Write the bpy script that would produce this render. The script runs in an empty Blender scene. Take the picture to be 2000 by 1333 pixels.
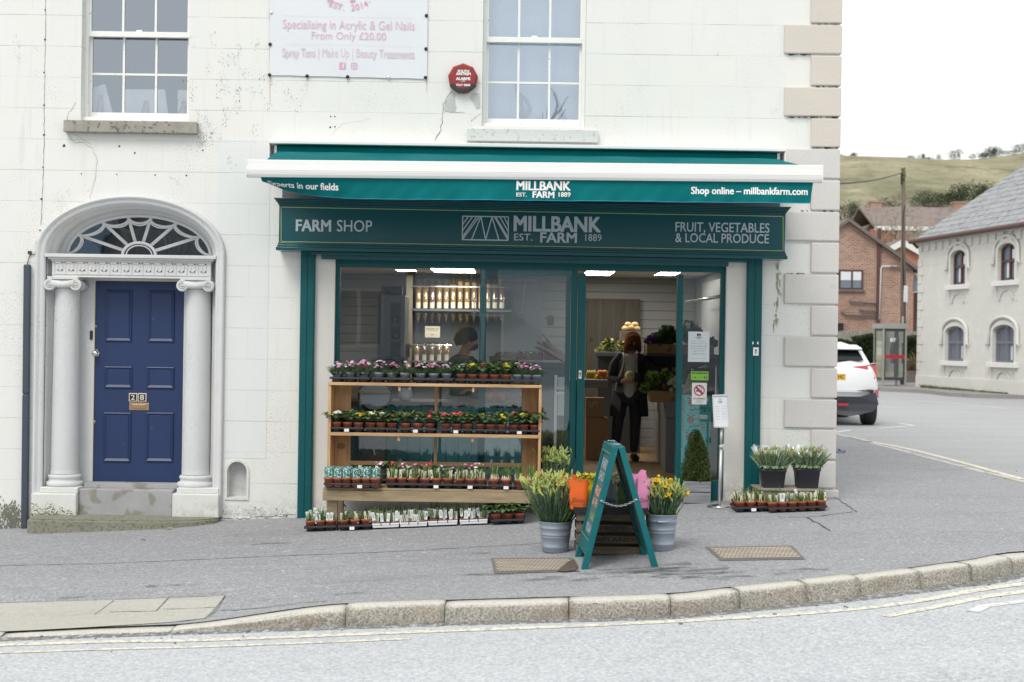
import bpy, bmesh, math, random
from mathutils import Vector, Matrix, noise
R = math.radians
random.seed(7)
SC = bpy.context.scene
COL = SC.collection
# camera
FPX = 2777.8          # focal length in pixels of the 2000 px wide photograph (50 mm on 36 mm)
DIST = 13.89          # camera to facade plane (y = 0)
EYE = 1.593
ROLL = 0.0145
cam_data = bpy.data.cameras.new('camera')
cam = bpy.data.objects.new('camera', cam_data)
COL.objects.link(cam)
cam_data.lens = 50
cam_data.sensor_width = 36
cam_data.clip_end = 3000
cam_data.clip_start = 0.1
c_, s_ = math.cos(ROLL), math.sin(ROLL)
cam.matrix_world = Matrix(((c_, -s_, 0, 0), (0, 0, -1, -DIST), (s_, c_, 0, EYE), (0, 0, 0, 1)))
cam_data.dof.use_dof = True
cam_data.dof.focus_distance = 13.3
cam_data.dof.aperture_fstop = 2.8
SC.camera = cam
# sky, sun, exposure
SUN_EL, SUN_AZ = R(52), R(205)      # azimuth clockwise from +y: behind the camera, a little to its left
world = bpy.data.worlds.new('World')
SC.world = world
world.use_nodes = True
wt = world.node_tree
wt.nodes.clear()
w_out = wt.nodes.new('ShaderNodeOutputWorld')
w_bg = wt.nodes.new('ShaderNodeBackground')
w_bg.inputs['Strength'].default_value = 0.11
w_sky = wt.nodes.new('ShaderNodeTexSky')
w_sky.sky_type = 'NISHITA'
w_sky.sun_disc = False
w_sky.sun_elevation = SUN_EL
w_sky.sun_rotation = SUN_AZ
w_sky.dust_density = 3.0
w_tc = wt.nodes.new('ShaderNodeTexCoord')
w_map = wt.nodes.new('ShaderNodeMapping')
w_map.inputs['Scale'].default_value = (1.0, 1.0, 2.6)
w_noise = wt.nodes.new('ShaderNodeTexNoise')
w_noise.inputs['Scale'].default_value = 2.2
w_noise.inputs['Detail'].default_value = 6
w_ramp = wt.nodes.new('ShaderNodeValToRGB')
w_ramp.color_ramp.elements[0].position = 0.30
w_ramp.color_ramp.elements[0].color = (0.72, 0.72, 0.72, 1)
w_ramp.color_ramp.elements[1].position = 0.62
w_ramp.color_ramp.elements[1].color = (1, 1, 1, 1)
w_mix = wt.nodes.new('ShaderNodeMixRGB')
w_mix.inputs['Color2'].default_value = (7.6, 7.7, 7.55, 1)     # the cloud layer
wt.links.new(w_tc.outputs['Generated'], w_map.inputs['Vector'])
wt.links.new(w_map.outputs['Vector'], w_noise.inputs['Vector'])
wt.links.new(w_noise.outputs['Fac'], w_ramp.inputs['Fac'])
wt.links.new(w_ramp.outputs['Color'], w_mix.inputs['Fac'])
wt.links.new(w_sky.outputs['Color'], w_mix.inputs['Color1'])
wt.links.new(w_mix.outputs['Color'], w_bg.inputs['Color'])
wt.links.new(w_bg.outputs['Background'], w_out.inputs['Surface'])
sun_data = bpy.data.lights.new('sun', 'SUN')
sun_data.energy = 1.2
sun_data.angle = R(25)
sun_data.color = (1.0, 0.97, 0.92)
sun = bpy.data.objects.new('sun', sun_data)
COL.objects.link(sun)
_sd = Vector((math.sin(SUN_AZ) * math.cos(SUN_EL), math.cos(SUN_AZ) * math.cos(SUN_EL), math.sin(SUN_EL)))
sun.rotation_euler = _sd.to_track_quat('Z', 'Y').to_euler()
sun.location = _sd * 50
SC.view_settings.view_transform = 'Standard'
SC.view_settings.look = 'None'
SC.view_settings.exposure = 0.62
SC.view_settings.gamma = 1.0
try:
 SC.cycles.max_bounces = 8
 SC.cycles.transparent_max_bounces = 12
 SC.cycles.use_denoising = True
except Exception:
 pass
# from the photograph's pixels to places
def ray(px, py):
 dx, dy = px - 1000.0, py - 666.5
 u = dx * c_ + dy * s_
 v = dy * c_ - dx * s_
 return u / FPX, -v / FPX            # x and z per metre of depth
def P(px, py, Y=0.0):
 rx, rz = ray(px, py)
 d = Y + DIST
 return Vector((rx * d, Y, EYE + rz * d))
def PX(px, py, Y=0.0): return P(px, py, Y).x
def PZ(px, py, Y=0.0): return P(px, py, Y).z
def sstep(a, b, x):
 t = min(1.0, max(0.0, (x - a) / (b - a)))
 return t * t * (3 - 2 * t)
def softx(x):
 return x if x < 3.2 else 3.2 + (x - 3.2) * 0.15
KERB_Y = -4.3
def pav_z(x, y):
 z = 0.053 * softx(x) - 0.05 + 0.022 * max(min(y, 0.0), -5.0)
 z -= 0.105 * (1 - sstep(-2.35, -1.05, x)) * (1 - sstep(-4.15, -3.1, y))      # dropped kerb on the left
 return z
def road_z(x, y):
 return 0.053 * softx(x) - 0.05 + 0.022 * max(min(y, 0.0), -4.3) - 0.125 + 0.012 * max(0.0, -4.3 - y)
def ground(px, py, fn=pav_z):
 rx, rz = ray(px, py)
 lo, hi = 2.0, 400.0
 d = lo
 step = 0.02
 while d < hi:
  if EYE + rz * d <= fn(rx * d, d - DIST):
   break
  d += step
  if d > 30: step = 0.1
 return Vector((rx * d, d - DIST, fn(rx * d, d - DIST)))
# helpers
ORG = {}
def link(o):
 COL.objects.link(o)
 return o
def tag(o, label=None, cat=None, group=None, kind=None):
 if label: o['label'] = label
 if cat: o['category'] = cat
 if group: o['group'] = group
 if kind: o['kind'] = kind
 return o
def thing(name, label, cat, loc=(0, 0, 0), rz=0.0, group=None):
 o = link(bpy.data.objects.new(name, None))
 o.location = loc
 o.rotation_euler = (0, 0, rz)
 o.empty_display_size = 0.1
 ORG[o.name] = Vector(loc)
 return tag(o, label, cat, group)
class MB:
 def __init__(s):
  s.bm = bmesh.new()
  s.mi = 0
 def _f(s, vs, smooth=False):
  try:
   f = s.bm.faces.new(vs)
  except ValueError:
   return None
  f.material_index = s.mi
  f.smooth = smooth
  return f
 def add(s, verts, faces, fn=None, smooth=False):
  bv = [s.bm.verts.new(fn(v) if fn else v) for v in verts]
  for f in faces:
   s._f([bv[i] for i in f], smooth)
  return bv
 def hexa(s, p, bev=0.0, seg=2):
  """eight corners: bottom ring 0-3, top ring 4-7"""
  v = [s.bm.verts.new(q) for q in p]
  fs = [s._f([v[i] for i in f]) for f in ((3, 2, 1, 0), (4, 5, 6, 7), (0, 1, 5, 4), (1, 2, 6, 5), (2, 3, 7, 6), (3, 0, 4, 7))]
  if bev > 0:
   es = list({e for f in fs if f for e in f.edges})
   r = bmesh.ops.bevel(s.bm, geom=es, offset=bev, segments=seg, affect='EDGES', profile=0.5, clamp_overlap=True)
   for f in r['faces']:
    f.material_index = s.mi
  return s
 def box(s, x0, x1, y0, y1, z0, z1, bev=0.0, M=None):
  x0, x1 = min(x0, x1), max(x0, x1); y0, y1 = min(y0, y1), max(y0, y1); z0, z1 = min(z0, z1), max(z0, z1)
  p = [Vector(q) for q in ((x0, y0, z0), (x1, y0, z0), (x1, y1, z0), (x0, y1, z0), (x0, y0, z1), (x1, y0, z1), (x1, y1, z1), (x0, y1, z1))]
  if M is not None: p = [M @ q for q in p]
  return s.hexa(p, bev)
 def prism(s, pts, a, b, axis='y', smooth=False):
  """polygon pts extruded along an axis; pts are (x,z) for y, (x,y) for z, (y,z) for x"""
  def m(p, t):
   return {'y': (p[0], t, p[1]), 'z': (p[0], p[1], t), 'x': (t, p[0], p[1])}[axis]
  v0 = [s.bm.verts.new(m(p, a)) for p in pts]
  v1 = [s.bm.verts.new(m(p, b)) for p in pts]
  s._f(v0[::-1]); s._f(v1)
  n = len(pts)
  for i in range(n):
   s._f([v0[i], v0[(i + 1) % n], v1[(i + 1) % n], v1[i]], smooth)
  return s
 def lathe(s, prof, c=(0, 0, 0), seg=20, M=None, cap0=True, cap1=True, smooth=True):
  c = Vector(c)
  rings = []
  for r, z in prof:
   ring = []
   for k in range(seg):
    a = 2 * math.pi * k / seg
    q = Vector((r * math.cos(a), r * math.sin(a), z))
    if M is not None: q = M @ q
    ring.append(s.bm.verts.new(q + c))
   rings.append(ring)
  for i in range(len(rings) - 1):
   for k in range(seg):
    s._f([rings[i][k], rings[i][(k + 1) % seg], rings[i + 1][(k + 1) % seg], rings[i + 1][k]], smooth)
  if cap0: s._f(rings[0][::-1])
  if cap1: s._f(rings[-1])
  return s
 def tube(s, pts, r, seg=8, cap=True, smooth=True, flat=1.0):
  pts = [Vector(p) for p in pts]
  n = len(pts)
  rr = r if isinstance(r, (list, tuple)) else [r] * n
  rings = []
  up = None
  for i in range(n):
   t = (pts[min(i + 1, n - 1)] - pts[max(i - 1, 0)])
   if t.length < 1e-9: t = Vector((0, 0, 1))
   t.normalize()
   if up is None:
    up = Vector((0, 0, 1)) if abs(t.z) < 0.9 else Vector((1, 0, 0))
   a = t.cross(up)
   if a.length < 1e-6: a = t.orthogonal()
   a.normalize()
   b = a.cross(t).normalized()
   up = b
   ring = [s.bm.verts.new(pts[i] + (a * math.cos(2 * math.pi * k / seg) + b * math.sin(2 * math.pi * k / seg) * flat) * rr[i]) for k in range(seg)]
   rings.append(ring)
  for i in range(n - 1):
   for k in range(seg):
    s._f([rings[i][k], rings[i][(k + 1) % seg], rings[i + 1][(k + 1) % seg], rings[i + 1][k]], smooth)
  if cap:
   s._f(rings[0][::-1]); s._f(rings[-1])
  return s
 def ball(s, c, r, seg=10, rings=7, sc=(1, 1, 1), M=None):
  prof = []
  for i in range(1, rings):
   a = math.pi * i / rings
   prof.append((r * math.sin(a), -r * math.cos(a)))
  c = Vector(c)
  S = Matrix.Diagonal((sc[0], sc[1], sc[2])).to_3x3()
  MM = (M.to_3x3() @ S) if M is not None else S
  return s.lathe(prof, c, seg, MM)
 def sheet(s, grid, smooth=True, M=None):
  """grid[i][j] of points"""
  vv = [[s.bm.verts.new(p) for p in row] for row in grid]
  for i in range(len(vv) - 1):
   for j in range(len(vv[0]) - 1):
    s._f([vv[i][j], vv[i][j + 1], vv[i + 1][j + 1], vv[i + 1][j]], smooth)
  return s
 def quad(s, a, b, c, d, smooth=False):
  s._f([s.bm.verts.new(q) for q in (a, b, c, d)], smooth)
  return s
 def mesh(s, name, mats, shift=None, recalc=True):
  if recalc:
   bmesh.ops.recalc_face_normals(s.bm, faces=s.bm.faces[:])
  if shift is not None:
   bmesh.ops.translate(s.bm, verts=s.bm.verts[:], vec=-Vector(shift))
  me = bpy.data.meshes.new(name)
  s.bm.to_mesh(me)
  s.bm.free()
  for m in (mats if isinstance(mats, (list, tuple)) else [mats]):
   me.materials.append(m)
  return me
 def build(s, name, mats, parent=None, local=False, org=None, recalc=True, label=None):
  """links ONE mesh object; shapes are given in world coordinates unless local"""
  if parent is not None:
   o0 = Vector((0, 0, 0)) if local else ORG[parent.name]
  else:
   o0 = Vector(org) if org is not None else Vector((0, 0, 0))
  me = s.mesh(name, mats, None if o0.length == 0 else o0, recalc)
  o = link(bpy.data.objects.new(name, me))
  if parent is not None:
   o.parent = parent
   ORG[o.name] = ORG[parent.name]
  else:
   o.location = o0
   ORG[o.name] = o0
  if label: o['label'] = label
  return o
def mesh_of_curve(cu):
 ob = bpy.data.objects.new('tmp', cu)
 COL.objects.link(ob)
 dg = bpy.context.evaluated_depsgraph_get()
 dg.update()
 me = bpy.data.meshes.new_from_object(ob.evaluated_get(dg))
 vs = [v.co.copy() for v in me.vertices]
 fs = [tuple(p.vertices) for p in me.polygons]
 bpy.data.objects.remove(ob)
 bpy.data.curves.remove(cu)
 bpy.data.meshes.remove(me)
 return vs, fs
def plate(outer, holes=(), thick=0.0):
 """flat plate with holes: (x, y) outlines, thickness along z centred on 0"""
 cu = bpy.data.curves.new('tmp', 'CURVE')
 cu.dimensions = '2D'
 cu.fill_mode = 'BOTH'
 cu.extrude = thick / 2
 for loop in [outer] + list(holes):
  sp = cu.splines.new('POLY')
  sp.points.add(len(loop) - 1)
  for i, p in enumerate(loop):
   sp.points[i].co = (p[0], p[1], 0, 1)
  sp.use_cyclic_u = True
 return mesh_of_curve(cu)
def to_xz(ymid):
 return lambda v: Vector((v.x, ymid - v.z, v.y))
_tcache = {}
def text_geo(body, bold=0.0, ext=0.001, shear=0.0, space=1.0, res=3):
 key = (body, bold, ext, shear, space, res)
 if key not in _tcache:
  cu = bpy.data.curves.new('tmp', 'FONT')
  cu.body = body
  cu.size = 1.0
  cu.offset = bold
  cu.shear = shear
  cu.space_character = space
  cu.resolution_u = res
  cu.fill_mode = 'FRONT' if ext == 0 else 'BOTH'
  cu.extrude = 0
  vs, fs = mesh_of_curve(cu)
  x0 = min(v.x for v in vs); x1 = max(v.x for v in vs)
  y0 = min(v.y for v in vs); y1 = max(v.y for v in vs)
  _tcache[key] = (vs, fs, x0, x1, y0, y1)
 return _tcache[key]
def put_text(mb, body, fn, x0, x1, z0, z1, bold=0.0, shear=0.0, space=1.0):
 """letters filling the box x0..x1, z0..z1 (z0 = lowest ink); fn maps (x, z) to a point"""
 vs, fs, a0, a1, b0, b1 = text_geo(body, 0.0, 0, shear, space)
 e = bold
 a0 -= e; a1 += e; b0 -= e * 0.6; b1 += e * 0.6
 sx = (x1 - x0) / (a1 - a0); sz = (z1 - z0) / (b1 - b0)
 shifts = [(0, 0)] if bold <= 0 else [(-e, -e * .6), (e, -e * .6), (-e, e * .6), (e, e * .6), (0, 0)]
 for i, (ox, oz) in enumerate(shifts):          # heavier letters: strokes laid over one another, each a hair prouder
  mb.add(vs, fs, lambda v: fn(x0 + (v.x + ox - a0) * sx, z0 + (v.y + oz - b0) * sz) + Vector((0, -0.00025 * i, 0)))
def put_text_h(mb, body, fn, xc, z0, h, bold=0.0, space=1.0, maxw=None, align=0.5):
 """letters of ink height h, natural width (or at most maxw), placed about xc"""
 vs, fs, a0, a1, b0, b1 = text_geo(body, 0.0, 0, 0.0, space)
 k = h / (b1 - b0)
 w = (a1 - a0) * k
 if maxw and w > maxw: w = maxw
 put_text(mb, body, fn, xc - w * align, xc + w * (1 - align), z0, z0 + h, bold, 0.0, space)
def on_y(Y):
 return lambda x, z: Vector((x, Y, z))
# materials
def srgb(r, g, b):
 f = lambda c: (c / 255 / 12.92) if c / 255 <= 0.04045 else ((c / 255 + 0.055) / 1.055) ** 2.4
 return (f(r), f(g), f(b))
class NT:
 def __init__(s, name):
  s.m = bpy.data.materials.new(name)
  s.m.use_nodes = True
  s.t = s.m.node_tree
  s.t.nodes.clear()
  s.out = s.n('ShaderNodeOutputMaterial')
 def n(s, kind, **kw):
  x = s.t.nodes.new(kind)
  for k, v in kw.items():
   if hasattr(x, k) and k not in x.inputs:
    setattr(x, k, v)
   else:
    x.inputs[k].default_value = v
  return x
 def l(s, a, b):
  s.t.links.new(a, b)
 def pos(s, scale=(1, 1, 1), obj=False):
  if obj:
   g = s.n('ShaderNodeTexCoord').outputs['Object']
  else:
   g = s.n('ShaderNodeNewGeometry').outputs['Position']
  m = s.n('ShaderNodeMapping')
  m.inputs['Scale'].default_value = scale
  s.l(g, m.inputs['Vector'])
  return m.outputs['Vector']
 def noise(s, vec, scale, detail=3, rough=0.55):
  x = s.n('ShaderNodeTexNoise')
  x.inputs['Scale'].default_value = scale
  x.inputs['Detail'].default_value = detail
  x.inputs['Roughness'].default_value = rough
  s.l(vec, x.inputs['Vector'])
  return x.outputs['Fac']
 def ramp(s, fac, a, b, ca=(0, 0, 0), cb=(1, 1, 1)):
  x = s.n('ShaderNodeValToRGB')
  x.color_ramp.elements[0].position = a
  x.color_ramp.elements[1].position = b
  x.color_ramp.elements[0].color = (*ca, 1)
  x.color_ramp.elements[1].color = (*cb, 1)
  s.l(fac, x.inputs['Fac'])
  return x.outputs['Color']
 def mix(s, fac, a, b, kind='MIX'):
  x = s.n('ShaderNodeMixRGB')
  x.blend_type = kind
  for key, v in (('Fac', fac), ('Color1', a), ('Color2', b)):
   if hasattr(v, 'is_linked'):
    s.l(v, x.inputs[key])
   elif isinstance(v, (tuple, list)):
    x.inputs[key].default_value = (*v[:3], 1)
   else:
    x.inputs[key].default_value = v
  return x.outputs['Color']
 def math(s, op, a, b=0.0, clamp=False):
  x = s.n('ShaderNodeMath')
  x.operation = op
  x.use_clamp = clamp
  for i, v in enumerate((a, b)):
   if hasattr(v, 'is_linked'): s.l(v, x.inputs[i])
   else: x.inputs[i].default_value = v
  return x.outputs[0]
 def bsdf(s, color, rough=0.6, metal=0.0, spec=0.4, bump=None, bstr=0.3, bdist=0.01, coat=0.0, trans=0.0, sss=0.0):
  b = s.n('ShaderNodeBsdfPrincipled')
  for key, v in (('Base Color', color), ('Roughness', rough), ('Metallic', metal)):
   if hasattr(v, 'is_linked'): s.l(v, b.inputs[key])
   elif isinstance(v, (tuple, list)): b.inputs[key].default_value = (*v[:3], 1)
   else: b.inputs[key].default_value = v
  b.inputs['Specular IOR Level'].default_value = spec
  b.inputs['Coat Weight'].default_value = coat
  b.inputs['Transmission Weight'].default_value = trans
  if bump is not None:
   u = s.n('ShaderNodeBump')
   u.inputs['Strength'].default_value = bstr
   u.inputs['Distance'].default_value = bdist
   s.l(bump, u.inputs['Height'])
   s.l(u.outputs['Normal'], b.inputs['Normal'])
  s.l(b.outputs['BSDF'], s.out.inputs['Surface'])
  return b
def c3(c, k): return tuple(min(1.0, x * k) for x in c)
def paint(name, col, rough=0.5, var=0.12, scale=3.0, metal=0.0, spec=0.4, bump=0.0, bscale=60, obj=False, coat=0.0, speck=None, rand=0.0):
 n = NT(name)
 v = n.pos((1, 1, 1), obj)
 f = n.noise(v, scale, 4)
 c = n.mix(f, c3(col, 1 - var), c3(col, 1 + var))
 if speck:
  amt, sc, colr = speck
  g = n.noise(v, sc, 2)
  k = n.ramp(g, 1 - amt - 0.03, 1 - amt + 0.03)
  c = n.mix(k, c, colr)
 if rand > 0:
  oi = n.n('ShaderNodeObjectInfo')
  c = n.mix(1.0, c, n.ramp(oi.outputs['Random'], 0, 1, (1 - rand,) * 3, (1 + 0 * rand,) * 3), 'MULTIPLY')
 bp = n.noise(v, bscale, 3) if bump > 0 else None
 n.bsdf(c, rough, metal, spec, bp, bump, 0.01, coat)
 return n.m
def leafm(name, col, col2, scale=30, rough=0.55, obj=True):
 n = NT(name)
 v = n.pos((1, 1, 1), obj)
 f = n.noise(v, scale, 2)
 oi = n.n('ShaderNodeObjectInfo')
 c = n.mix(n.ramp(f, 0.35, 0.65), col, col2)
 c = n.mix(1.0, c, n.ramp(oi.outputs['Random'], 0, 1, (0.75, 0.75, 0.75), (1, 1, 1)), 'MULTIPLY')
 b = n.bsdf(c, rough, 0, 0.3)
 tr = n.n('ShaderNodeBsdfTranslucent')
 n.l(c, tr.inputs['Color'])
 mx = n.n('ShaderNodeMixShader')
 mx.inputs[0].default_value = 0.25
 n.l(b.outputs['BSDF'], mx.inputs[1]); n.l(tr.outputs['BSDF'], mx.inputs[2])
 n.l(mx.outputs[0], n.out.inputs['Surface'])
 return n.m
def glass(name, refl=0.12, tint=(1, 1, 1), rtint=(1, 1, 1), bump=0.0):
 n = NT(name)
 tr = n.n('ShaderNodeBsdfTransparent')
 tr.inputs['Color'].default_value = (*tint, 1)
 gl = n.n('ShaderNodeBsdfGlossy')
 gl.inputs['Roughness'].default_value = 0.01
 gl.inputs['Color'].default_value = (*rtint, 1)
 if bump > 0:
  u = n.n('ShaderNodeBump')
  u.inputs['Strength'].default_value = bump
  u.inputs['Distance'].default_value = 0.004
  n.l(n.noise(n.pos(), 2.2, 1), u.inputs['Height'])
  n.l(u.outputs['Normal'], gl.inputs['Normal'])
 lw = n.n('ShaderNodeLayerWeight')
 lw.inputs['Blend'].default_value = 0.25
 f = n.math('ADD', n.math('MULTIPLY', lw.outputs['Fresnel'], 0.6), refl, True)
 mx = n.n('ShaderNodeMixShader')
 n.l(f, mx.inputs[0])
 n.l(tr.outputs[0], mx.inputs[1]); n.l(gl.outputs[0], mx.inputs[2])
 n.l(mx.outputs[0], n.out.inputs['Surface'])
 return n.m
def emit(name, col, s):
 n = NT(name)
 e = n.n('ShaderNodeEmission')
 e.inputs['Color'].default_value = (*col, 1)
 e.inputs['Strength'].default_value = s
 n.l(e.outputs[0], n.out.inputs['Surface'])
 return n.m
M = {}
# the limewashed facade: scored ashlar joints, mould specks, streaks, rust
def wall_mat(name, base, joints=True, mould=1.0, foot=0.7):
 n = NT(name)
 g = n.n('ShaderNodeNewGeometry').outputs['Position']
 sep = n.n('ShaderNodeSeparateXYZ'); n.l(g, sep.inputs[0])
 cmb = n.n('ShaderNodeCombineXYZ')
 n.l(sep.outputs[0], cmb.inputs[0])
 n.l(n.math('ADD', sep.outputs[2], 20.135), cmb.inputs[1])
 v = n.pos()
 big = n.noise(v, 0.7, 4)
 mid = n.noise(v, 3.5, 5)
 fine = n.noise(v, 45, 3)
 streak = n.noise(n.pos((9, 9, 0.7)), 1.0, 5, 0.65)
 c = n.mix(big, c3(base, 0.955), c3(base, 1.03))
 c = n.mix(n.math('MULTIPLY', n.ramp(mid, 0.40, 0.75), 0.22), c, c3((0.74, 0.76, 0.77), 1.0))
 sm = n.math('MULTIPLY', n.ramp(streak, 0.56, 0.74), n.ramp(big, 0.42, 0.62))
 c = n.mix(n.math('MULTIPLY', sm, 0.32 * mould), c, (0.42, 0.43, 0.42))
 ym = n.math('MULTIPLY', n.ramp(n.noise(n.pos((1, 1, 0.5)), 1.3, 3), 0.56, 0.75), 0.25)
 c = n.mix(ym, c, (0.80, 0.76, 0.62))
 pv = n.pos((1, 1, 0.55))
 sp = n.noise(pv, 95, 4, 0.7)
 patch = n.noise(n.pos((1, 1, 0.8)), 1.15, 5, 0.7)
 spm = n.math('MULTIPLY', n.ramp(sp, 0.555, 0.66), n.ramp(patch, 0.49, 0.67))
 c = n.mix(n.math('MULTIPLY', spm, 0.85 * mould), c, (0.19, 0.20, 0.19))
 hgt = fine
 if joints:
  br = n.n('ShaderNodeTexBrick')
  br.inputs['Scale'].default_value = 1.0
  br.inputs['Brick Width'].default_value = 0.86
  br.inputs['Row Height'].default_value = 0.303
  br.inputs['Mortar Size'].default_value = 0.0035
  br.inputs['Mortar Smooth'].default_value = 0.3
  br.offset = 0.5
  n.l(cmb.outputs[0], br.inputs['Vector'])
  row = n.math('ABSOLUTE', n.math('SUBTRACT', n.math('FRACT', n.math('DIVIDE', n.math('ADD', sep.outputs[2], 20.135), 0.303)), 0.5))
  rl = n.ramp(n.math('ADD', row, n.math('MULTIPLY', n.noise(v, 30, 3), 0.010)), 0.489, 0.500)
  jm = n.math('MULTIPLY', rl, n.ramp(n.noise(n.pos((1, 1, 2.5)), 1.3, 5, 0.7), 0.44, 0.66))
  c = n.mix(n.math('MULTIPLY', br.outputs['Fac'], 0.16), c, (0.45, 0.46, 0.45))
  c = n.mix(n.math('MULTIPLY', jm, 0.75), c, (0.30, 0.31, 0.30))
  hgt = n.math('SUBTRACT', n.math('MULTIPLY', fine, 0.35), n.math('MULTIPLY', br.outputs['Fac'], 0.7))
 zr = n.math('SUBTRACT', sep.outputs[2], n.math('MULTIPLY', sep.outputs[0], 0.053))
 low = n.ramp(n.math('ADD', zr, n.math('MULTIPLY', mid, 0.5)), 0.12, 0.42, (1, 1, 1), (0, 0, 0))
 lowm = n.math('MULTIPLY', low, n.ramp(n.noise(v, 14, 4, 0.7), 0.42, 0.56))
 c = n.mix(n.math('MULTIPLY', lowm, foot), c, (0.22, 0.22, 0.16))
 n.bsdf(c, 0.85, 0, 0.25, hgt, 0.35, 0.01)
 return n.m
M['wall'] = wall_mat('white_wall', (0.735, 0.738, 0.712))
M['wall_smooth'] = wall_mat('render_patch', (0.70, 0.722, 0.715), True, 0.2)
M['surround'] = wall_mat('doorway_paint', (0.60, 0.608, 0.618), False, 0.9)
M['pier'] = wall_mat('shop_pier', (0.72, 0.70, 0.66), False, 0.2)
M['plinth'] = wall_mat('plinth_paint', (0.66, 0.67, 0.65), False, 0.9)
M['quoin_tan'] = paint('quoin_tan', (0.595, 0.55, 0.495), 0.85, 0.07, 2.5, bump=0.35, bscale=40, speck=(0.29, 9, (0.54, 0.50, 0.45)))
M['quoin_grey'] = paint('quoin_grey', (0.595, 0.58, 0.56), 0.85, 0.07, 2.5, bump=0.35, bscale=40, speck=(0.29, 9, (0.55, 0.545, 0.53)))
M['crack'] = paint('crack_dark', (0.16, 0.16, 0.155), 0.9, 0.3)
M['bolt'] = paint('bolt_dark', (0.05, 0.05, 0.05), 0.6)
M['exposed'] = paint('exposed_render', (0.50, 0.505, 0.50), 0.95, 0.25, 12, bump=0.8, bscale=50)
M['rust'] = paint('rust_stain', (0.62, 0.52, 0.40), 0.9, 0.2)
M['sill_stone'] = paint('sill_stone', (0.33, 0.31, 0.27), 0.9, 0.35, 9, bump=0.6, bscale=70, speck=(0.40, 28, (0.15, 0.15, 0.13)))
M['sill_white'] = paint('sill_white', (0.58, 0.60, 0.59), 0.8, 0.1, 5, bump=0.3, bscale=50, speck=(0.36, 22, (0.45, 0.47, 0.44)))
M['step_stone'] = paint('step_stone', (0.36, 0.365, 0.37), 0.9, 0.22, 4, bump=0.5, bscale=70, speck=(0.42, 5, (0.26, 0.25, 0.22)))
M['step_moss'] = paint('step_moss', (0.245, 0.243, 0.198), 0.95, 0.35, 3, bump=0.7, bscale=60, speck=(0.42, 30, (0.16, 0.17, 0.10)))
M['moss'] = paint('moss', (0.20, 0.24, 0.08), 0.95, 0.5, 40, bump=0.9, bscale=120)
M['sash'] = paint('sash_paint', (0.80, 0.80, 0.77), 0.55, 0.05, 6, speck=(0.29, 26, (0.42, 0.40, 0.38)))
M['win_glass'] = glass('window_glass', 0.30, (0.92, 0.95, 1.0), (0.82, 0.90, 1.0), 0.25)
M['fan_glass'] = glass('fanlight_glass', 0.26, (0.35, 0.42, 0.5), (0.62, 0.78, 1.0), 1.0)
M['shop_glass'] = glass('shop_glass', 0.095, (0.93, 0.96, 0.96), (0.95, 0.98, 1.0), 0.05)
M['blind'] = paint('roller_blind', (0.62, 0.70, 0.77), 0.8, 0.05, 2)
M['room'] = paint('room_wall', (0.34, 0.40, 0.52), 0.9, 0.1, 1)
M['canvas'] = paint('artist_canvas', (0.80, 0.81, 0.82), 0.8, 0.04)
M['easel'] = paint('easel_wood', (0.55, 0.45, 0.40), 0.7, 0.1)
M['door_blue'] = paint('door_blue', (0.014, 0.033, 0.106), 0.42, 0.14, 3, spec=0.45, bump=0.08, bscale=30, speck=(0.235, 11, (0.07, 0.11, 0.24)))
M['weather'] = paint('weatherstrip', (0.62, 0.56, 0.33), 0.7)
M['chrome'] = paint('chrome', (0.75, 0.76, 0.78), 0.2, 0.03, metal=1.0)
M['brass'] = paint('brass', (0.42, 0.28, 0.17), 0.38, 0.2, 20, metal=0.8)
M['black'] = paint('black_plastic', (0.018, 0.019, 0.022), 0.5, 0.15, 8)
M['white'] = paint('white_print', (0.82, 0.82, 0.82), 0.6, 0.02)
M['pipe'] = paint('pipe_grey', (0.055, 0.072, 0.098), 0.45, 0.12)
M['green'] = paint('shop_green', (0.003, 0.088, 0.098), 0.45, 0.16, 4, spec=0.28, bump=0.06, bscale=25, speck=(0.28, 40, (0.03, 0.15, 0.16)))
M['fascia'] = paint('fascia_green', (0.008, 0.078, 0.092), 0.20, 0.12, 3, spec=0.5, bump=0.05, bscale=14)
M['lead'] = paint('lead_flashing', (0.12, 0.125, 0.14), 0.6, 0.15)
M['gold'] = paint('gold_line', (0.34, 0.44, 0.17), 0.5, 0.1)
M['silver'] = paint('sign_silver', (0.47, 0.54, 0.58), 0.4, 0.06, 3)
M['frame_white'] = paint('awning_white', (0.78, 0.78, 0.77), 0.35, 0.03)
M['awn_top'] = paint('awning_cloth', (0.003, 0.138, 0.147), 0.85, 0.16, 3, spec=0.1, bump=0.8, bscale=5)
M['alu'] = paint('aluminium', (0.55, 0.56, 0.57), 0.45, 0.1, metal=0.6)
M['banner'] = paint('banner_vinyl', (0.68, 0.70, 0.735), 0.45, 0.03, 1.5)
M['pink'] = paint('banner_pink', (0.70, 0.475, 0.56), 0.5, 0.05)
M['pink_d'] = paint('banner_pink_icon', (0.70, 0.36, 0.49), 0.5, 0.05)
M['pink_l'] = paint('banner_pink_pale', (0.68, 0.54, 0.60), 0.5, 0.05)
M['alarm_red'] = paint('alarm_red', (0.28, 0.035, 0.035), 0.35, 0.25, 10)
M['alarm_dark'] = paint('alarm_dark', (0.045, 0.05, 0.055), 0.4, 0.3, 12)
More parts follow.
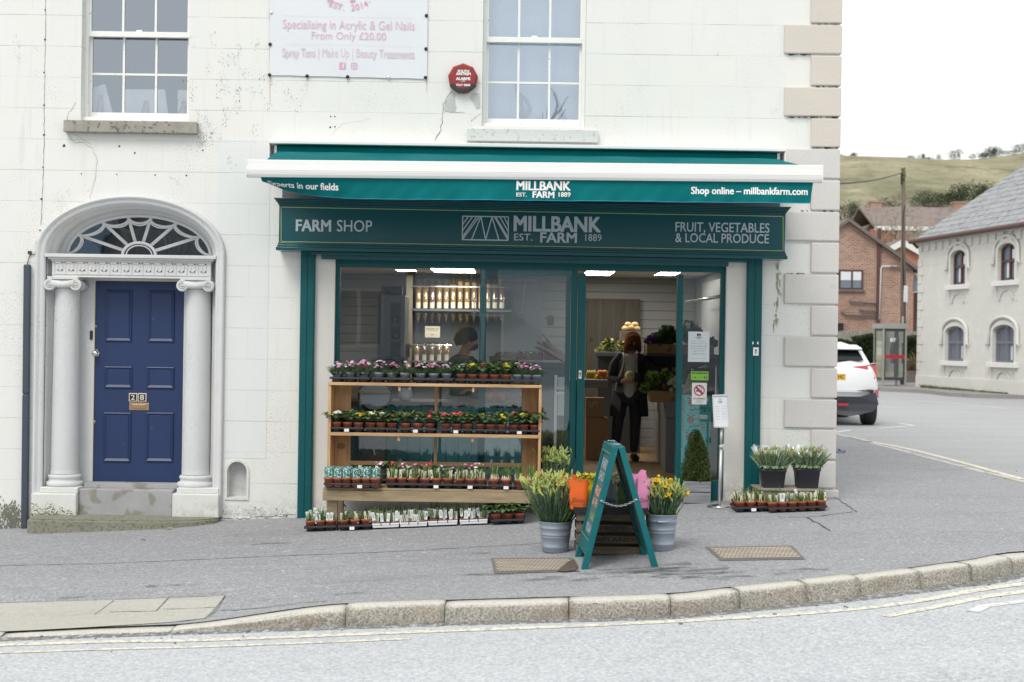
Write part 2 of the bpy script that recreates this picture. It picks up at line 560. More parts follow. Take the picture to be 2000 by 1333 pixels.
def asphalt(name, base, dark, light, gscale, contrast, stain=0.5, bstr=0.2, gum=0.0):
 n = NT(name)
 v = n.pos()
 vo = n.n('ShaderNodeTexVoronoi')
 vo.inputs['Scale'].default_value = gscale
 n.l(v, vo.inputs['Vector'])
 sepc = n.n('ShaderNodeSeparateColor'); n.l(vo.outputs['Color'], sepc.inputs[0])
 big = n.noise(v, 0.55, 5, 0.6)
 fine = n.noise(v, gscale * 0.5, 3, 0.7)
 c = n.mix(big, c3(base, 0.86), c3(base, 1.12))
 g = n.math('ADD', n.math('MULTIPLY', sepc.outputs[0], 0.55), n.math('MULTIPLY', fine, 0.45))
 c = n.mix(n.math('MULTIPLY', n.ramp(g, 0.52, 0.30, (0, 0, 0), (1, 1, 1)), 0), c, dark)
 c = n.mix(n.math('MULTIPLY', n.ramp(g, 0.30, 0.46, (1, 1, 1), (0, 0, 0)), contrast), c, dark)
 c = n.mix(n.math('MULTIPLY', n.ramp(g, 0.60, 0.78), contrast), c, light)
 st = n.noise(n.pos((0.35, 1.6, 1)), 1.5, 5, 0.65)
 c = n.mix(n.math('MULTIPLY', n.ramp(st, 0.58, 0.70), 0.45 * stain), c, dark)
 wt_ = n.noise(n.pos((3.0, 12, 1)), 2.2, 3, 0.6)
 c = n.mix(n.math('MULTIPLY', n.ramp(wt_, 0.61, 0.68), 0.40 * stain), c, light)
 fs_2 = n.noise(n.pos((0.7, 7, 1)), 3.0, 4, 0.65)
 c = n.mix(n.math('MULTIPLY', n.ramp(fs_2, 0.60, 0.68), 0.35 * stain), c, dark)
 tr_ = n.noise(n.pos((0.04, 1.1, 1)), 1.0, 3, 0.5)
 c = n.mix(n.math('MULTIPLY', n.ramp(tr_, 0.40, 0.62), 0.20), c, c3(base, 1.25))
 if gum > 0:
  g2 = n.n('ShaderNodeTexVoronoi'); g2.inputs['Scale'].default_value = 4.5
  n.l(n.pos((1, 1, 0)), g2.inputs['Vector'])
  sg = n.n('ShaderNodeSeparateColor'); n.l(g2.outputs['Color'], sg.inputs[0])
  gm = n.math('MULTIPLY', n.ramp(g2.outputs['Distance'], 0.06, 0.10, (1, 1, 1), (0, 0, 0)), n.ramp(sg.outputs[1], 0.55, 0.6))
  c = n.mix(n.math('MULTIPLY', gm, gum), c, light)
 n.bsdf(c, 0.9, 0, 0.2, g, bstr, 0.004)
 return n.m
M['pave'] = asphalt('pavement_asphalt', (0.290, 0.294, 0.312), (0.165, 0.165, 0.172), (0.55, 0.55, 0.54), 85, 0.48, 0.8, 0.25, 0.8)
M['road'] = asphalt('road_chippings', (0.45, 0.468, 0.49), (0.23, 0.245, 0.265), (0.68, 0.69, 0.68), 68, 0.56, 0.15, 0.12)
M['road2'] = asphalt('side_road', (0.37, 0.375, 0.385), (0.17, 0.175, 0.185), (0.44, 0.44, 0.44), 60, 0.35, 0.35)
M['concrete'] = asphalt('concrete_pavement', (0.42, 0.41, 0.37), (0.28, 0.275, 0.25), (0.54, 0.53, 0.49), 90, 0.30, 0.8)
M['tar'] = paint('tar_line', (0.10, 0.10, 0.105), 0.8, 0.3, 20)
def damp_mat():
 n = NT('damp_patch')
 v = n.pos((0.45, 1.6, 1))
 f = n.ramp(n.noise(v, 5.5, 5, 0.7), 0.46, 0.62)
 b = n.bsdf((0.155, 0.155, 0.165), 0.7, 0, 0.3)
 t = n.n('ShaderNodeBsdfTransparent')
 x = n.n('ShaderNodeMixShader')
 n.l(n.math('MULTIPLY', f, 0.55), x.inputs[0]); n.l(t.outputs[0], x.inputs[1]); n.l(b.outputs[0], x.inputs[2])
 n.l(x.outputs[0], n.out.inputs['Surface'])
 return n.m
M['wet'] = damp_mat()
M['yellow_line'] = paint('yellow_line', (0.72, 0.67, 0.53), 0.8, 0.1, 5, speck=(0.46, 24, (0.44, 0.44, 0.43)))
M['white_line'] = paint('white_line', (0.66, 0.66, 0.63), 0.8, 0.1, 5, speck=(0.40, 24, (0.42, 0.43, 0.43)))
def silt_mat():
 n = NT('gutter_silt')
 f = n.ramp(n.noise(n.pos(), 22, 5, 0.75), 0.40, 0.58)
 b = n.bsdf(n.mix(n.noise(n.pos(), 120, 2), (0.12, 0.115, 0.105), (0.30, 0.29, 0.27)), 0.95, 0, 0.2)
 t = n.n('ShaderNodeBsdfTransparent')
 x = n.n('ShaderNodeMixShader')
 n.l(f, x.inputs[0]); n.l(t.outputs[0], x.inputs[1]); n.l(b.outputs[0], x.inputs[2])
 n.l(x.outputs[0], n.out.inputs['Surface'])
 return n.m
M['silt'] = silt_mat()
M['grit'] = paint('road_grit', (0.16, 0.16, 0.16), 0.9, 0.4, 30)
def kerb_mat():
 n = NT('kerb_granite')
 v = n.pos()
 gr = n.noise(v, 75, 3, 0.7)
 big = n.noise(v, 3.2, 4, 0.6)
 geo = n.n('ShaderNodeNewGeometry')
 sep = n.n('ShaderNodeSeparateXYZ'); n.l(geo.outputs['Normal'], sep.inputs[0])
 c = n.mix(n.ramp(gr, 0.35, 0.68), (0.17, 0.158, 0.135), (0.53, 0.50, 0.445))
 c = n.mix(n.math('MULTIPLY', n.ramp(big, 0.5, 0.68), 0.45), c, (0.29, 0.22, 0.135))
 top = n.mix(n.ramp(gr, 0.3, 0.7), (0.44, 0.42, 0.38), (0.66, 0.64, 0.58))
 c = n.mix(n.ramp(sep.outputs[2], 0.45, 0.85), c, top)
 n.bsdf(c, 0.9, 0, 0.25, n.noise(v, 38, 4, 0.7), 0.9, 0.012)
 return n.m
M['kerb'] = kerb_mat()
M['iron'] = paint('cover_iron', (0.24, 0.205, 0.17), 0.75, 0.25, 8, metal=0.1)
M['iron_d'] = paint('cover_dark', (0.17, 0.16, 0.15), 0.85, 0.3, 8)
def wood(name, a, b, scale=(14, 14, 1.4), rough=0.65, knots=True):
 n = NT(name)
 f = n.noise(n.pos(scale, True), 2.2, 5, 0.6)
 c = n.mix(n.ramp(f, 0.32, 0.70), a, b)
 if knots:
  k = n.noise(n.pos((1, 1, 1), True), 5.5, 1)
  c = n.mix(n.math('MULTIPLY', n.ramp(k, 0.70, 0.76), 0.7), c, c3(a, 0.4))
 oi = n.n('ShaderNodeObjectInfo')
 c = n.mix(1.0, c, n.ramp(oi.outputs['Random'], 0, 1, (0.82,) * 3, (1, 1, 1)), 'MULTIPLY')
 n.bsdf(c, rough, 0, 0.3, f, 0.2, 0.005)
 return n.m
M['pine_v'] = wood('pine_upright', (0.47, 0.265, 0.125), (0.68, 0.43, 0.235))
M['pine_h'] = wood('pine_board', (0.47, 0.275, 0.13), (0.68, 0.45, 0.25), (1.4, 14, 14))
M['bench_wood'] = wood('bench_beam', (0.26, 0.20, 0.125), (0.44, 0.34, 0.21), (1.2, 14, 14))
M['crate_wood'] = wood('crate_wood', (0.095, 0.077, 0.058), (0.22, 0.175, 0.13), (1.4, 16, 16), 0.8)
M['grey_wood'] = wood('weathered_wood', (0.20, 0.205, 0.225), (0.36, 0.365, 0.385), (1.3, 14, 18), 0.85, False)
M['pallet'] = wood('pallet_wood', (0.26, 0.23, 0.19), (0.42, 0.37, 0.31), (1.3, 14, 14), 0.85)
M['terra'] = paint('terracotta', (0.38, 0.115, 0.06), 0.7, 0.12, 8, obj=True, rand=0.25)
M['greypot'] = paint('grey_pot', (0.23, 0.25, 0.295), 0.55, 0.1, 8, obj=True, rand=0.15)
M['soil'] = paint('potting_soil', (0.035, 0.027, 0.02), 0.95, 0.4, 60, obj=True, bump=0.9)
M['tray'] = paint('tray_black', (0.034, 0.036, 0.046), 0.42, 0.2, 10, obj=True)
M['tray_w'] = paint('tray_white', (0.74, 0.76, 0.80), 0.45, 0.06, 6, obj=True)
M['label'] = paint('price_label', (0.80, 0.80, 0.80), 0.6, 0.03)
M['tagwhite'] = paint('tag_white', (0.76, 0.80, 0.80), 0.5, 0.06, 60, obj=True)
M['tagyellow'] = paint('tag_cream', (0.76, 0.78, 0.58), 0.5, 0.08, 60, obj=True)
M['tagpink'] = paint('tag_photo', (0.60, 0.52, 0.42), 0.5, 0.3, 90, obj=True)
M['teal_card'] = paint('teal_card', (0.02, 0.20, 0.18), 0.4, 0.2, 60, obj=True, speck=(0.46, 70, (0.70, 0.76, 0.76)))
M['leaf_d'] = leafm('leaf_dianthus', (0.05, 0.10, 0.045), (0.13, 0.20, 0.10))
M['leaf_p'] = leafm('leaf_primrose', (0.07, 0.15, 0.055), (0.19, 0.29, 0.13))
M['leaf_b'] = leafm('leaf_bulb', (0.07, 0.16, 0.04), (0.19, 0.30, 0.09))
M['leaf_w'] = leafm('leaf_pale', (0.28, 0.36, 0.14), (0.46, 0.50, 0.25))
M['leaf_daf'] = leafm('leaf_daffodil', (0.075, 0.15, 0.085), (0.19, 0.29, 0.18))
M['bud'] = leafm('daffodil_bud', (0.40, 0.50, 0.14), (0.66, 0.66, 0.20))
M['bulbskin'] = paint('bulb_skin', (0.55, 0.42, 0.30), 0.5, 0.3, 30, obj=True)
M['leaf_t'] = leafm('leaf_tulip', (0.16, 0.25, 0.14), (0.33, 0.43, 0.27))
M['leaf_box'] = leafm('leaf_box', (0.045, 0.085, 0.022), (0.18, 0.24, 0.08), 60)
FL = {}
for nm, col in (('pink', (0.62, 0.27, 0.42)), ('white', (0.70, 0.70, 0.67)), ('crimson', (0.42, 0.018, 0.06)), ('red', (0.30, 0.012, 0.02)),
    ('yellow', (0.70, 0.52, 0.03)), ('orange', (0.80, 0.27, 0.015)), ('purple', (0.07, 0.03, 0.25)), ('cream', (0.78, 0.76, 0.42)), ('magenta', (0.42, 0.03, 0.20))):
 FL[nm] = paint('petal_' + nm, col, 0.6, 0.15, 60, obj=True)
M['galv'] = paint('galvanised', (0.30, 0.345, 0.41), 0.45, 0.15, 9, metal=0.45, obj=True)
M['bucket_black'] = paint('bucket_black', (0.036, 0.040, 0.052), 0.45, 0.15, 8)
M['teal_paint'] = paint('board_teal', (0.003, 0.118, 0.132), 0.45, 0.14, 6, spec=0.3, bump=0.1, bscale=25, speck=(0.28, 50, (0.06, 0.25, 0.26)))
M['chalk'] = paint('board_panel', (0.07, 0.15, 0.16), 0.5, 0.2, 5)
M['board_back'] = paint('board_back', (0.14, 0.16, 0.17), 0.5, 0.2, 9)
M['chain'] = paint('chain_steel', (0.42, 0.43, 0.42), 0.35, 0.05, metal=0.7)
for nm, col in (('bag_orange', (0.80, 0.135, 0.015)), ('bag_yellow', (0.76, 0.66, 0.015)), ('bag_grey', (0.27, 0.29, 0.33)), ('bag_green', (0.10, 0.175, 0.045)), ('bag_pink', (0.74, 0.28, 0.50))):
 M[nm] = paint(nm, col, 0.6, 0.1, 5, bump=0.35, bscale=9)
M['cello'] = glass('cellophane', 0.035, (0.96, 0.98, 0.97), (1, 1, 1), 0.0)
# ground, road, pavement
def offset_curve(pts, d):
 out = []
 n = len(pts)
 for i in range(n):
  t = (pts[min(i + 1, n - 1)] - pts[max(i - 1, 0)]).normalized()
  nrm = Vector((-t.y, t.x))          # to the left of travel: into the pavement
  out.append(pts[i] + nrm * d)
 return out
def catmull(pts, step=0.12):
 out = []
 P_ = [2 * pts[0] - pts[1]] + pts + [2 * pts[-1] - pts[-2]]
 for i in range(1, len(P_) - 2):
  a, b, c, d = P_[i - 1], P_[i], P_[i + 1], P_[i + 2]
  n = max(2, int((c - b).length / step))
  for k in range(n):
   t = k / n
   out.append(0.5 * ((2 * b) + (c - a) * t + (2 * a - 5 * b + 4 * c - d) * t * t + (3 * b - a - 3 * c + d) * t ** 3))
 out.append(pts[-1])
 return out
kfoot = [ground(px, py, road_z) for px, py in ((0, 1247), (400, 1233), (675, 1223), (868, 1217), (1000, 1213), (1310, 1203), (1445, 1191), (1682, 1166), (1900, 1137), (2000, 1118))]
kc = [Vector((-16, kfoot[0].y + 0.02)), Vector((-9, kfoot[0].y + 0.01))] + [Vector((q.x, q.y)) for q in kfoot]
kc += [Vector((4.45, -3.05)), Vector((5.15, -2.1)), Vector((5.55, -0.9)), Vector((5.68, 0.6)), Vector((5.68, 2.0)), Vector((5.5, 9.5)), Vector((5.3, 16)), Vector((5.2, 30))]
KC = catmull(kc, 0.12)
KIN = offset_curve(KC, 0.15)
m = MB()
grid = []
NT_ = 26
for i, k in enumerate(KIN):
 if k.y < -0.4 and k.x < 3.0:
  inner = Vector((k.x, 0.12))
 else:
  t = sstep(-4.0, 1.0, k.y)
  inner = Vector((3.0, 0.12 + max(0.0, k.y - 0.12) * sstep(0.0, 1.5, k.y)))
 row = []
 for j in range(NT_ + 1):
  q = k.lerp(inner, j / NT_)
  row.append(Vector((q.x, q.y, pav_z(q.x, q.y))))
 grid.append(row)
m.sheet(grid)
pavement = tag(m.build('pavement', M['pave']), kind='structure')
m = MB()
xs = [-60, -40, -25, -16, -12, -9, -7, -6, -5, -4, -3, -2, -1, 0, 1, 2, 3, 3.2, 4, 5, 6, 8, 10, 13, 17, 22, 30, 45, 70]
ys = [-60, -40, -25, -16, -12, -9, -7, -6, -5, -4.3, -3.5, -2.5, -1, 0, 1.5, 3, 6, 10, 15, 20, 28, 36, 45, 60, 90]
m.sheet([[Vector((x, y, road_z(x, y))) for x in xs] for y in ys])
road = tag(m.build('road', M['road']), kind='structure')
m = MB()
def flat_strip(m, left, right, fn, dz):
 m.sheet([[Vector((a.x, a.y, fn(a.x, a.y) + dz)) for a in left], [Vector((b.x, b.y, fn(b.x, b.y) + dz)) for b in right]])
def line_on(m, pts, w, fn, dz, step=0.25):
 pts = catmull([Vector((p[0], p[1])) for p in pts], step)
 flat_strip(m, offset_curve(pts, w / 2), offset_curve(pts, -w / 2), fn, dz)
sx = [5.0, 6, 7, 8.5, 10, 12, 14, 17, 22, 30]
sy = [-2.6, -1, 0.5, 2, 4, 7, 10, 14, 18, 22, 27, 32, 38, 46]
m.sheet([[Vector((x, y, road_z(x, y) + 0.004)) for x in sx] for y in sy])
tag(m.build('side_road', M['road2']), kind='structure')
m = MB()
m.sheet([[Vector((x, y, -1.2 if y < 60 else -0.6)) for x in (-900, -300, -60, 60, 300, 900)] for y in (-500, -120, 0, 60, 120, 400, 1500)])
tag(m.build('ground', paint('field_ground', (0.13, 0.13, 0.07), 0.95, 0.3, 0.05)), kind='structure')
def arc_len(c):
 out = [0.0]
 for i in range(1, len(c)): out.append(out[-1] + (c[i] - c[i - 1]).length)
 return out
KL = arc_len(KC)
def kerb_s(px, py):
 g = ground(px, py, road_z)
 return min(range(len(KC)), key=lambda i: (KC[i] - Vector((g.x, g.y))).length)
joints = [kerb_s(px, py) for px, py in ((675, 1223), (868, 1217), (1118, 1210), (1310, 1203), (1445, 1191), (1585, 1178), (1687, 1165), (1795, 1152), (1900, 1137), (1975, 1122))]
first = joints[0]
idx = [0]
while idx[-1] + 8 < first: idx.append(idx[-1] + 8)
idx[-1] = first
idx = idx + joints[1:]
while idx[-1] + 8 < len(KC) - 1: idx.append(idx[-1] + 8)
m = MB()
rk = random.Random(5)
for a, b in zip(idx[:-1], idx[1:]):
 seg = []
 dz = rk.uniform(-0.011, 0.007)
 do = rk.uniform(-0.008, 0.008)
 n = max(3, (b - a) * 2)
 for k in range(n + 1):
  f = a + (b - a) * k / n
  e = 0.0025 / max(0.05, (KL[b] - KL[a])) * (b - a)
  f = min(max(f, a + e), b - e)
  i = int(f); t = f - i
  j = min(i + 1, len(KC) - 1)
  o = KC[i].lerp(KC[j], t); inn = KIN[i].lerp(KIN[j], t)
  nn = (inn - o).normalized()
  o = o - nn * do
  zt = pav_z(o.x, o.y) + dz + 0.004
  zb = road_z(o.x, o.y) - 0.08
  endr = 0.007 if k in (0, n) else 0.0
  w = 0.16
  prof = [(0.0, zb), (0.002, zb + 0.08)]
  hh = max(0.008, zt - zb - 0.08)
  for fr in (0.25, 0.5, 0.75):
   prof.append((0.004 + 0.012 * fr, zb + 0.08 + hh * fr))
  prof += [(0.020 + endr, zt - min(0.022, hh * 0.4)), (0.028 + endr, zt - 0.009 - endr * 0.4), (0.046, zt - 0.002 - endr * 0.4), (0.09, zt - endr * 0.3), (w, zt - endr * 0.3), (w, zb)]
  ring = []
  for q, z in prof:
   pp = o + nn * q
   nz = (noise.noise(Vector((pp.x * 13, pp.y * 13, z * 13))) * 0.013 + noise.noise(Vector((pp.x * 4, pp.y * 4, z * 5))) * 0.024) * (1 if 0.001 < q < 0.06 else 0.3)
   ring.append(Vector((pp.x - nn.x * nz, pp.y - nn.y * nz, z + nz * 0.3)))
  seg.append(ring)
 vv = [[m.bm.verts.new(p) for p in r] for r in seg]
 for i in range(len(vv) - 1):
  for j in range(len(vv[0])):
   jj = (j + 1) % len(vv[0])
   m._f([vv[i][j], vv[i][jj], vv[i + 1][jj], vv[i + 1][j]], True)
 m._f(vv[0][::-1]); m._f(vv[-1])
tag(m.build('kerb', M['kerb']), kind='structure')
m = MB()
flat_strip(m, KC, offset_curve(KC, -0.13), road_z, 0.0022)
tag(m.build('gutter_silt', M['silt']), kind='structure')
def on_road(px, py):
 g = ground(px, py, road_z); return (g.x, g.y)
m = MB()
ya = [(-16, kfoot[0].y - 0.22), (-9, kfoot[0].y - 0.22), on_road(0, 1262), on_road(400, 1252), on_road(800, 1236), on_road(1200, 1221), on_road(1500, 1205), on_road(1700, 1188), on_road(1850, 1166), on_road(2000, 1142), (4.9, -3.3), (5.6, -2.2)]
line_on(m, ya, 0.085, road_z, 0.0035)
yb = [(-16, kfoot[0].y - 0.42), (-9, kfoot[0].y - 0.42), on_road(0, 1277), on_road(400, 1265), on_road(800, 1250)]
line_on(m, yb, 0.05, road_z, 0.0035)
yc = [on_road(1730, 1205), on_road(1850, 1183), on_road(2000, 1157), (5.1, -3.5), (5.8, -2.3)]
line_on(m, yc, 0.085, road_z, 0.0035)
yd = [on_road(2000, 938), on_road(1850, 897), on_road(1760, 875), on_road(1640, 853)]
line_on(m, yd, 0.11, road_z, 0.0075)
tag(m.build('yellow_line_marking', M['yellow_line']), kind='structure')
m = MB()
line_on(m, [on_road(1632, 846), on_road(1662, 841)], 0.11, road_z, 0.008)
line_on(m, [on_road(1714, 838), on_road(1790, 832)], 0.11, road_z, 0.008)
line_on(m, [on_road(1758, 828), on_road(1786, 832.5)], 0.10, road_z, 0.0085)
line_on(m, [on_road(1788, 783), on_road(1880, 791), on_road(1965, 799)], 0.10, road_z, 0.008)
line_on(m, [on_road(1900, 1196), on_road(2000, 1176), (5.4, -4.0)], 0.09, road_z, 0.004)
tag(m.build('white_line_marking', M['white_line']), kind='structure')
m = MB()
def pv(px, py):
 g = ground(px, py, pav_z); return (g.x, g.y)
def crackline(m, pxs, w, dz=0.004, jit=0.012, seed=1, fn=pav_z):
 rr = random.Random(seed)
 pts = [Vector(pv(*p)) for p in pxs]
 c = catmull(pts, 0.06)
 L, Rr = [], []
 n = len(c)
 for i, q in enumerate(c):
  t = (c[min(i + 1, n - 1)] - c[max(i - 1, 0)]).normalized()
  nn = Vector((-t.y, t.x))
  o = rr.uniform(-jit, jit)
  ww = w * rr.uniform(0.35, 1.0) / 2
  L.append(q + nn * (o + ww)); Rr.append(q + nn * (o - ww))
 flat_strip(m, L, Rr, fn, dz)
crackline(m, [(0, 1107), (250, 1100), (500, 1089), (750, 1079), (1000, 1066), (1130, 1058)], 0.016, seed=1)
crackline(m, [(1520, 1011), (1590, 1010), (1665, 1001)], 0.020, seed=2)
crackline(m, [(1578, 1012), (1600, 1025), (1622, 1039)], 0.024, seed=3)
crackline(m, [(1630, 972), (1650, 985), (1672, 1001)], 0.016, seed=4)
crackline(m, [(430, 1195), (520, 1188), (640, 1176)], 0.012, seed=6)
tag(m.build('pavement_crack', M['tar']), kind='structure')
m = MB()
def blob(m, pxc, pyc, wpx, hpx, seed, dz=0.0045, slope=-0.04):
 rr = random.Random(seed)
 c = Vector(pv(pxc, pyc))
 e = Vector(pv(pxc + wpx / 2, pyc + slope * wpx / 2)) - c
 f = Vector(pv(pxc, pyc - hpx / 2)) - c
 n = 22
 ring = []
 for k in range(n):
  a = 2 * math.pi * k / n
  r = 1 + rr.uniform(-0.35, 0.25)
  q = c + e * math.cos(a) * r + f * math.sin(a) * r
  ring.append(m.bm.verts.new(Vector((q.x, q.y, pav_z(q.x, q.y) + dz))))
 m._f(ring)
for q in ((529, 1064, 80, 6, 1), (423, 1134, 30, 3, 3), (620, 1075, 40, 3, 8), (980, 1122, 200, 5, 4), (1085, 1143, 130, 6, 5), (1330, 1114, 170, 30, 6), (1400, 1124, 150, 18, 7), (1230, 1120, 190, 22, 27),
          (1090, 1136, 240, 16, 9), (1560, 1118, 120, 12, 33), (1515, 1116, 40, 8, 10), (1475, 1113, 24, 5, 11), (1210, 1124, 140, 5, 12), (330, 1144, 120, 4, 13), (140, 1170, 55, 6, 14), (800, 1097, 30, 3, 15), (930, 1082, 60, 3, 16), (700, 1160, 120, 3, 17), (560, 1171, 150, 3, 18)):
 blob(m, *q)
tag(m.build('damp_patch_on_pavement', M['wet']), kind='structure')
m = MB()
cpoly = [pv(-260, 1184), pv(0, 1181), pv(440, 1166), pv(418, 1198), pv(395, 1212), pv(200, 1226), pv(0, 1236), pv(-260, 1246)]
lo = [pv(-260, 1184), pv(0, 1181), pv(220, 1174), pv(440, 1166)]
hi = [pv(-260, 1244), pv(0, 1236), pv(200, 1226), pv(400, 1210)]
A = catmull([Vector(p) for p in lo], 0.2); B = catmull([Vector(p) for p in hi], 0.2)
n_ = min(len(A), len(B))
rows = []
for t in (0, .2, .4, .6, .8, 1):
 row = []
 for i in range(n_):
  a = A[int(i * (len(A) - 1) / (n_ - 1))]; b = B[int(i * (len(B) - 1) / (n_ - 1))]
  q = a.lerp(b, t)
  row.append(Vector((q.x, q.y, pav_z(q.x, q.y) + 0.005)))
 rows.append(row)
m.sheet(rows)
tag(m.build('concrete_pavement', M['concrete']), kind='structure')
m = MB()
for seed, ln in ((21, [(0, 1181), (220, 1174), (440, 1166)]), (22, [(440, 1166), (418, 1198), (398, 1211)]), (23, [(222, 1176), (185, 1204)]), (24, [(330, 1170), (305, 1196)]), (25, [(215, 1198), (305, 1196)]), (26, [(318, 1193), (420, 1190)])):
 crackline(m, ln, 0.008, 0.009, 0.002, seed)
tag(m.build('pavement_joint', M['tar']), kind='structure')
m = MB()
rg = random.Random(9)
for i in range(1500):
 k = rg.randrange(60, len(KC) - 60)
 o = KC[k]; nn = (KIN[k] - o).normalized()
 q = o - nn * (abs(rg.gauss(0.0, 0.05)) if i % 3 else abs(rg.gauss(0.02, 0.22))) - nn * 0.012
 s = rg.uniform(0.003, 0.009) if rg.random() < 0.9 else rg.uniform(0.009, 0.016)
 z = road_z(q.x, q.y) + s * 0.3
 m.ball((q.x, q.y, z), s, 5, 4, (1, rg.uniform(0.7, 1.3), 0.6))
tag(m.build('gravel', M['grit']), kind='stuff')
# the corner building
bld = thing('white_building', 'large white rendered corner building with quoins, blue front door and green shopfront', 'building', (0, 0, 0))
XR = 3.155
def ell(xc, zc, a, b, n=40, t0=0.0, t1=math.pi):
 return [(xc + a * math.cos(t0 + (t1 - t0) * k / n), zc + b * math.sin(t0 + (t1 - t0) * k / n)) for k in range(n + 1)]
LW = (PX(158.5, 150), PX(369.5, 150), PZ(270, 236), PZ(270, 236) + 1.95)
RW = (PX(942, 150), PX(1144, 150), PZ(1043, 248), PZ(1043, 248) + 1.95)
DXC = PX(256, 500); DSP = PZ(256, 497)
DA, DB = 0.83, 0.49
door_hole = [(DXC + DA, -0.6), (DXC + DA, DSP)] + ell(DXC, DSP, DA, DB)[1:-1] + [(DXC - DA, DSP), (DXC - DA, -0.6)]
SX0, SX1 = PX(651, 750), PX(1416, 750)
SZ1 = PZ(1035, 507)
shop_hole = [(SX0, -0.5), (SX1, -0.5), (SX1, SZ1), (SX0, SZ1)]
rect = lambda r: [(r[0], r[2]), (r[1], r[2]), (r[1], r[3]), (r[0], r[3])]
NX, NZ0, NZ1 = PX(463, 930), PZ(463, 972), PZ(463, 921)
niche_hole = [(NX - 0.095, NZ0), (NX + 0.095, NZ0), (NX + 0.095, NZ1)] + ell(NX, NZ1, 0.095, 0.095, 14)[1:-1] + [(NX - 0.095, NZ1)]
m = MB()
vs, fs = plate([(-9.6, -0.9), (XR, -0.9), (XR, 6.8), (-9.6, 6.8)], [rect(LW), rect(RW), door_hole, shop_hole, niche_hole], 0.34)
m.add(vs, fs, to_xz(0.17))
wall = m.build('wall', M['wall'], bld)
m = MB()
m.box(XR - 0.34, XR, 0.3405, 9.0, -0.9, 6.8)
m.box(-9.6, -9.26, 0.3405, 9.0, -0.9, 6.8)
m.box(-9.6, XR, 9.0, 9.3, -0.9, 6.8)
m.box(-9.55, XR - 0.05, 0.05, 9.2, 6.8, 6.95)  # unseen slab added to close the top against light leaks
m.build('side_wall', M['wall'], bld)
m = MB()
m.prism([(-0.4, 6.8), (-0.4, 6.98), (4.6, 9.4), (9.7, 6.98), (9.7, 6.8), (4.6, 9.2)], -9.9, XR + 0.3, 'x')  # unseen roof, added to keep light from leaking into the rooms
m.build('roof', paint('added_roof_slate', (0.10, 0.105, 0.12), 0.7, 0.2, 5), bld)
m = MB()
px0 = PX(424, 400)
m.box(px0, PX(528, 300), -0.003, 0.01, PZ(424, 895), PZ(470, 273))
m.build('render_patch', M['wall_smooth'], bld)
qz = [-85, -14, 48, 108, 170, 230, 290, 351, 413, 473, 535, 596, 657, 718, 779, 838, 899, 955]
for i in range(len(qz) - 1):
 top, bot = qz[i], qz[i + 1]
 long_ = i % 2 == 0
 xl = PX(1531 if long_ else 1583, (top + bot) / 2)
 if i == 16: xl = PX(1560, 925)
 mb = MB()
 rr = random.Random(40 + i)
 mb.box(xl, XR + 0.022, -0.026, 0.25 if long_ else 0.55, PZ(1600, bot) + 0.008, PZ(1600, top) - 0.008, 0.012)
 mb.build('quoin', M['quoin_tan'] if top < 290 else M['quoin_grey'], bld, label='tan painted corner stone' if top < 290 else None)
m = MB()
m.box(PX(1490, 960), XR + 0.05, -0.04, 0.4, -0.6, PZ(1600, 957), 0.01)
m.build('corner_base_stone', M['quoin_grey'], bld)
def under(px0, px1, py, n):  # dark flecks below the stones: mould, with the underside shading drawn in
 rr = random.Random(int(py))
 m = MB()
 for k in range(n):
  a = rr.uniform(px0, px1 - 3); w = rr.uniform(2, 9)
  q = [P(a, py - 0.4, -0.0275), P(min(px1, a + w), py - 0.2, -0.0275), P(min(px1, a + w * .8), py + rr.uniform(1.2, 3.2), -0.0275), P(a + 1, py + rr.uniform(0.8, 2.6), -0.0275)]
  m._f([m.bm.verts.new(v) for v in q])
 m.build('mould_and_shade', M['crack'], bld)
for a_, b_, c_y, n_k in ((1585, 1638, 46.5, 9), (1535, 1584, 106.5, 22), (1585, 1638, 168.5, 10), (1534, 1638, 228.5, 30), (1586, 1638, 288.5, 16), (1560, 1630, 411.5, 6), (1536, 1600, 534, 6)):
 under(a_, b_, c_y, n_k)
def flecks(name, cx, cy, sx, sy, n, seed, r0=0.4, r1=1.1, matl='crack'):
 rr = random.Random(seed)
 m = MB()
 cl = [(rr.gauss(cx, sx), rr.gauss(cy, sy)) for _ in range(max(3, n // 14))]
 for k in range(n):
  a, b = rr.choice(cl)
  x, y = a + rr.gauss(0, 5), b + rr.gauss(0, 9)
  r = rr.uniform(r0, r1) * (1 if rr.random() < .9 else 1.6); h = r * rr.uniform(1.0, 3.2)
  Yk = -0.0036 - 0.0002 * rr.random()
  m._f([m.bm.verts.new(P(x + u * r * .5, y + v * h * .5, Yk)) for u, v in ((-1, -.3), (0, -1), (1, -.2), (.6, .8), (-.5, 1))])
 m.build(name, M[matl], bld)
flecks('mould_fleck', 430, 170, 50, 60, 420, 1)
flecks('mould_fleck', 402, 272, 12, 12, 160, 2)
flecks('mould_fleck', 40, 92, 14, 16, 60, 3, 0.3, 0.8)
flecks('mould_fleck', 130, 395, 22, 25, 90, 4, 0.3, 0.8)
flecks('mould_fleck', 550, 195, 30, 40, 130, 5)
flecks('mould_fleck', 1350, 215, 110, 60, 90, 6, 0.3, 0.7)
flecks('mould_fleck', 20, 1010, 12, 14, 420, 7, 0.8, 3.0)
flecks('algae_fleck', 20, 1000, 14, 14, 160, 8, 0.8, 2.6, 'moss')
flecks('mould_fleck', 500, 1004, 45, 4, 150, 9, 0.5, 1.4)
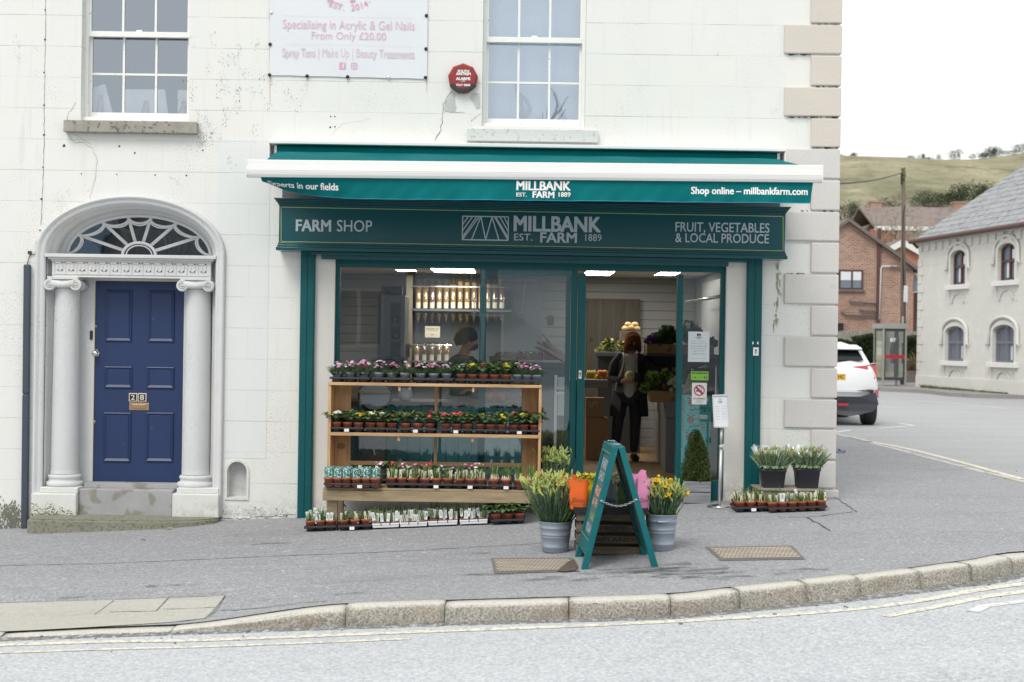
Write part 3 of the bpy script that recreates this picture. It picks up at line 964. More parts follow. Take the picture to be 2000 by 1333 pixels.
def wall_line(mb, pts, w, Y=-0.0025, seed=0, jit=1.5):
 rr = random.Random(seed)
 c = []
 for (a, b) in zip(pts[:-1], pts[1:]):
  n = max(2, int(math.hypot(b[0] - a[0], b[1] - a[1]) / 6))
  for k in range(n):
   t = k / n
   c.append((a[0] + (b[0] - a[0]) * t + rr.uniform(-jit, jit), a[1] + (b[1] - a[1]) * t + rr.uniform(-jit, jit)))
 c.append(pts[-1])
 q = [P(x, y, Y) for x, y in c]
 n = len(q)
 L, Rr = [], []
 for i in range(n):
  t = (q[min(i + 1, n - 1)] - q[max(i - 1, 0)]).normalized()
  nn = Vector((-t.z, 0, t.x))
  ww = w * rr.uniform(0.3, 1.0)
  L.append(q[i] + nn * ww); Rr.append(q[i] - nn * ww)
 mb.sheet([L, Rr], False)
m = MB(); wall_line(m, [(883, 177), (873, 190), (866, 205), (864, 222), (864, 240), (858, 262), (850, 275)], 0.0042, seed=1); m.build('crack', M['crack'], bld)
m = MB(); wall_line(m, [(866, 219), (893, 220), (908, 221)], 0.002, seed=2); m.build('crack', M['crack'], bld)
m = MB(); wall_line(m, [(939, 222), (928, 231), (920, 237)], 0.002, seed=3); m.build('crack', M['crack'], bld)
m = MB(); wall_line(m, [(132, 262), (147, 279), (165, 280), (180, 290), (190, 315), (186, 345), (180, 370), (176, 388)], 0.0018, seed=4); m.build('crack', M['crack'], bld)
m = MB(); wall_line(m, [(147, 262), (160, 270), (178, 284)], 0.0015, seed=5); m.build('crack', M['crack'], bld)
m = MB(); wall_line(m, [(147, 200), (143, 212), (134, 220), (131, 235)], 0.002, seed=6); m.build('crack', M['crack'], bld)
m = MB(); wall_line(m, [(382, 215), (388, 228), (389, 240)], 0.0018, seed=7); m.build('crack', M['crack'], bld)
m = MB(); wall_line(m, [(90, -60), (89, 60), (87, 180), (86, 262), (85, 330), (82, 400), (80, 440)], 0.0028, seed=8, jit=0.8); m.build('crack', M['crack'], bld)
m = MB(); wall_line(m, [(330, 345), (342, 350), (350, 362)], 0.0014, seed=9); m.build('crack', M['crack'], bld)
m = MB(); wall_line(m, [(640, 270), (668, 243), (720, 233)], 0.0009, seed=10); m.build('crack', M['crack'], bld)
m = MB(); wall_line(m, [(430, 1012), (470, 1014), (520, 1009), (578, 1006)], 0.004, seed=11); m.build('crack', M['crack'], bld)
m = MB(); wall_line(m, [(428, 985), (429, 1000), (431, 1016)], 0.003, seed=12); m.build('crack', M['crack'], bld)
m = MB()
for px, py, r in ((125, 285, 2.6), (233, 286, 2), (263, 299, 1.8), (396, 294, 1.6), (159, 340, 1.5), (228, 341, 1.3), (303, 342, 1.7), (364, 343, 1.7), (88, 78, 2), (86, 142, 1.8), (86, 206, 2), (86, 264, 2.2), (84, 327, 1.8), (81, 389, 2.2),
                  (88, 20, 1.6), (646, 228, 1.4), (654, 228, 1.4), (645, 249, 1.8), (654, 248, 1.5), (78, 450, 1.6)):
 c = P(px, py, -0.002)
 m = MB()
 rr = random.Random(int(px * 7 + py))
 ring = [m.bm.verts.new(c + Vector((math.cos(a) * r * rr.uniform(0.7, 1.3) / 200, 0, math.sin(a) * r * rr.uniform(0.7, 1.3) / 200))) for a in [k * math.pi / 5 for k in range(10)]]
 m._f(ring)
 m.build('bolt_hole', M['bolt'], bld)
def wall_patch(mb, pts, Y=-0.0022):
 mb._f([mb.bm.verts.new(P(x, y, Y)) for x, y in pts])
m = MB()
wall_patch(m, [(884, 177), (889, 186), (889, 200), (892, 212), (888, 219), (868, 217), (867, 205), (875, 192)])
m.build('bare_render', M['exposed'], bld)
m = MB()
wall_patch(m, [(924, 182), (938, 182), (938, 212), (931, 214), (925, 203), (917, 191)])
m.build('bare_render', M['exposed'], bld)
m = MB()
for px, y0, y1, w in ((527, 30, 44, 1.2), (527, 90, 122, 1.6), (527, 150, 205, 1.4), (600, 152, 172, 1.2), (679, 153, 166, 1), (833, 155, 180, 1.4), (833, 36, 48, 1)):
 mb_pts = [(px - w, y0), (px + w, y0), (px + w * 0.3, y1), (px - w * 0.3, y1)]
 m = MB()
 wall_patch(m, mb_pts, -0.0018)
 m.build('rust_stain', M['rust'], bld)
m = MB()
rr = random.Random(3)
for k in range(46):
 y0 = rr.uniform(508, 640); x0 = 1521 + rr.gauss(0, 2.4) - (y0 - 508) * 0.06
 wall_patch(m, [(x0 - 1.2, y0), (x0 + 1.2, y0 + 1), (x0 + 0.6, y0 + rr.uniform(6, 18)), (x0 - 0.8, y0 + 5)], -0.002 - 0.0004 * rr.random())
m.build('algae_stain', paint('algae', (0.30, 0.32, 0.21), 0.95, 0.4, 30), bld)
# sash windows
def sash_window(r, label, meet_px, rows_px, name_blind):
 x0, x1, z0, z1 = r
 yf = 0.11
 f = MB()
 fw = 0.034
 f.box(x0, x0 + fw, yf, yf + 0.12, z0 + 0.04, z1, 0.003)
 f.box(x1 - fw, x1, yf, yf + 0.12, z0 + 0.04, z1, 0.003)
 f.box(x0 + fw, x1 - fw, yf, yf + 0.12, z1 - 0.06, z1, 0.003)
 f.box(x0, x1, yf - 0.05, yf + 0.12, z0, z0 + 0.04, 0.004)
 w = f.build('window', M['sash'], bld, label=label)
 ix0, ix1 = x0 + fw, x1 - fw
 zm = meet_px
 b = 0.021
 cols = [ix0 + 0.012 + (ix1 - ix0 - 0.024) * k / 3 for k in (1, 2)]
 s = MB()
 ya = yf + 0.018
 s.box(ix0, ix1, ya - 0.012, ya + 0.036, zm - 0.030, zm + 0.024, 0.004)
 s.box(ix0, ix0 + 0.02, ya, ya + 0.036, zm + 0.024, z1 - 0.06)
 s.box(ix1 - 0.02, ix1, ya, ya + 0.036, zm + 0.024, z1 - 0.06)
 s.box(ix0 + 0.02, ix1 - 0.02, ya, ya + 0.036, z1 - 0.1, z1 - 0.06)
 for c in cols: s.box(c - b / 2, c + b / 2, ya + 0.002, ya + 0.034, zm + 0.024, z1 - 0.1)
 zh = (zm + z1 - 0.08) / 2
 s.box(ix0 + 0.02, ix1 - 0.02, ya + 0.005, ya + 0.031, zh - b / 2, zh + b / 2)
 s.box((x0 + x1) / 2 - 0.03, (x0 + x1) / 2 + 0.03, ya - 0.004, ya + 0.03, zm + 0.024, zm + 0.042, 0.004)
 s.build('upper_sash', M['sash'], w)
 s = MB()
 yb = yf + 0.062
 zb = z0 + 0.04
 s.box(ix0, ix1, yb, yb + 0.036, zb, zb + 0.062, 0.004)
 s.box(ix0, ix0 + 0.024, yb, yb + 0.036, zb + 0.062, zm - 0.02)
 s.box(ix1 - 0.024, ix1, yb, yb + 0.036, zb + 0.062, zm - 0.02)
 for c in cols: s.box(c - b / 2, c + b / 2, yb + 0.002, yb + 0.034, zb + 0.062, zm - 0.02)
 s.box(ix0 + 0.024, ix1 - 0.024, yb + 0.005, yb + 0.031, rows_px - b / 2, rows_px + b / 2)
 s.build('lower_sash', M['sash'], w)
 g = MB()
 g.quad(Vector((ix0, ya + 0.018, zm)), Vector((ix1, ya + 0.018, zm)), Vector((ix1, ya + 0.018, z1 - 0.08)), Vector((ix0, ya + 0.018, z1 - 0.08)))
 g.quad(Vector((ix0, yb + 0.018, zb + 0.03)), Vector((ix1, yb + 0.018, zb + 0.03)), Vector((ix1, yb + 0.018, zm)), Vector((ix0, yb + 0.018, zm)))
 g.build('pane', M['win_glass'], w)
 return w
sash_window(LW, 'white painted twelve pane sash window over the blue door', PZ(270, 62), PZ(270, 139.5), False)
sash_window(RW, 'white painted twelve pane sash window over the awning, blind drawn', PZ(1043, 73), PZ(1043, 156), True)
m = MB()
m.box(PX(129, 250), PX(388, 250), -0.09, 0.16, PZ(258, 262), PZ(258, 239), 0.008)
m.build('sill', M['sill_stone'], bld, label='bare grey stone sill')
m = MB()
m.box(PX(912, 266), PX(1168, 266), -0.075, 0.16, PZ(1040, 279), PZ(1040, 255), 0.006)
m.build('sill', M['sill_white'], bld, label='white painted sill')
m = MB()
def roomshell(m, x0, x1, y0, y1, z0, z1):
 m.quad((x0, y1, z0), (x1, y1, z0), (x1, y1, z1), (x0, y1, z1))
 m.quad((x0, y0, z0), (x0, y1, z0), (x0, y1, z1), (x0, y0, z1))
 m.quad((x1, y0, z0), (x1, y1, z0), (x1, y1, z1), (x1, y0, z1))
 m.quad((x0, y0, z0), (x1, y0, z0), (x1, y1, z0), (x0, y1, z0))
 m.quad((x0, y0, z1), (x1, y0, z1), (x1, y1, z1), (x0, y1, z1))
roomshell(m, LW[0] - 0.9, LW[1] + 0.9, 0.345, 3.6, LW[2] - 0.12, LW[3] + 0.3)
m.build('upstairs_room', M['room'], bld)
m = MB()
x0, x1, z0, z1 = RW
gr = []
for i in range(25):
 row = []
 for j in range(13):
  u = i / 24; v = j / 12
  x = x0 - 0.05 + (x1 - x0 + 0.1) * u
  row.append(Vector((x, 0.30 + 0.004 * math.sin(u * 17 + v * 3), z0 + 0.02 + (z1 - z0) * v)))
 gr.append(row)
m.sheet(gr)
m.build('window_blind', M['blind'], bld)
m = MB()
for pts in ([(1004, 163), (1010, 180), (1026, 196), (1031, 212), (1022, 228), (1011, 234)], [(1006, 172), (1013, 196), (1017, 212), (1012, 230)], [(1066, 165), (1078, 178), (1088, 205), (1097, 232)]):
 a = [P(x, y, 0.285) for x, y in pts]
 b = [P(x + 5 + 0.06 * (y - 160), y + 1, 0.292) for x, y in pts]
 m.sheet([a, b])
m.build('curtain', paint('curtain_grey', (0.30, 0.37, 0.46), 0.8, 0.1), bld)
for k, (pts, lab) in enumerate((([(176, 222), (220, 222), (205, 164), (176, 173)], 'tilted white canvas in the left corner of the left upper window'), ([(244, 222), (328, 222), (322, 175), (244, 175)], 'wide white canvas in the middle of the left upper window'), ([(347, 222), (372, 222), (372, 176), (347, 176)], 'narrow white canvas at the right of the left upper window'))):
 Yk = 0.34 + 0.03 * k
 m = MB()
 q = [P(x, y, Yk) for x, y in pts]
 m.hexa(q + [p + Vector((0, 0.02, 0)) for p in q])
 cv = tag(m.build('canvas', M['canvas'], org=q[0]), lab, 'canvas', 'canvases standing in the upper window')
 m = MB()
 cx = (pts[0][0] + pts[1][0]) / 2
 for dx in (-9, 2):
  m.tube([P(cx + dx * 0.4 + 1, pts[2][1] + 22, Yk - 0.012), P(cx + dx, 222, Yk - 0.03)], 0.008, 5)
 m.build('easel', M['easel'], cv)
# arched doorway
arch = MB()
def ring_prof(n=48):
 o = []
 return o
zleft = PZ(70, 1000); zright = PZ(435, 985)
def arch_path(a, b, zbase_l, zbase_r, n=48):
 pts = [(DXC + a, zbase_r), (DXC + a, DSP - 0.3), (DXC + a, DSP)]
 pts += ell(DXC, DSP, a, b, n)[1:-1]
 pts += [(DXC - a, DSP), (DXC - a, DSP - 0.3), (DXC - a, zbase_l)]
 return pts
prof = [(0.000, 0.02), (0.000, -0.012), (0.022, -0.030), (0.040, -0.024), (0.052, -0.030), (0.068, -0.052), (0.086, -0.050), (0.096, -0.030), (0.098, 0.004)]
rows = []
for off, y in prof:
 pa = arch_path(DA + off, DB + off * 0.86, -0.20, -0.16)
 rows.append([Vector((x, y, z)) for x, z in pa])
arch.sheet(rows)
ar = arch.build('arch_surround', M['surround'], bld)
m = MB()
pa = arch_path(DA + 0.001, DB + 0.001, -0.5, -0.5)
pb = arch_path(DA - 0.05, DB - 0.03, -0.5, -0.5)
m.sheet([[Vector((x, -0.002, z)) for x, z in pa], [Vector((x, 0.10, z)) for x, z in pa], [Vector((x, 0.11, z)) for x, z in pb], [Vector((x, 0.25, z)) for x, z in pb]], True)
m.build('reveal', M['surround'], bld)
FA, FB = 0.725, 0.405
FZ = PZ(270, 499)
D0, D1 = PX(182, 750, 0.25), PX(357, 750, 0.25)
DZ0, DZ1 = PZ(266, 946, 0.25), PZ(266, 548, 0.25)
m = MB()
fan_hole = ell(DXC + 0.01, FZ + 0.01, FA, FB, 44)
dh = [(D0, DZ0 - 0.01), (D1, DZ0 - 0.01), (D1, DZ1), (D0, DZ1)]
vs, fs = plate([(DXC - 0.86, -0.6), (DXC + 0.86, -0.6), (DXC + 0.86, DSP + 0.56), (DXC - 0.86, DSP + 0.56)], [fan_hole, dh], 0.06)
m.add(vs, fs, to_xz(0.285))
m.build('doorway_wall', M['surround'], bld)
fl = MB()
fcx, fcz = DXC + 0.01, FZ + 0.01
fy = 0.262
def fe(t, k=1.0): return Vector((fcx + FA * k * math.cos(R(t)), fy, fcz + FB * k * math.sin(R(t))))
fl.tube([fe(180 * k / 40, 0.985) for k in range(41)], 0.020, 6)
angs = [149.5, 122, 99.4, 80.6, 58, 30.5]
r0a, r0b = 0.165, 0.13
fl.tube([Vector((fcx + r0a * math.cos(R(a)), fy - 0.004, fcz + r0b * math.sin(R(a)))) for a in range(0, 181, 10)], 0.016, 6)
fl.tube([Vector((fcx + r0a * 0.78 * math.cos(R(a)), fy - 0.004, fcz + r0b * 0.78 * math.sin(R(a)))) for a in range(0, 181, 10)], 0.007, 6)
for a in angs:
 e = fe(a, 0.985)
 d = Vector((e.x - fcx, 0, e.z - fcz))
 ph = math.atan2(d.z / r0b, d.x / r0a)
 st = Vector((fcx + r0a * math.cos(ph), fy, fcz + r0b * math.sin(ph)))
 side = Vector((-d.z, 0, d.x)).normalized() * 0.0075
 fl.tube([st + side, e + side], 0.0095, 6); fl.tube([st - side, e - side], 0.0095, 6)
bounds = [178] + angs + [2]
for a, b in zip(bounds[:-1], bounds[1:]):
 A_, B_ = fe(a, 0.985), fe(b, 0.985)
 mid = (A_ + B_) / 2
 ctr = Vector((fcx, fy, fcz + 0.02))
 inward = (ctr - mid).normalized()
 dep = (A_ - B_).length * (0.30 if 20 < a < 175 and b > 20 else 0.34)
 for off, rr_ in ((0, 0.012), (0.022, 0.008)):
  pts = []
  for k in range(13):
   t = k / 12
   q = A_.lerp(B_, t) + inward * (dep + off) * math.sqrt(max(0, 1 - (2 * t - 1) ** 2))
   q.y = fy - 0.002
   pts.append(q)
  fl.tube(pts, rr_, 6)
fo = fl.build('fanlight', M['surround'], bld)
m = MB()
m._f([m.bm.verts.new(Vector((x, 0.272, z))) for x, z in fan_hole])
m.build('pane', M['fan_glass'], fo)
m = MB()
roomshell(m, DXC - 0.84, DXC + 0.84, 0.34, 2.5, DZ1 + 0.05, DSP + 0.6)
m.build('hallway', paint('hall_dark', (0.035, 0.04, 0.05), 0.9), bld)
m = MB()
ex0, ex1 = PX(101, 520), PX(411, 520)
ez0, ez1, ez2 = PZ(256, 541), PZ(256, 512), PZ(256, 498)
m.box(ex0, ex1, 0.015, 0.30, ez0, ez1)
m.box(ex0 - 0.012, ex1 + 0.012, 0.004, 0.28, ez1, ez1 + 0.018, 0.003)
m.box(ex0 - 0.035, ex1 + 0.035, -0.018, 0.28, ez1 + 0.018, ez1 + 0.036, 0.004)
m.box(ex0 - 0.060, ex1 + 0.06, -0.038, 0.28, ez1 + 0.036, ez2, 0.004)
m.box(ex0 + 0.01, ex1 - 0.01, 0.012, 0.28, ez0 - 0.012, ez0, 0.003)
ent = m.build('entablature', M['surround'], bld)
m = MB()
nk = 14
kw = (ex1 - ex0 - 0.04) / nk
kz0, kz1 = ez0 + 0.022, ez1 - 0.016
kh = kz1 - kz0
for k in range(nk):
 bx = ex0 + 0.02 + k * kw
 path = [(0, 0), (0, 1), (0.72, 1), (0.72, 0.34), (0.36, 0.34), (0.36, 0.66)]
 q = [Vector((bx + u * kw, 0.013, kz0 + v * kh)) for u, v in path]
 for a, b in zip(q[:-1], q[1:]):
  t = 0.0055
  m.box(min(a.x, b.x) - t, max(a.x, b.x) + t, 0.007, 0.02, min(a.z, b.z) - t, max(a.z, b.z) + t)
 m.box(bx - 0.0055, bx + kw, 0.0075, 0.02, kz0 - 0.0055, kz0 + 0.0055)
m.build('key_pattern', M['surround'], ent)
def column(xc, zt, zb, zplb, lab):
 cy = 0.135
 m = MB()
 H = zt - zb
 prof = [(0.140, zb + 0.11), (0.137, zb + 0.13), (0.1335, zb + 0.16)]
 for k in range(0, 11):
  t = k / 10
  prof.append((0.1335 - 0.014 * t ** 1.4, zb + 0.18 + (H - 0.32) * t))
 prof += [(0.126, zt - 0.125), (0.126, zt - 0.115), (0.118, zt - 0.11)]
 m.lathe(prof, (xc, cy, 0), 36)
 c = m.build('column', M['surround'], bld)
 m = MB()
 m.lathe([(0.178, zb), (0.183, zb + 0.02), (0.178, zb + 0.042), (0.158, zb + 0.048), (0.150, zb + 0.064), (0.158, zb + 0.078), (0.163, zb + 0.092), (0.156, zb + 0.108), (0.142, zb + 0.112)], (xc, cy + 0.002, 0), 36)
 m.build('base', M['surround'], c)
 m = MB()
 m.box(xc - 0.150, xc + 0.150, -0.028, 0.28, zt - 0.028, zt, 0.004)
 m.tube([Vector((xc - 0.115, -0.006, zt - 0.068)), Vector((xc, -0.002, zt - 0.080)), Vector((xc + 0.115, -0.006, zt - 0.068))], [0.042, 0.034, 0.042], 12, flat=1.0)
 m.tube([Vector((xc - 0.12, 0.002, zt - 0.036)), Vector((xc, 0.004, zt - 0.043)), Vector((xc + 0.12, 0.002, zt - 0.036))], 0.014, 8)
 for sgn in (-1, 1):
  vx = xc + sgn * 0.128
  vz = zt - 0.082
  Mx = Matrix.Rotation(R(90), 3, 'X')
  m.lathe([(0.056, -0.03), (0.058, 0.02), (0.052, 0.036), (0.040, 0.034), (0.038, 0.026), (0.0, 0.026)], (vx, 0.0, vz), 22, Mx, cap1=False)
  m.lathe([(0.058, -0.06), (0.045, -0.15), (0.055, -0.24)], (vx, 0.0, vz), 18, Mx)
  sp = []
  for k in range(30):
   a = k / 29 * 2.3 * 2 * math.pi
   r_ = 0.052 - 0.042 * k / 29
   sp.append(Vector((vx - sgn * r_ * math.sin(a) * 1.0, -0.030, vz + r_ * math.cos(a))))
  m.tube(sp, [0.0078 - 0.003 * k / 29 for k in range(30)], 6)
  m.ball((vx, -0.03, vz), 0.011, 10, 6)
 m.build('capital', M['surround'], c)
 return c
zcap = PZ(256, 541)
column(PX(127, 750, 0.1), PZ(127, 540.5), PZ(127, 951), 0, '')
column(PX(384, 750, 0.1), PZ(384, 545) + 0.012, PZ(384, 953), 0, '')
m = MB()
m.box(PX(62, 975, -0.08), PX(150, 975, -0.08), -0.10, 0.28, PZ(105, 1010), PZ(105, 962), 0.012)
m.box(PX(78, 955, -0.06), PX(152, 955, -0.06), -0.065, 0.28, PZ(105, 962), PZ(105, 951) , 0.008)
m.build('column_plinth', M['plinth'], bld, label='plinth with green algae at its foot')
m = MB()
m.box(PX(337, 975, -0.08), PX(428, 975, -0.08), -0.10, 0.28, PZ(383, 1010), PZ(383, 963), 0.012)
m.box(PX(345, 958, -0.06), PX(427, 958, -0.06), -0.065, 0.28, PZ(383, 963), PZ(383, 952.5), 0.008)
m.build('column_plinth', M['plinth'], bld)
m = MB()
rr = random.Random(2)
for k in range(260):
 px = min(150, max(62, rr.gauss(100, 24))); h = abs(rr.gauss(0, 9)) * (1 + 0.5 * math.sin(px * 0.21))
 c = P(px, 1008 - h, -0.102)
 m.ball(c, rr.uniform(0.003, 0.007), 5, 4, (1.3, 0.4, 0.7))
m.build('moss', M['moss'], bld)
m = MB()
m.box(PX(154, 980, -0.02), PX(337, 980, -0.02), -0.03, 0.29, PZ(245, 1010), PZ(245, 956), 0.01)
m.box(PX(165, 950, 0.12), PX(350, 950, 0.12), 0.10, 0.30, PZ(245, 956), PZ(245, 947), 0.004)
m.build('door_step', M['step_stone'], bld)
m = MB()
gz = PZ(240, 1008, -0.1)
yf = -0.44
c0 = PX(52, 1025, yf + 0.1); c1 = PX(426, 1012, -0.12)
outline = [(c0, -0.005), (c0 + 0.005, yf + 0.10), (c0 + 0.06, yf + 0.03), (c0 + 0.16, yf)]
outline += [(c1 - 0.55, yf), (c1 - 0.36, yf + 0.035), (c1 - 0.2, yf + 0.10), (c1 - 0.06, yf + 0.20), (c1, -0.16), (c1 + 0.004, -0.005)]
tmp = MB()
tmp.prism(outline, -0.5, gz, 'z')
es = [e for e in tmp.bm.edges if e.verts[0].co.z > gz - 0.001 and e.verts[1].co.z > gz - 0.001]
bmesh.ops.bevel(tmp.bm, geom=es, offset=0.02, segments=3, affect='EDGES')
tmp.build('lower_step', M['step_moss'], bld)
dr = MB()
yd = 0.268
dr.box(D0 + 0.006, D1 - 0.004, yd, yd + 0.045, DZ0 + 0.012, DZ1 - 0.006, 0.002)
door = dr.build('front_door', M['door_blue'], bld)
def panel(px0, px1, py0, py1):
 a = P(px0, py1, yd); b = P(px1, py0, yd)
 m = MB()
 x0, x1, z0, z1 = a.x, b.x, a.z, b.z
 fr = [(0.0, 0.000), (0.004, -0.012), (0.012, -0.016), (0.020, -0.010), (0.030, -0.002)]
 rows = []
 for o, dy in fr:
  ring = [Vector((x0 + o, yd + dy, z0 + o * 1.3)), Vector((x1 - o, yd + dy, z0 + o * 1.3)), Vector((x1 - o, yd + dy, z1 - o)), Vector((x0 + o, yd + dy, z1 - o))]
  rows.append(ring + [ring[0]])
 m.sheet(rows, False)
 m.box(x0 + 0.03, x1 - 0.03, yd - 0.004, yd + 0.001, z0 + 0.04, z1 - 0.03, 0.003)
 m.build('panel', M['door_blue'], door)
for q in ((205, 259, 567, 668), (289, 342, 568, 669), (204, 259, 716, 759), (286, 341, 717, 760), (201, 257, 806, 903), (284, 340, 806, 903)):
 panel(*q)
m = MB()
m.box(D0 - 0.004, D0 + 0.005, yd - 0.012, yd + 0.03, DZ0, DZ1, 0.001)
m.box(D0, D1, yd - 0.014, yd + 0.03, DZ0 - 0.012, DZ0 + 0.010, 0.002)
m.box(D0, D1, yd - 0.006, yd + 0.02, DZ1 - 0.008, DZ1 + 0.002, 0.001)
m.build('weather_strip', M['weather'], door)
m = MB()
Mx = Matrix.Rotation(R(90), 3, 'X')
kc_ = P(188.5, 691, yd)
m.lathe([(0.030, 0.0), (0.029, 0.004), (0.012, 0.006), (0.012, 0.03), (0.022, 0.036), (0.0275, 0.05), (0.024, 0.062), (0.010, 0.066)], (kc_.x, yd, kc_.z), 18, Mx)
m.build('door_knob', M['chrome'], door)
m = MB()
for px, py, r_ in ((187, 638, 0.014), (184, 824.5, 0.018)):
 k_ = P(px, py, yd)
 m.lathe([(r_, 0.0), (r_, 0.006), (r_ * 0.6, 0.009)], (k_.x, yd, k_.z), 14, Mx)
k_ = P(188.5, 684.5, yd)
m.box(k_.x - 0.014, k_.x + 0.014, yd - 0.006, yd, k_.z - 0.006, k_.z + 0.006, 0.002)
m.build('door_lock', M['brass'], door)
m = MB()
k_ = P(179.5, 655, yd)
m.box(k_.x - 0.013, k_.x + 0.013, yd - 0.03, yd - 0.004, k_.z - 0.045, k_.z + 0.045, 0.004)
m.build('door_bell', M['black'], door)
m = MB()
a = P(252.5, 801.5, yd); b = P(291.5, 787.5, yd)
m.box(a.x, b.x, yd - 0.008, yd, a.z, b.z, 0.003)
m.box(a.x + 0.034, b.x - 0.034, yd - 0.014, yd - 0.008, a.z + 0.016, b.z - 0.016, 0.003)
m.build('letter_plate', M['brass'], door)
for (px0, px1, ch) in ((252, 268.4, '2'), (269.6, 286.4, '8')):
 a = P(px0, 784.5, yd); b = P(px1, 768.5, yd)
 m = MB()
 m.box(a.x, b.x, yd - 0.008, yd, a.z, b.z, 0.002)
 m.mi = 1
 m.box(a.x + 0.008, b.x - 0.008, yd - 0.0105, yd - 0.007, a.z + 0.008, b.z - 0.008)
 m.mi = 0
 put_text(m, ch, on_y(yd - 0.012), a.x + 0.022, b.x - 0.022, a.z + 0.016, b.z - 0.016, bold=0.008)
 m.build('number_tile', [paint('tile_cream', (0.74, 0.70, 0.58), 0.4), M['black']], door)
m = MB()
for off0, off1, y0 in ((0.0, 0.016, -0.012),):
 def np_(o): return [(NX - 0.095 - o, NZ0 - o), (NX + 0.095 + o, NZ0 - o), (NX + 0.095 + o, NZ1)] + ell(NX, NZ1, 0.095 + o, 0.095 + o, 16)[1:-1] + [(NX - 0.095 - o, NZ1)]
 vs, fs = plate(np_(0.022), [np_(0.0)], 0.02)
 m.add(vs, fs, to_xz(-0.004))
nb = m.build('niche', M['plinth'], bld)
m = MB()
vs, fs = plate(np_(0.02), [], 0.01)
m.add(vs, fs, to_xz(0.10))
m.build('niche_back', M['exposed'], nb)
# shopfront joinery
def tilt(mb, k, xc=0.0):
 for v in mb.bm.verts: v.co.z += k * (v.co.x - xc)
sf = thing('shopfront', 'dark green timber shopfront with pilasters, big window and open sliding door', 'shopfront', (PX(1035, 985), 0, 0))
for (a, b, top, bot, g) in ((584, 612, 490, 1008, 0), (1456.5, 1486, 507, 955, 0)):
 m = MB()
 xa, xb = PX(a, 750, -0.05), PX(b, 750, -0.05)
 m.box(xa, xb, -0.055, 0.0, PZ((a + b) / 2, bot + 8), PZ((a + b) / 2, top - 12), 0.004)
 xm = (xa + xb) / 2
 m.box(xa + 0.008, xm - 0.003, -0.062, -0.05, PZ((a + b) / 2, bot + 8), PZ((a + b) / 2, top - 12), 0.003)
 m.box(xm + 0.003, xb - 0.008, -0.062, -0.05, PZ((a + b) / 2, bot + 8), PZ((a + b) / 2, top - 12), 0.003)
 m.build('pilaster', M['green'], sf)
YF = 0.075
m = MB()
m.box(PX(612, 750), PX(641, 750), -0.004, 0.01, -0.3, PZ(627, 500))
m.box(PX(641, 750), SX0 + 0.002, -0.002, 0.20, -0.3, PZ(627, 500))
m.build('pier', M['pier'], sf)
m = MB()
m.box(PX(1418, 750), PX(1457, 750), -0.004, 0.01, -0.15, PZ(1436, 522))
m.build('pier', M['pier'], sf)
def fx(px, py=750): return PX(px, py, YF)
def fz(px, py): return PZ(px, py, YF)
fb = 0.0
zt = fz(1035, 510)
m = MB()
m.box(SX0, SX1, YF - 0.03, YF + 0.07, fz(1035, 527), zt + 0.06, 0.004)            # head
m.box(SX0, SX1, YF - 0.045, YF + 0.02, zt - 0.01, zt + 0.07, 0.004)
m.box(fx(652), fx(661.5), YF - 0.02, YF + 0.06, -0.16, fz(1035, 527), 0.003)
m.box(fx(1113.5), fx(1125), YF - 0.02, YF + 0.06, -0.12, fz(1035, 527), 0.003)
m.box(fx(1126.5), fx(1141.5), YF - 0.035, YF + 0.05, -0.12, fz(1035, 533), 0.003)
m.box(fx(1320.5), fx(1331.5), YF - 0.02, YF + 0.06, -0.1, fz(1035, 533), 0.003)
m.box(fx(1405), fx(1417), YF - 0.02, YF + 0.06, -0.1, fz(1035, 527), 0.003)
m.box(SX0, fx(1126), YF - 0.02, YF + 0.06, -0.16, fz(900, 972), 0.003)
m.box(fx(1331.5), SX1, YF - 0.02, YF + 0.06, -0.1, fz(1370, 938), 0.003)
m.build('window_frame', M['green'], sf)
m = MB()
m.box(fx(935, 700), fx(948.5, 700), YF + 0.075, YF + 0.115, 0.0, fz(1035, 527), 0.003)
m.box(fx(948.5, 700), fx(1113.5, 700), YF + 0.075, YF + 0.115, fz(1035, 538.5), fz(1035, 526), 0.003)
m.box(fx(1104, 700), fx(1113.5, 700), YF + 0.075, YF + 0.115, 0.0, fz(1035, 538.5), 0.003)
m.box(fx(948.5, 700), fx(1104, 700), YF + 0.075, YF + 0.115, 0.02, 0.09, 0.003)
sd = m.build('sliding_door', M['teal_paint'], sf)
m = MB()
m.quad(Vector((fx(948), YF + 0.095, 0.05)), Vector((fx(1105), YF + 0.095, 0.05)), Vector((fx(1105), YF + 0.095, fz(1035, 538))), Vector((fx(948), YF + 0.095, fz(1035, 538))))
m.build('pane', M['shop_glass'], sd)
m = MB()
m.quad(Vector((fx(660), YF + 0.02, 0.03)), Vector((fx(1114), YF + 0.02, 0.03)), Vector((fx(1114), YF + 0.02, fz(1035, 525))), Vector((fx(660), YF + 0.02, fz(1035, 525))))
m.build('window_pane', M['shop_glass'], sf)
m = MB()
m.quad(Vector((fx(1331), YF + 0.02, 0.05)), Vector((fx(1406), YF + 0.02, 0.05)), Vector((fx(1406), YF + 0.02, fz(1368, 525))), Vector((fx(1331), YF + 0.02, fz(1368, 525))))
m.build('window_pane', M['shop_glass'], sf)
m = MB()
m.box(SX0, fx(1128), -0.004, YF - 0.02, -0.5, fz(900, 974), 0.004)
m.build('stall_riser', paint('stall_riser', (0.36, 0.355, 0.345), 0.9, 0.15, 6, bump=0.3), sf)
m = MB()
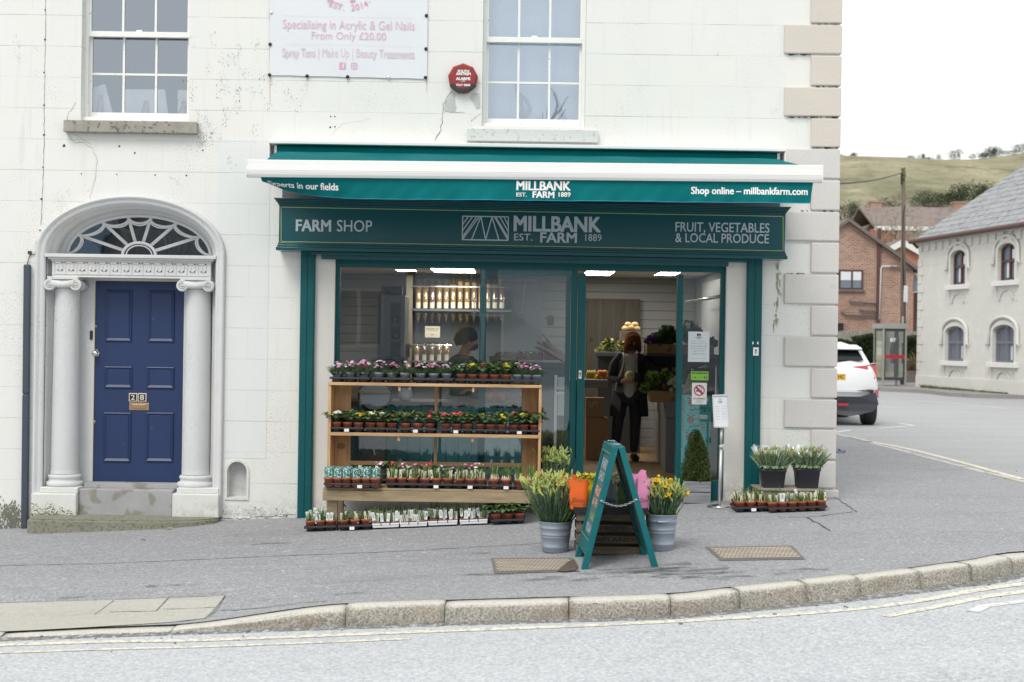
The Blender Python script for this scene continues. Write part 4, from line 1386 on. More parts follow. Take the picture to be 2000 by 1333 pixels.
for px, py in ((1133, 732), (1476, 687)):
 Yk = YF - 0.036 if px < 1200 else -0.064
 a = P(px - 2.8 - (2.6 if px > 1200 else 0), py + 8, Yk); b = P(px + 2.8 + (3 if px > 1200 else 0), py - 8, Yk)
 m.mi = 0
 m.box(a.x, b.x, Yk - 0.005, Yk + 0.003, a.z, b.z, 0.001)
 m.mi = 1
 cx, cz = (a.x + b.x) / 2, (a.z + b.z) / 2
 m.box(cx - 0.004, cx + 0.004, Yk - 0.007, Yk - 0.004, cz - 0.022, cz + 0.018)
 m.lathe([(0.009, 0), (0.009, 0.002)], (cx, Yk - 0.005, cz + 0.012), 10, Matrix.Rotation(R(90), 3, 'X'))
m.mi = 0
for px in (1470.5, 1480):
 a = P(px - 1.4, 673, -0.064); b = P(px + 1.4, 668, -0.064)
 m.box(a.x, b.x, -0.068, -0.06, a.z, b.z)
m.build('key_switch', [M['white'], paint('switch_red', (0.16, 0.05, 0.05), 0.5)], sf)
# fascia sign
YS = -0.23
fs_ = thing('fascia_sign', 'long dark green fascia board over the shop window with silver lettering', 'shop sign', (PX(1035, 450, YS), 0, PZ(1035, 490, YS)))
TK = -0.0035
XM = PX(1038, 450, YS)
fl0, fl1 = PX(545, 440, YS), PX(1533, 460, YS)
z_ct, z_ft, z_fb, z_bb = PZ(1038, 396, YS - 0.08), PZ(1038, 411.5, YS), PZ(1038, 482.5, YS), PZ(1038, 498, YS - 0.03)
m = MB()
m.box(fl0, fl1, YS, -0.001, z_fb - 0.01, z_ft + 0.02)
tilt(m, TK, XM)
board = m.build('board', M['fascia'], fs_)
m = MB()
h = z_ct - z_ft
steps = [(0.0, 0.22, 0.012), (0.22, 0.42, 0.028), (0.42, 0.66, 0.048), (0.66, 0.84, 0.066), (0.84, 1.0, 0.085)]
for a, b, o in steps:
 m.box(fl0 - o * 0.5, fl1 + o * 0.5, YS - o, -0.0015, z_ft + 0.004 + h * a, z_ft + 0.004 + h * b, 0.004)
tilt(m, TK, XM)
m.build('cornice', M['fascia'], fs_)
m = MB()
h = z_fb - z_bb
for a, b, o in ((0.0, 0.42, 0.05), (0.42, 0.72, 0.030), (0.72, 1.0, 0.014)):
 m.box(fl0 - o * 0.4, fl1 + o * 0.4, YS - o, -0.002, z_bb + h * a, z_bb + h * b - 0.0005, 0.004)
m.box(PX(612, 500), PX(1455, 510), YS + 0.06, -0.003, PZ(1035, 507), z_bb - 0.001, 0.004)
m.box(PX(630, 500), PX(1420, 510), YS + 0.12, -0.0035, PZ(1035, 515), PZ(1035, 506), 0.004)
tilt(m, TK, XM)
m.build('base_moulding', M['fascia'], fs_)
m = MB()
m.box(PX(551, 380, -0.16), PX(1524, 390, -0.16), -0.16, -0.0025, z_ct - 0.02, PZ(1035, 372, -0.16), 0.004)
m.build('lead_flashing', M['lead'], fs_)
Yt = YS - 0.0025
def gline(m, p, q, w):
 a, b = P(*p, Yt), P(*q, Yt)
 t = (b - a).normalized(); nn = Vector((-t.z, 0, t.x)) * w
 m.quad(a + nn, b + nn, b - nn, a - nn)
m = MB()
c = [(549, 405), (1529.5, 423.2), (1529.5, 490.3), (549, 472)]
for i in range(4): gline(m, c[i], c[(i + 1) % 4], 0.0032)
m.build('gold_line', M['gold'], fs_)
m = MB()
def sgn(m, body, px0, px1, pyt, pyb, bold, Y=Yt, space=1.0):
 a = P(px0, pyb, Y); b = P(px1, pyt, Y)
 put_text(m, body, on_y(Y), a.x, b.x, a.z, b.z, bold, 0, space)
sgn(m, 'FARM', 577.5, 647, 430, 452, 0.030)
sgn(m, 'SHOP', 658, 727, 431, 452.5, 0.004)
sgn(m, 'MILLBANK', 1003, 1174, 424, 452, 0.034)
sgn(m, 'EST.', 1004, 1040, 457, 470, 0.006)
sgn(m, 'FARM', 1055, 1127, 455, 474, 0.024)
sgn(m, '1889', 1143, 1175, 458, 471, 0.0)
sgn(m, 'FRUIT, VEGETABLES', 1319, 1503, 436.5, 455.5, 0.008)
sgn(m, '& LOCAL PRODUCE', 1319, 1502, 458, 473.5, 0.008)
m.build('lettering', M['silver'], fs_)
V_ = lambda *a: Vector(a)
def emblem(m, px0, px1, pyt, pyb, Y, w):
 a = P(px0, pyb, Y); b = P(px1, pyt, Y)
 fn = lambda u, v: Vector((a.x + (b.x - a.x) * u, Y, a.z + (b.z - a.z) * v))
 cnt = [0]
 def ln(u0, v0, u1, v1):
  cnt[0] += 1
  up = V_(0, -0.00022 * cnt[0], 0)
  p, q = fn(u0, v0) + up, fn(u1, v1) + up
  t = (q - p).normalized(); nn = Vector((-t.z, 0, t.x)) * w
  m.quad(p + nn, q + nn, q - nn, p - nn)
 ln(0, 0, 1, 0); ln(0, 1, 1, 1); ln(0, 0, 0, 1); ln(1, 0, 1, 1)
 ln(0.40, 1, 0.20, 0)
 ln(0.40, 0.97, 0.51, 0.02); ln(0.64, 0.97, 0.51, 0.02); ln(0.64, 1, 0.80, 0)
 for v0, u1 in ((0.10, 0.31), (0.38, 0.22), (0.64, 0.13)):
  ln(0.0, v0, u1, 1.0); ln(1.0, v0, 1 - u1 + 0.03, 1.0)
 ln(0.0, 0.0, 0.36, 0.98); ln(1.0, 0.0, 0.70, 0.98)
m = MB()
emblem(m, 903, 993, 424, 468.5, Yt, 0.0052)
m.build('emblem', M['silver'], fs_)
# awning
YB = -1.43
aw = thing('awning', 'teal shop awning half wound out, white front bar and lettered valance', 'awning', (PX(1035, 300), 0, PZ(1035, 300)))
ca, cb = PX(528, 285, -0.1), PX(1531, 285, -0.1)
czt, czb = PZ(1030, 282, -0.2) - 0.034, PZ(1030, 324, -0.2)
m = MB()
m.box(ca, cb, -0.22, -0.001, czt, czt + 0.034, 0.006)
m.box(ca, cb, -0.03, -0.001, czb, czt - 0.001, 0.003)
m.box(ca, ca + 0.012, -0.21, -0.031, czb, czt - 0.001, 0.002)
m.box(cb - 0.012, cb, -0.21, -0.031, czb, czt - 0.001, 0.002)
tilt(m, -0.0012, XM)
m.build('cassette', M['frame_white'], aw)
m = MB()
m.box(ca + 0.05, ca + 0.075, -0.17, -0.05, czb + 0.03, czt - 0.01, 0.003)
tilt(m, -0.0012, XM)
m.build('bracket', M['alu'], aw)
m = MB()
m.box(cb - 0.075, cb - 0.05, -0.17, -0.05, czb + 0.03, czt - 0.01, 0.003)
tilt(m, -0.0012, XM)
m.build('bracket', M['alu'], aw)
zr = czt - 0.050
zc0 = PZ(1030, 303, -0.16)
m = MB()
m.lathe([(0.052, ca + 0.08), (0.052, cb - 0.08)], (0, -0.115, zr), 18, Matrix.Rotation(R(90), 3, 'Y'))
tilt(m, -0.0012, XM)
m.build('roller', M['awn_top'], aw)
b0, b1 = PX(484, 329, YB), PX(1604, 339, YB)
zbar_t, zbar_b = PZ(1044, 317, YB - 0.05), PZ(1044, 350.5, YB - 0.05)
BT = 0.0047
xbm = (b0 + b1) / 2
m = MB()
H = zbar_t - zbar_b
pr = [(YB + 0.06, zbar_t - 0.008), (YB + 0.05, zbar_t), (YB - 0.035, zbar_t), (YB - 0.048, zbar_t - 0.006), (YB - 0.048, zbar_t - H * 0.26), (YB - 0.046, zbar_t - H * 0.28), (YB - 0.052, zbar_t - H * 0.30),
      (YB - 0.054, zbar_t - H * 0.62), (YB - 0.050, zbar_t - H * 0.64), (YB - 0.052, zbar_t - H * 0.67), (YB - 0.044, zbar_t - H * 0.86), (YB - 0.030, zbar_b), (YB + 0.05, zbar_b), (YB + 0.06, zbar_b + 0.01)]
m.prism(pr, b0, b1, 'x')
m.box(b0 - 0.006, b0 + 0.001, YB - 0.056, YB + 0.062, zbar_b - 0.001, zbar_t + 0.001, 0.002)
m.box(b1 - 0.001, b1 + 0.006, YB - 0.056, YB + 0.062, zbar_b - 0.001, zbar_t + 0.001, 0.002)
tilt(m, BT, xbm)
m.build('front_bar', M['frame_white'], aw)
gr = []
rw = random.Random(11)
for i in range(61):
 u = i / 60
 row = []
 for j in range(13):
  t = j / 12
  xa = ca + 0.09 + (cb - ca - 0.18) * u
  xb_ = PX(514, 320, YB) + (PX(1576, 320, YB) - PX(514, 320, YB)) * u
  x = xa + (xb_ - xa) * t
  y = -0.16 + (YB + 0.05 + 0.16) * t
  z = zc0 + (zbar_t + BT * (x - xbm) - 0.002 - zc0) * t
  env = math.sin(math.pi * t)
  z += env * (-0.006 + 0.016 * math.sin(u * 21 + t * 2) + 0.014 * math.sin(u * 47 + 1.3 - 3 * t) + 0.022 * math.exp(-((u - 0.12) / 0.06) ** 2) + 0.014 * math.exp(-((u - 0.86) / 0.04) ** 2))
  row.append(Vector((x, y, z)))
 gr.append(row)
m = MB()
m.sheet(gr)
m.build('cloth', M['awn_top'], aw)
v0, v1 = PX(509, 350, YB), PX(1588, 355, YB)
VH = 0.188
_pts = [(509, 0.02), (522.5, 0.24), (549.5, 0.53), (590, 0.76), (638, 0.90), (695, 0.985), (760, 1.0)]
_vx = [(PX(p, 360, YB), c) for p, c in _pts]
def vcos(x):
 if x <= _vx[0][0]: return _vx[0][1]
 for (a, ca_), (b, cb_) in zip(_vx[:-1], _vx[1:]):
  if x <= b:
   return ca_ + (cb_ - ca_) * (x - a) / (b - a)
 return 1.0
def vpt(x, t, out=0.0):
 co = vcos(x)
 si = math.sqrt(max(0.0, 1 - co * co))
 hh = VH
 wv = 0.012 * math.sin(x * 5.1) * t + 0.010 * math.sin(x * 13 + 2) * t * t + 0.006 * math.sin(x * 31 + t * 5) * t
 ct = 1 - (1 - co) * min(1, 0.35 + 0.65 * t)
 zz = zbar_b + BT * (x - xbm) + 0.004 - t * hh * ct
 yy = YB - 0.005 + t * hh * si + wv - out
 return Vector((x, yy, zz))
m = MB()
m.sheet([[vpt(v0 + (v1 - v0) * i / 160 - (0.022 * j / 10 if i == 160 else 0), j / 10) for j in range(11)] for i in range(161)])
va = m.build('valance', M['awn_top'], aw)
m = MB()
m.sheet([[vpt(v0 + (v1 - v0) * i / 160 - (0.022 if i == 160 else 0), t, 0.0015) for t in (0.955, 0.995)] for i in range(161)])
m.build('hem', paint('hem_blue', (0.012, 0.21, 0.32), 0.7), va)
def vtext(m, body, px0, px1, pyt, pyb, bold, bx=None):
 def tt(px, py):
  q = P(px, py, YB)
  return q.x, (zbar_b + BT * (q.x - xbm) + 0.004 - q.z) / VH
 xa, tb = tt(px0, pyb); xb_, tp = tt(px1, pyt)
 put_text(m, body, lambda x, z: vpt(x, -z, 0.0035), xa, xb_, -tb, -tp, bold)
m = MB()
vtext(m, 'MILLBANK', 1008.5, 1114.5, 355, 372, 0.036)
vtext(m, 'EST.', 1008.5, 1029, 377, 384.5, 0.02)
vtext(m, 'FARM', 1040, 1083, 374.5, 387, 0.036)
vtext(m, '1889', 1091, 1114.5, 376, 385, 0.02)
vtext(m, 'Shop online \u2013 millbankfarm.com', 1349.5, 1577.5, 367.5, 384, 0.03)
x0e, x1e = PX(520, 360, YB), PX(660.5, 370, YB)
put_text(m, 'Experts in our fields', lambda x, z: vpt(x, -z, 0.0035), x0e, x1e, -0.74, -0.27, 0.03)
m.build('lettering', M['white'], va)
for sx, ex, s in ((-1.75, -1.15, 1), (2.05, 1.5, -1)):
 m = MB()
 a = Vector((sx, -0.06, czb + 0.06)); b = Vector((ex, -0.72, (czb + zbar_b) / 2 + 0.07)); c = Vector((sx - 0.25 * s, YB + 0.07, zbar_b + 0.06))
 m.tube([a, b], 0.026, 8); m.tube([b, c], 0.022, 8)
 m.ball(b, 0.035, 8, 6)
 m.build('folding_arm', M['frame_white'], aw)
# banner, alarm, drainpipe
bn = thing('advert_banner', 'white vinyl beauty salon banner with pink lettering bolted high on the wall', 'banner', P(681, 150, -0.01))
m = MB()
cor = [(527.5, -60), (836, -50), (834, 155), (527, 147.5)]
g = []
for i in range(25):
 row = []
 for j in range(15):
  u, v = i / 24, j / 14
  px = (cor[3][0] * (1 - u) + cor[2][0] * u) * (1 - v) + (cor[0][0] * (1 - u) + cor[1][0] * u) * v
  py = (cor[3][1] * (1 - u) + cor[2][1] * u) * (1 - v) + (cor[0][1] * (1 - u) + cor[1][1] * u) * v
  q = P(px, py, -0.012)
  q.y += 0.0035 * math.sin(u * 9 + v * 2) * math.sin(v * 7) - 0.001
  if v == 0: q.z += 0.006 * math.sin(u * math.pi * 4) ** 2 * 0.6
  row.append(q)
 g.append(row)
m.sheet(g)
bs = m.build('sheet', M['banner'], bn)
YBN = -0.019
m = MB()
sgn(m, 'Specialising in Acrylic & Gel Nails', 552, 810, 42, 61, 0.0, YBN)
sgn(m, 'From Only \u00a320.00', 608.5, 754, 64, 81, 0.0, YBN)
m.build('lettering', M['pink'], bn)
m = MB()
sgn(m, 'Spray Tans | Make Up | Beauty Treatments', 551, 809.5, 97, 116, 0.0, YBN)
def thin(p, q, w, Y):
 a, b = P(*p, Y), P(*q, Y)
 t = (b - a).normalized(); nn = Vector((-t.z, 0, t.x)) * w
 return a + nn, b + nn, b - nn, a - nn
m.quad(*thin((553, 31), (811, 36), 0.0008, YBN)); m.quad(*thin((553, 86), (808, 91), 0.0008, YBN))
m.build('small_lettering', M['pink_l'], bn)
m = MB()
def arc_text(m, body, pcx, pcy, rpx, a0, a1, hpx, Y, bold=0.0):
 n = len(body)
 for i, ch in enumerate(body):
  if ch == ' ': continue
  a = a0 + (a1 - a0) * i / (n - 1)
  vs, fs, x0, x1, y0, y1 = text_geo(ch, bold)
  c = P(pcx + rpx * math.sin(R(a)), pcy + rpx * math.cos(R(a)), Y)
  k = hpx / 200 / 0.72
  ca_, sa_ = math.cos(R(a)), math.sin(R(a))
  xm = (x0 + x1) / 2
  m.add(vs, fs, lambda v: c + Vector(((v.x - xm) * k * ca_ - (v.y - 0.36) * k * sa_ * 1.0 + 0, 0, (v.x - xm) * k * sa_ + (v.y - 0.36) * k * ca_)))
arc_text(m, '\u00b7EST. 2014\u00b7', 682, -60, 75, -34, 32, 12, YBN, 0.01)
sgn(m, 'K', 640, 652, -8, 3, 0.02, YBN); sgn(m, 'B', 684, 694, -6, 5, 0.02, YBN)
a, b = P(662.5, 135, YBN), P(675, 122.5, YBN)
m.quad(Vector((a.x, YBN, a.z)), Vector((b.x, YBN, a.z)), Vector((b.x, YBN, b.z)), Vector((a.x, YBN, b.z)))
a, b = P(685, 135.5, YBN), P(698, 123, YBN)
def rrect(x0, x1, z0, z1, r, n=6):
 o = []
 for cx, cz, t0 in ((x1 - r, z1 - r, 0), (x0 + r, z1 - r, 90), (x0 + r, z0 + r, 180), (x1 - r, z0 + r, 270)):
  for k in range(n + 1):
   t = R(t0 + 90 * k / n); o.append((cx + r * math.cos(t), cz + r * math.sin(t)))
 return o
vs, fs = plate(rrect(a.x, b.x, a.z, b.z, 0.018), [rrect(a.x + 0.006, b.x - 0.006, a.z + 0.006, b.z - 0.006, 0.013)])
m.add(vs, fs, to_xz(YBN))
cx, cz = (a.x + b.x) / 2, (a.z + b.z) / 2
vs, fs = plate([(cx + 0.016 * math.cos(t * math.pi / 8), cz + 0.016 * math.sin(t * math.pi / 8)) for t in range(16)], [[(cx + 0.0105 * math.cos(t * math.pi / 8), cz + 0.0105 * math.sin(t * math.pi / 8)) for t in range(16)]])
m.add(vs, fs, to_xz(YBN))
m.box(b.x - 0.017, b.x - 0.012, YBN - 0.0005, YBN, b.z - 0.017, b.z - 0.012)
m.build('icon', M['pink_d'], bn)
m = MB()
sgn(m, 'f', 668.5, 673.5, 124.5, 135, 0.05, YBN - 0.002)
m.build('icon_letter', M['banner'], bn)
for px, py, dark in ((529.5, 25, 0), (527.5, 87, 1), (526.5, 147, 1), (600, 149, 1), (679, 150.5, 1), (759, 151.5, 0), (831, 152, 1), (832, 96, 1), (833, 31, 1)):
 m = MB()
 c = P(px, py, -0.016)
 m.lathe([(0.017, 0.0), (0.017, 0.006), (0.012, 0.011), (0.005, 0.013)], c, 12, Matrix.Rotation(R(90), 3, 'X'))
 m.build('bolt', M['black'] if dark else M['chrome'], bn, label=None if dark else 'bare metal bolt')
al = thing('alarm_box', 'red octagonal alarm box with white lettering on cracked wall', 'alarm box', P(905, 156, 0))
m = MB()
ac = P(904.5, 155.5, 0)
ro = 0.147
pts9 = [(ro * math.sin(2 * math.pi * k / 9), ro * math.cos(2 * math.pi * k / 9)) for k in range(9)]
tm = MB()
tm.prism([(ac.x + x, ac.z + z) for x, z in pts9], -0.002, -0.05, 'y')
rows = []
for k_, y in ((1.0, -0.05), (0.84, -0.075), (0.0, -0.075)):
 rows.append([Vector((ac.x + x * k_, y - 0.0005, ac.z + z * k_)) for x, z in pts9 + [pts9[0]]])
tm.sheet(rows, False)
albody = tm.build('body', M['alarm_red'], al)
m = MB()
for a0, a1 in ((118, 150), (155, 205), (210, 242)):
 ring = []
 for r_, y in ((1.0, -0.052), (0.86, -0.0745), (0.70, -0.078)):
  ring.append([Vector((ac.x + ro * r_ * math.sin(R(a)), y - 0.001, ac.z + ro * r_ * math.cos(R(a)))) for a in (a0, (a0 + a1) / 2, a1)])
 m.sheet(ring, False)
m.build('black_panel', M['alarm_dark'], al)
m = MB()
Ya = -0.079
sgn(m, 'SOUTH', 893.5, 916.5, 137, 142, 0.05, Ya); sgn(m, 'ANTRIM', 890.5, 919.5, 142.3, 147.3, 0.05, Ya)
sgn(m, 'ALARMS', 890.5, 919, 151.5, 157, 0.05, Ya); sgn(m, 'LTD.', 901, 909, 157.8, 160.2, 0.03, Ya)
sgn(m, '9267 8888', 891, 918.5, 164.5, 168.5, 0.03, Ya)
m.build('lettering', M['white'], al)
dp = thing('cable_duct', 'dark grey plastic duct running up the wall beside the blue door', 'pipe', P(48, 1032, 0))
m = MB()
for k in range(2):
 pass
dpts = [P(53.5, 517, -0.03), P(51, 770, -0.03), P(48, 1033, -0.03)]
for a, b in zip(dpts[:-1], dpts[1:]):
 w = 0.031
 m.hexa([a + Vector((-w, -0.028, 0)), a + Vector((w, -0.028, 0)), a + Vector((w, 0.028, 0)), a + Vector((-w, 0.028, 0)),
   b + Vector((-w, -0.028, 0)), b + Vector((w, -0.028, 0)), b + Vector((w, 0.028, 0)), b + Vector((-w, 0.028, 0))], 0.012, 3)
m.build('duct', M['pipe'], dp)
m = MB()
for py in (622, 724, 825, 925):
 for s in (-1, 1):
  c = P(51 + s * 6.6 - (py - 770) * 0.011, py + 1.5 * s, -0.012)
  m.ball(c, 0.007, 6, 4)
m.build('screw', M['chrome'], dp)
m = MB()
m.tube([P(53, 518, -0.02), P(56, 505, -0.015), P(60, 497, -0.01), P(68, 498, -0.01), P(70, 490, -0.012), P(72, 474, -0.01), P(80, 462, -0.008)], 0.004, 6)
m.box(PX(56, 495), PX(62, 495), -0.03, -0.001, PZ(59, 497), PZ(59, 491), 0.002)
m.build('cable', M['bolt'], dp)
# inside the shop
FZ0 = 0.05
CZ = 2.56
IX0, IX1, IY1 = -2.75, 2.72, 7.3
M['lino'] = wood('shop_floor_board', (0.20, 0.125, 0.06), (0.34, 0.22, 0.11), (10, 1.2, 10), 0.5)
M['shop_wall'] = paint('shop_wall_grey', (0.25, 0.255, 0.25), 0.8, 0.06)
M['slate'] = paint('shelf_slate', (0.082, 0.090, 0.095), 0.6, 0.1)
M['teal_panel'] = paint('counter_teal', (0.06, 0.29, 0.34), 0.5, 0.08, obj=True)
M['tube_clear'] = glass('clear_tube', 0.08, (0.92, 0.92, 0.90))
M['grain'] = paint('grain_gold', (0.30, 0.185, 0.065), 0.8, 0.35, 60, obj=True)
M['grain2'] = paint('grain_brown', (0.16, 0.085, 0.04), 0.8, 0.45, 60, obj=True)
M['paper'] = paint('cream_paper', (0.52, 0.48, 0.38), 0.7, 0.04)
M['ink'] = paint('ink', (0.045, 0.05, 0.06), 0.7)
M['skin'] = paint('skin', (0.56, 0.33, 0.24), 0.55, 0.08)
M['counter_grey'] = paint('counter_grey', (0.24, 0.245, 0.255), 0.5, 0.08)
M['card'] = paint('cardboard', (0.36, 0.235, 0.13), 0.85, 0.12, 4)
M['crate_new'] = wood('produce_crate', (0.36, 0.22, 0.10), (0.52, 0.34, 0.17), (1.4, 14, 14))
M['lamp'] = emit('light_panel', (1.0, 0.94, 0.84), 15.0)
m = MB()
m.box(IX0, IX1, 0.16, IY1, -0.1, FZ0)
tag(m.build('floor', M['lino']), kind='structure')
m = MB()
m.box(IX0, IX1, 0.345, IY1, CZ, CZ + 0.05)
tag(m.build('ceiling', paint('shop_ceiling', (0.55, 0.53, 0.48), 0.9, 0.04)), kind='structure')
m = MB()
m.box(IX0 - 0.05, IX0, 0.345, IY1, -0.1, CZ)
m.box(IX1, IX1 + 0.05, 0.345, IY1, -0.1, CZ)
for k in range(19):        # boarded back wall
 z = FZ0 + k * 0.135
 m.box(IX0, IX1, IY1 + 0.0 + 0.004 * (k % 2), IY1 + 0.06, z, z + 0.131, 0.006)
m.box(IX0 - 0.05, IX1 + 0.05, IY1 + 0.05, IY1 + 0.12, -0.1, CZ)
tag(m.build('wall', M['shop_wall']), kind='structure')
m = MB()
a, b = P(1142, 880, 7.24), P(1250, 585, 7.24)
m.box(a.x, b.x, 7.2, 7.28, FZ0, b.z, 0.004)
bd = m.build('wooden_door', wood('back_door', (0.055, 0.047, 0.038), (0.085, 0.073, 0.058), (12, 12, 1.2)), org=(a.x, 7.2, FZ0))
tag(bd, 'dark boarded door in the back wall of the shop', 'door')
m = MB()
for dx in (-0.2, 0.0, 0.2):
 m.box((a.x + b.x) / 2 + dx - 0.006, (a.x + b.x) / 2 + dx + 0.006, 7.193, 7.2, FZ0 + 0.1, b.z - 0.05)
m.build('groove', M['slate'], bd)
li = 0
for (px0, px1, py, ln, lab) in ((845, 927, 530, 1.1, 'lit ceiling panel over the cereal dispensers'), (775, 812, 530, 0.35, 'short lit ceiling panel above the bread oven'), (1142, 1195, 535.5, 1.1, 'lit ceiling panel above the back door, seen at the doorway head'), (1284, 1322, 536.5, 0.8, 'lit ceiling panel beside the right door post')):
 rx, rz = ray((px0 + px1) / 2, py)
 d = (CZ - 0.02 - EYE) / rz
 yc = d - DIST
 x0, x1 = PX(px0, py, yc), PX(px1, py, yc)
 t = thing('ceiling_light', lab, 'ceiling light', ((x0 + x1) / 2, yc, CZ), group='lit panels in the shop ceiling')
 m = MB()
 m.box(x0 - 0.02, x1 + 0.02, yc - ln / 2 - 0.02, yc + ln / 2 + 0.02, CZ - 0.012, CZ - 0.001)
 m.build('frame', M['white'], t)
 m = MB()
 m.quad(Vector((x0, yc - ln / 2, CZ - 0.014)), Vector((x1, yc - ln / 2, CZ - 0.014)), Vector((x1, yc + ln / 2, CZ - 0.014)), Vector((x0, yc + ln / 2, CZ - 0.014)))
 m.build('diffuser', M['lamp'], t)
YD = 6.45
ds = thing('dispenser_shelf', 'dark shelving unit that carries the rows of cereal dispensers', 'shelf unit', (PX(900, 700, YD), YD, FZ0))
m = MB()
x0, x1 = PX(806, 600, YD + 0.2), PX(1060, 600, YD + 0.2)
m.box(x0, x1, YD + 0.22, YD + 0.26, FZ0, CZ - 0.1)
m.build('back_panel', M['slate'], ds)
for py in (607, 708):
 m = MB()
 z = PZ(890, py, YD)
 m.box(x0, PX(1000, 600, YD), YD - 0.1, YD + 0.22, z - 0.015, z + 0.015, 0.003)
 m.build('shelf', M['slate'], ds)
for py, xe in ((561, 985), (675.5, 884)):
 m = MB()
 z = PZ(890, py, YD - 0.1)
 m.box(x0, PX(xe, 600, YD - 0.1), YD - 0.115, YD - 0.095, z - 0.009, z + 0.009, 0.003)
 m.build('rail', M['chrome'], ds)
m = MB()
m.box(PX(806, 600, YD) - 0.09, PX(806, 600, YD), YD - 0.1, YD + 0.26, FZ0, CZ - 0.05, 0.004)
m.build('side_panel', paint('shelf_side', (0.20, 0.175, 0.145), 0.7, 0.1), ds)
ordn = ['first', 'second', 'third', 'fourth', 'fifth', 'sixth', 'seventh', 'eighth', 'ninth', 'tenth', 'eleventh', 'twelfth', 'thirteenth', 'fourteenth', 'fifteenth', 'sixteenth', 'seventeenth', 'eighteenth', 'nineteenth', 'twentieth']
def dispenser(px, pyt, pyb, fill, lab, grp, nozzle):
 b = P(px, pyb, YD)
 H = PZ(px, pyt, YD) - b.z
 t = thing('cereal_dispenser', lab, 'dispenser', (b.x, YD, b.z), group=grp)
 m = MB(); m.lathe([(0.038, 0.0), (0.041, 0.01), (0.041, H)], seg=14); m.build('tube', M['tube_clear'], t, local=True)
 m = MB(); m.lathe([(0.036, 0.012), (0.038, 0.02), (0.038, H * rr.uniform(0.72, 0.92))], seg=12); m.build('cereal', fill, t, local=True)
 m = MB()
 m.sheet([[Vector((0.043 * math.sin(R(a)), -0.043 * math.cos(R(a)), z)) for a in range(-45, 46, 15)] for z in (0.01, 0.095)])
 m.build('label', M['paper'], t, local=True)
 if nozzle:
  m = MB(); m.lathe([(0.016, -0.20), (0.018, -0.14), (0.036, -0.09), (0.038, -0.035)], seg=12); m.build('nozzle', M['tube_clear'], t, local=True)
  m = MB(); m.lathe([(0.010, -0.19), (0.014, -0.14), (0.030, -0.09), (0.030, -0.05)], seg=10); m.build('hopper', fill, t, local=True)
rr = random.Random(4)
for k in range(13):
 dispenser(817 + k * 13.6, 545, 604, M['grain2'] if k in (2, 11, 12) else M['grain'], 'clear cereal dispenser, %s from the left in the upper row' % ordn[k], 'cereal dispensers in the upper row', True)
for k in range(5):
 dispenser(814 + k * 14.6, 668, 706, M['grain2'] if k == 1 else M['grain'], 'clear cereal jar, %s from the left in the lower row' % ordn[k], 'cereal jars in the lower row', False)
def sheet_sign(name, lab, cat, px0, px1, pyt, pyb, Y, matl, lines, ink=None, head=None):
 a = P(px0, pyb, Y); b = P(px1, pyt, Y)
 t = thing(name, lab, cat, ((a.x + b.x) / 2, Y, a.z))
 m = MB(); m.box(a.x, b.x, Y, Y + 0.002, a.z, b.z); m.build('sheet', matl, t)
 m = MB()
 for body, u0, u1, v0, v1, bold in lines:
  put_text(m, body, on_y(Y - 0.0015), a.x + (b.x - a.x) * u0, a.x + (b.x - a.x) * u1, a.z + (b.z - a.z) * v0, a.z + (b.z - a.z) * v1, bold)
 m.build('print', ink or M['ink'], t)
 return t, a, b
sheet_sign('paper_notice', 'cream paper notice fixed between the two rows of dispensers', 'notice', 830, 859.5, 638, 659.5, YD - 0.12, M['paper'],
           [('Please ask a member of staff', 0.08, 0.92, 0.78, 0.9, 0.01), ('for help with refills', 0.15, 0.85, 0.6, 0.72, 0.01), ('Thank you', 0.38, 0.62, 0.18, 0.32, 0.01)])
YO = 3.6
ov = thing('bread_cabinet', 'tall grey bread cabinet with a lit open side', 'cabinet', (PX(765, 700, YO), YO, FZ0))
a, b = P(737, 697, YO), P(763, 577, YO)
x3 = PX(791, 600, YO)
m = MB()
m.box(a.x, b.x, YO, YO + 0.7, a.z, b.z, 0.005)
m.box(b.x, x3, YO, YO + 0.7, b.z - 0.09, b.z, 0.005)
m.box(b.x, x3, YO + 0.4, YO + 0.7, a.z, b.z - 0.09)
m.box(x3 - 0.05, x3, YO, YO + 0.4, a.z, b.z - 0.09, 0.003)
m.build('body', paint('cabinet_grey', (0.30, 0.32, 0.33), 0.5, 0.06), ov)
m = MB()
for z in (0.25, 0.5):
 m.box(b.x, x3 - 0.05, YO + 0.02, YO + 0.4, a.z + (b.z - a.z) * z, a.z + (b.z - a.z) * z + 0.02)
m.build('shelf', M['crate_new'], ov)
m = MB(); m.box(a.x, x3, YO + 0.05, YO + 0.65, FZ0, a.z - 0.002, 0.005); m.build('base', M['slate'], ov)
m = MB(); m.tube([(a.x + 0.02, YO + 0.2, b.z + 0.06), (x3 - 0.05, YO + 0.2, b.z + 0.06)], 0.06, 10); m.build('roller', M['black'], ov)
for k, (u, v, c) in enumerate(((0.35, 0.55, 0), (0.6, 0.55, 1), (0.45, 0.28, 0))):
 m = MB(); c0 = Vector((b.x + (x3 - 0.05 - b.x) * u, YO + 0.15, a.z + (b.z - a.z) * v + 0.045))
 m.ball(c0, 0.05, 10, 7, (0.9, 1.4, 0.9))
 tag(m.build('bread_loaf', M['grain'] if c == 0 else M['grain2'], org=c0), ['golden loaf on the upper cabinet shelf', 'dark brown loaf on the upper cabinet shelf', 'golden loaf on the lower cabinet shelf'][k], 'bread')
m = MB(); a, b = P(790.5, 698, YO - 0.05), P(800.5, 672, YO - 0.05)
m.box(a.x, b.x, YO - 0.06, YO - 0.05, a.z, b.z, 0.002)
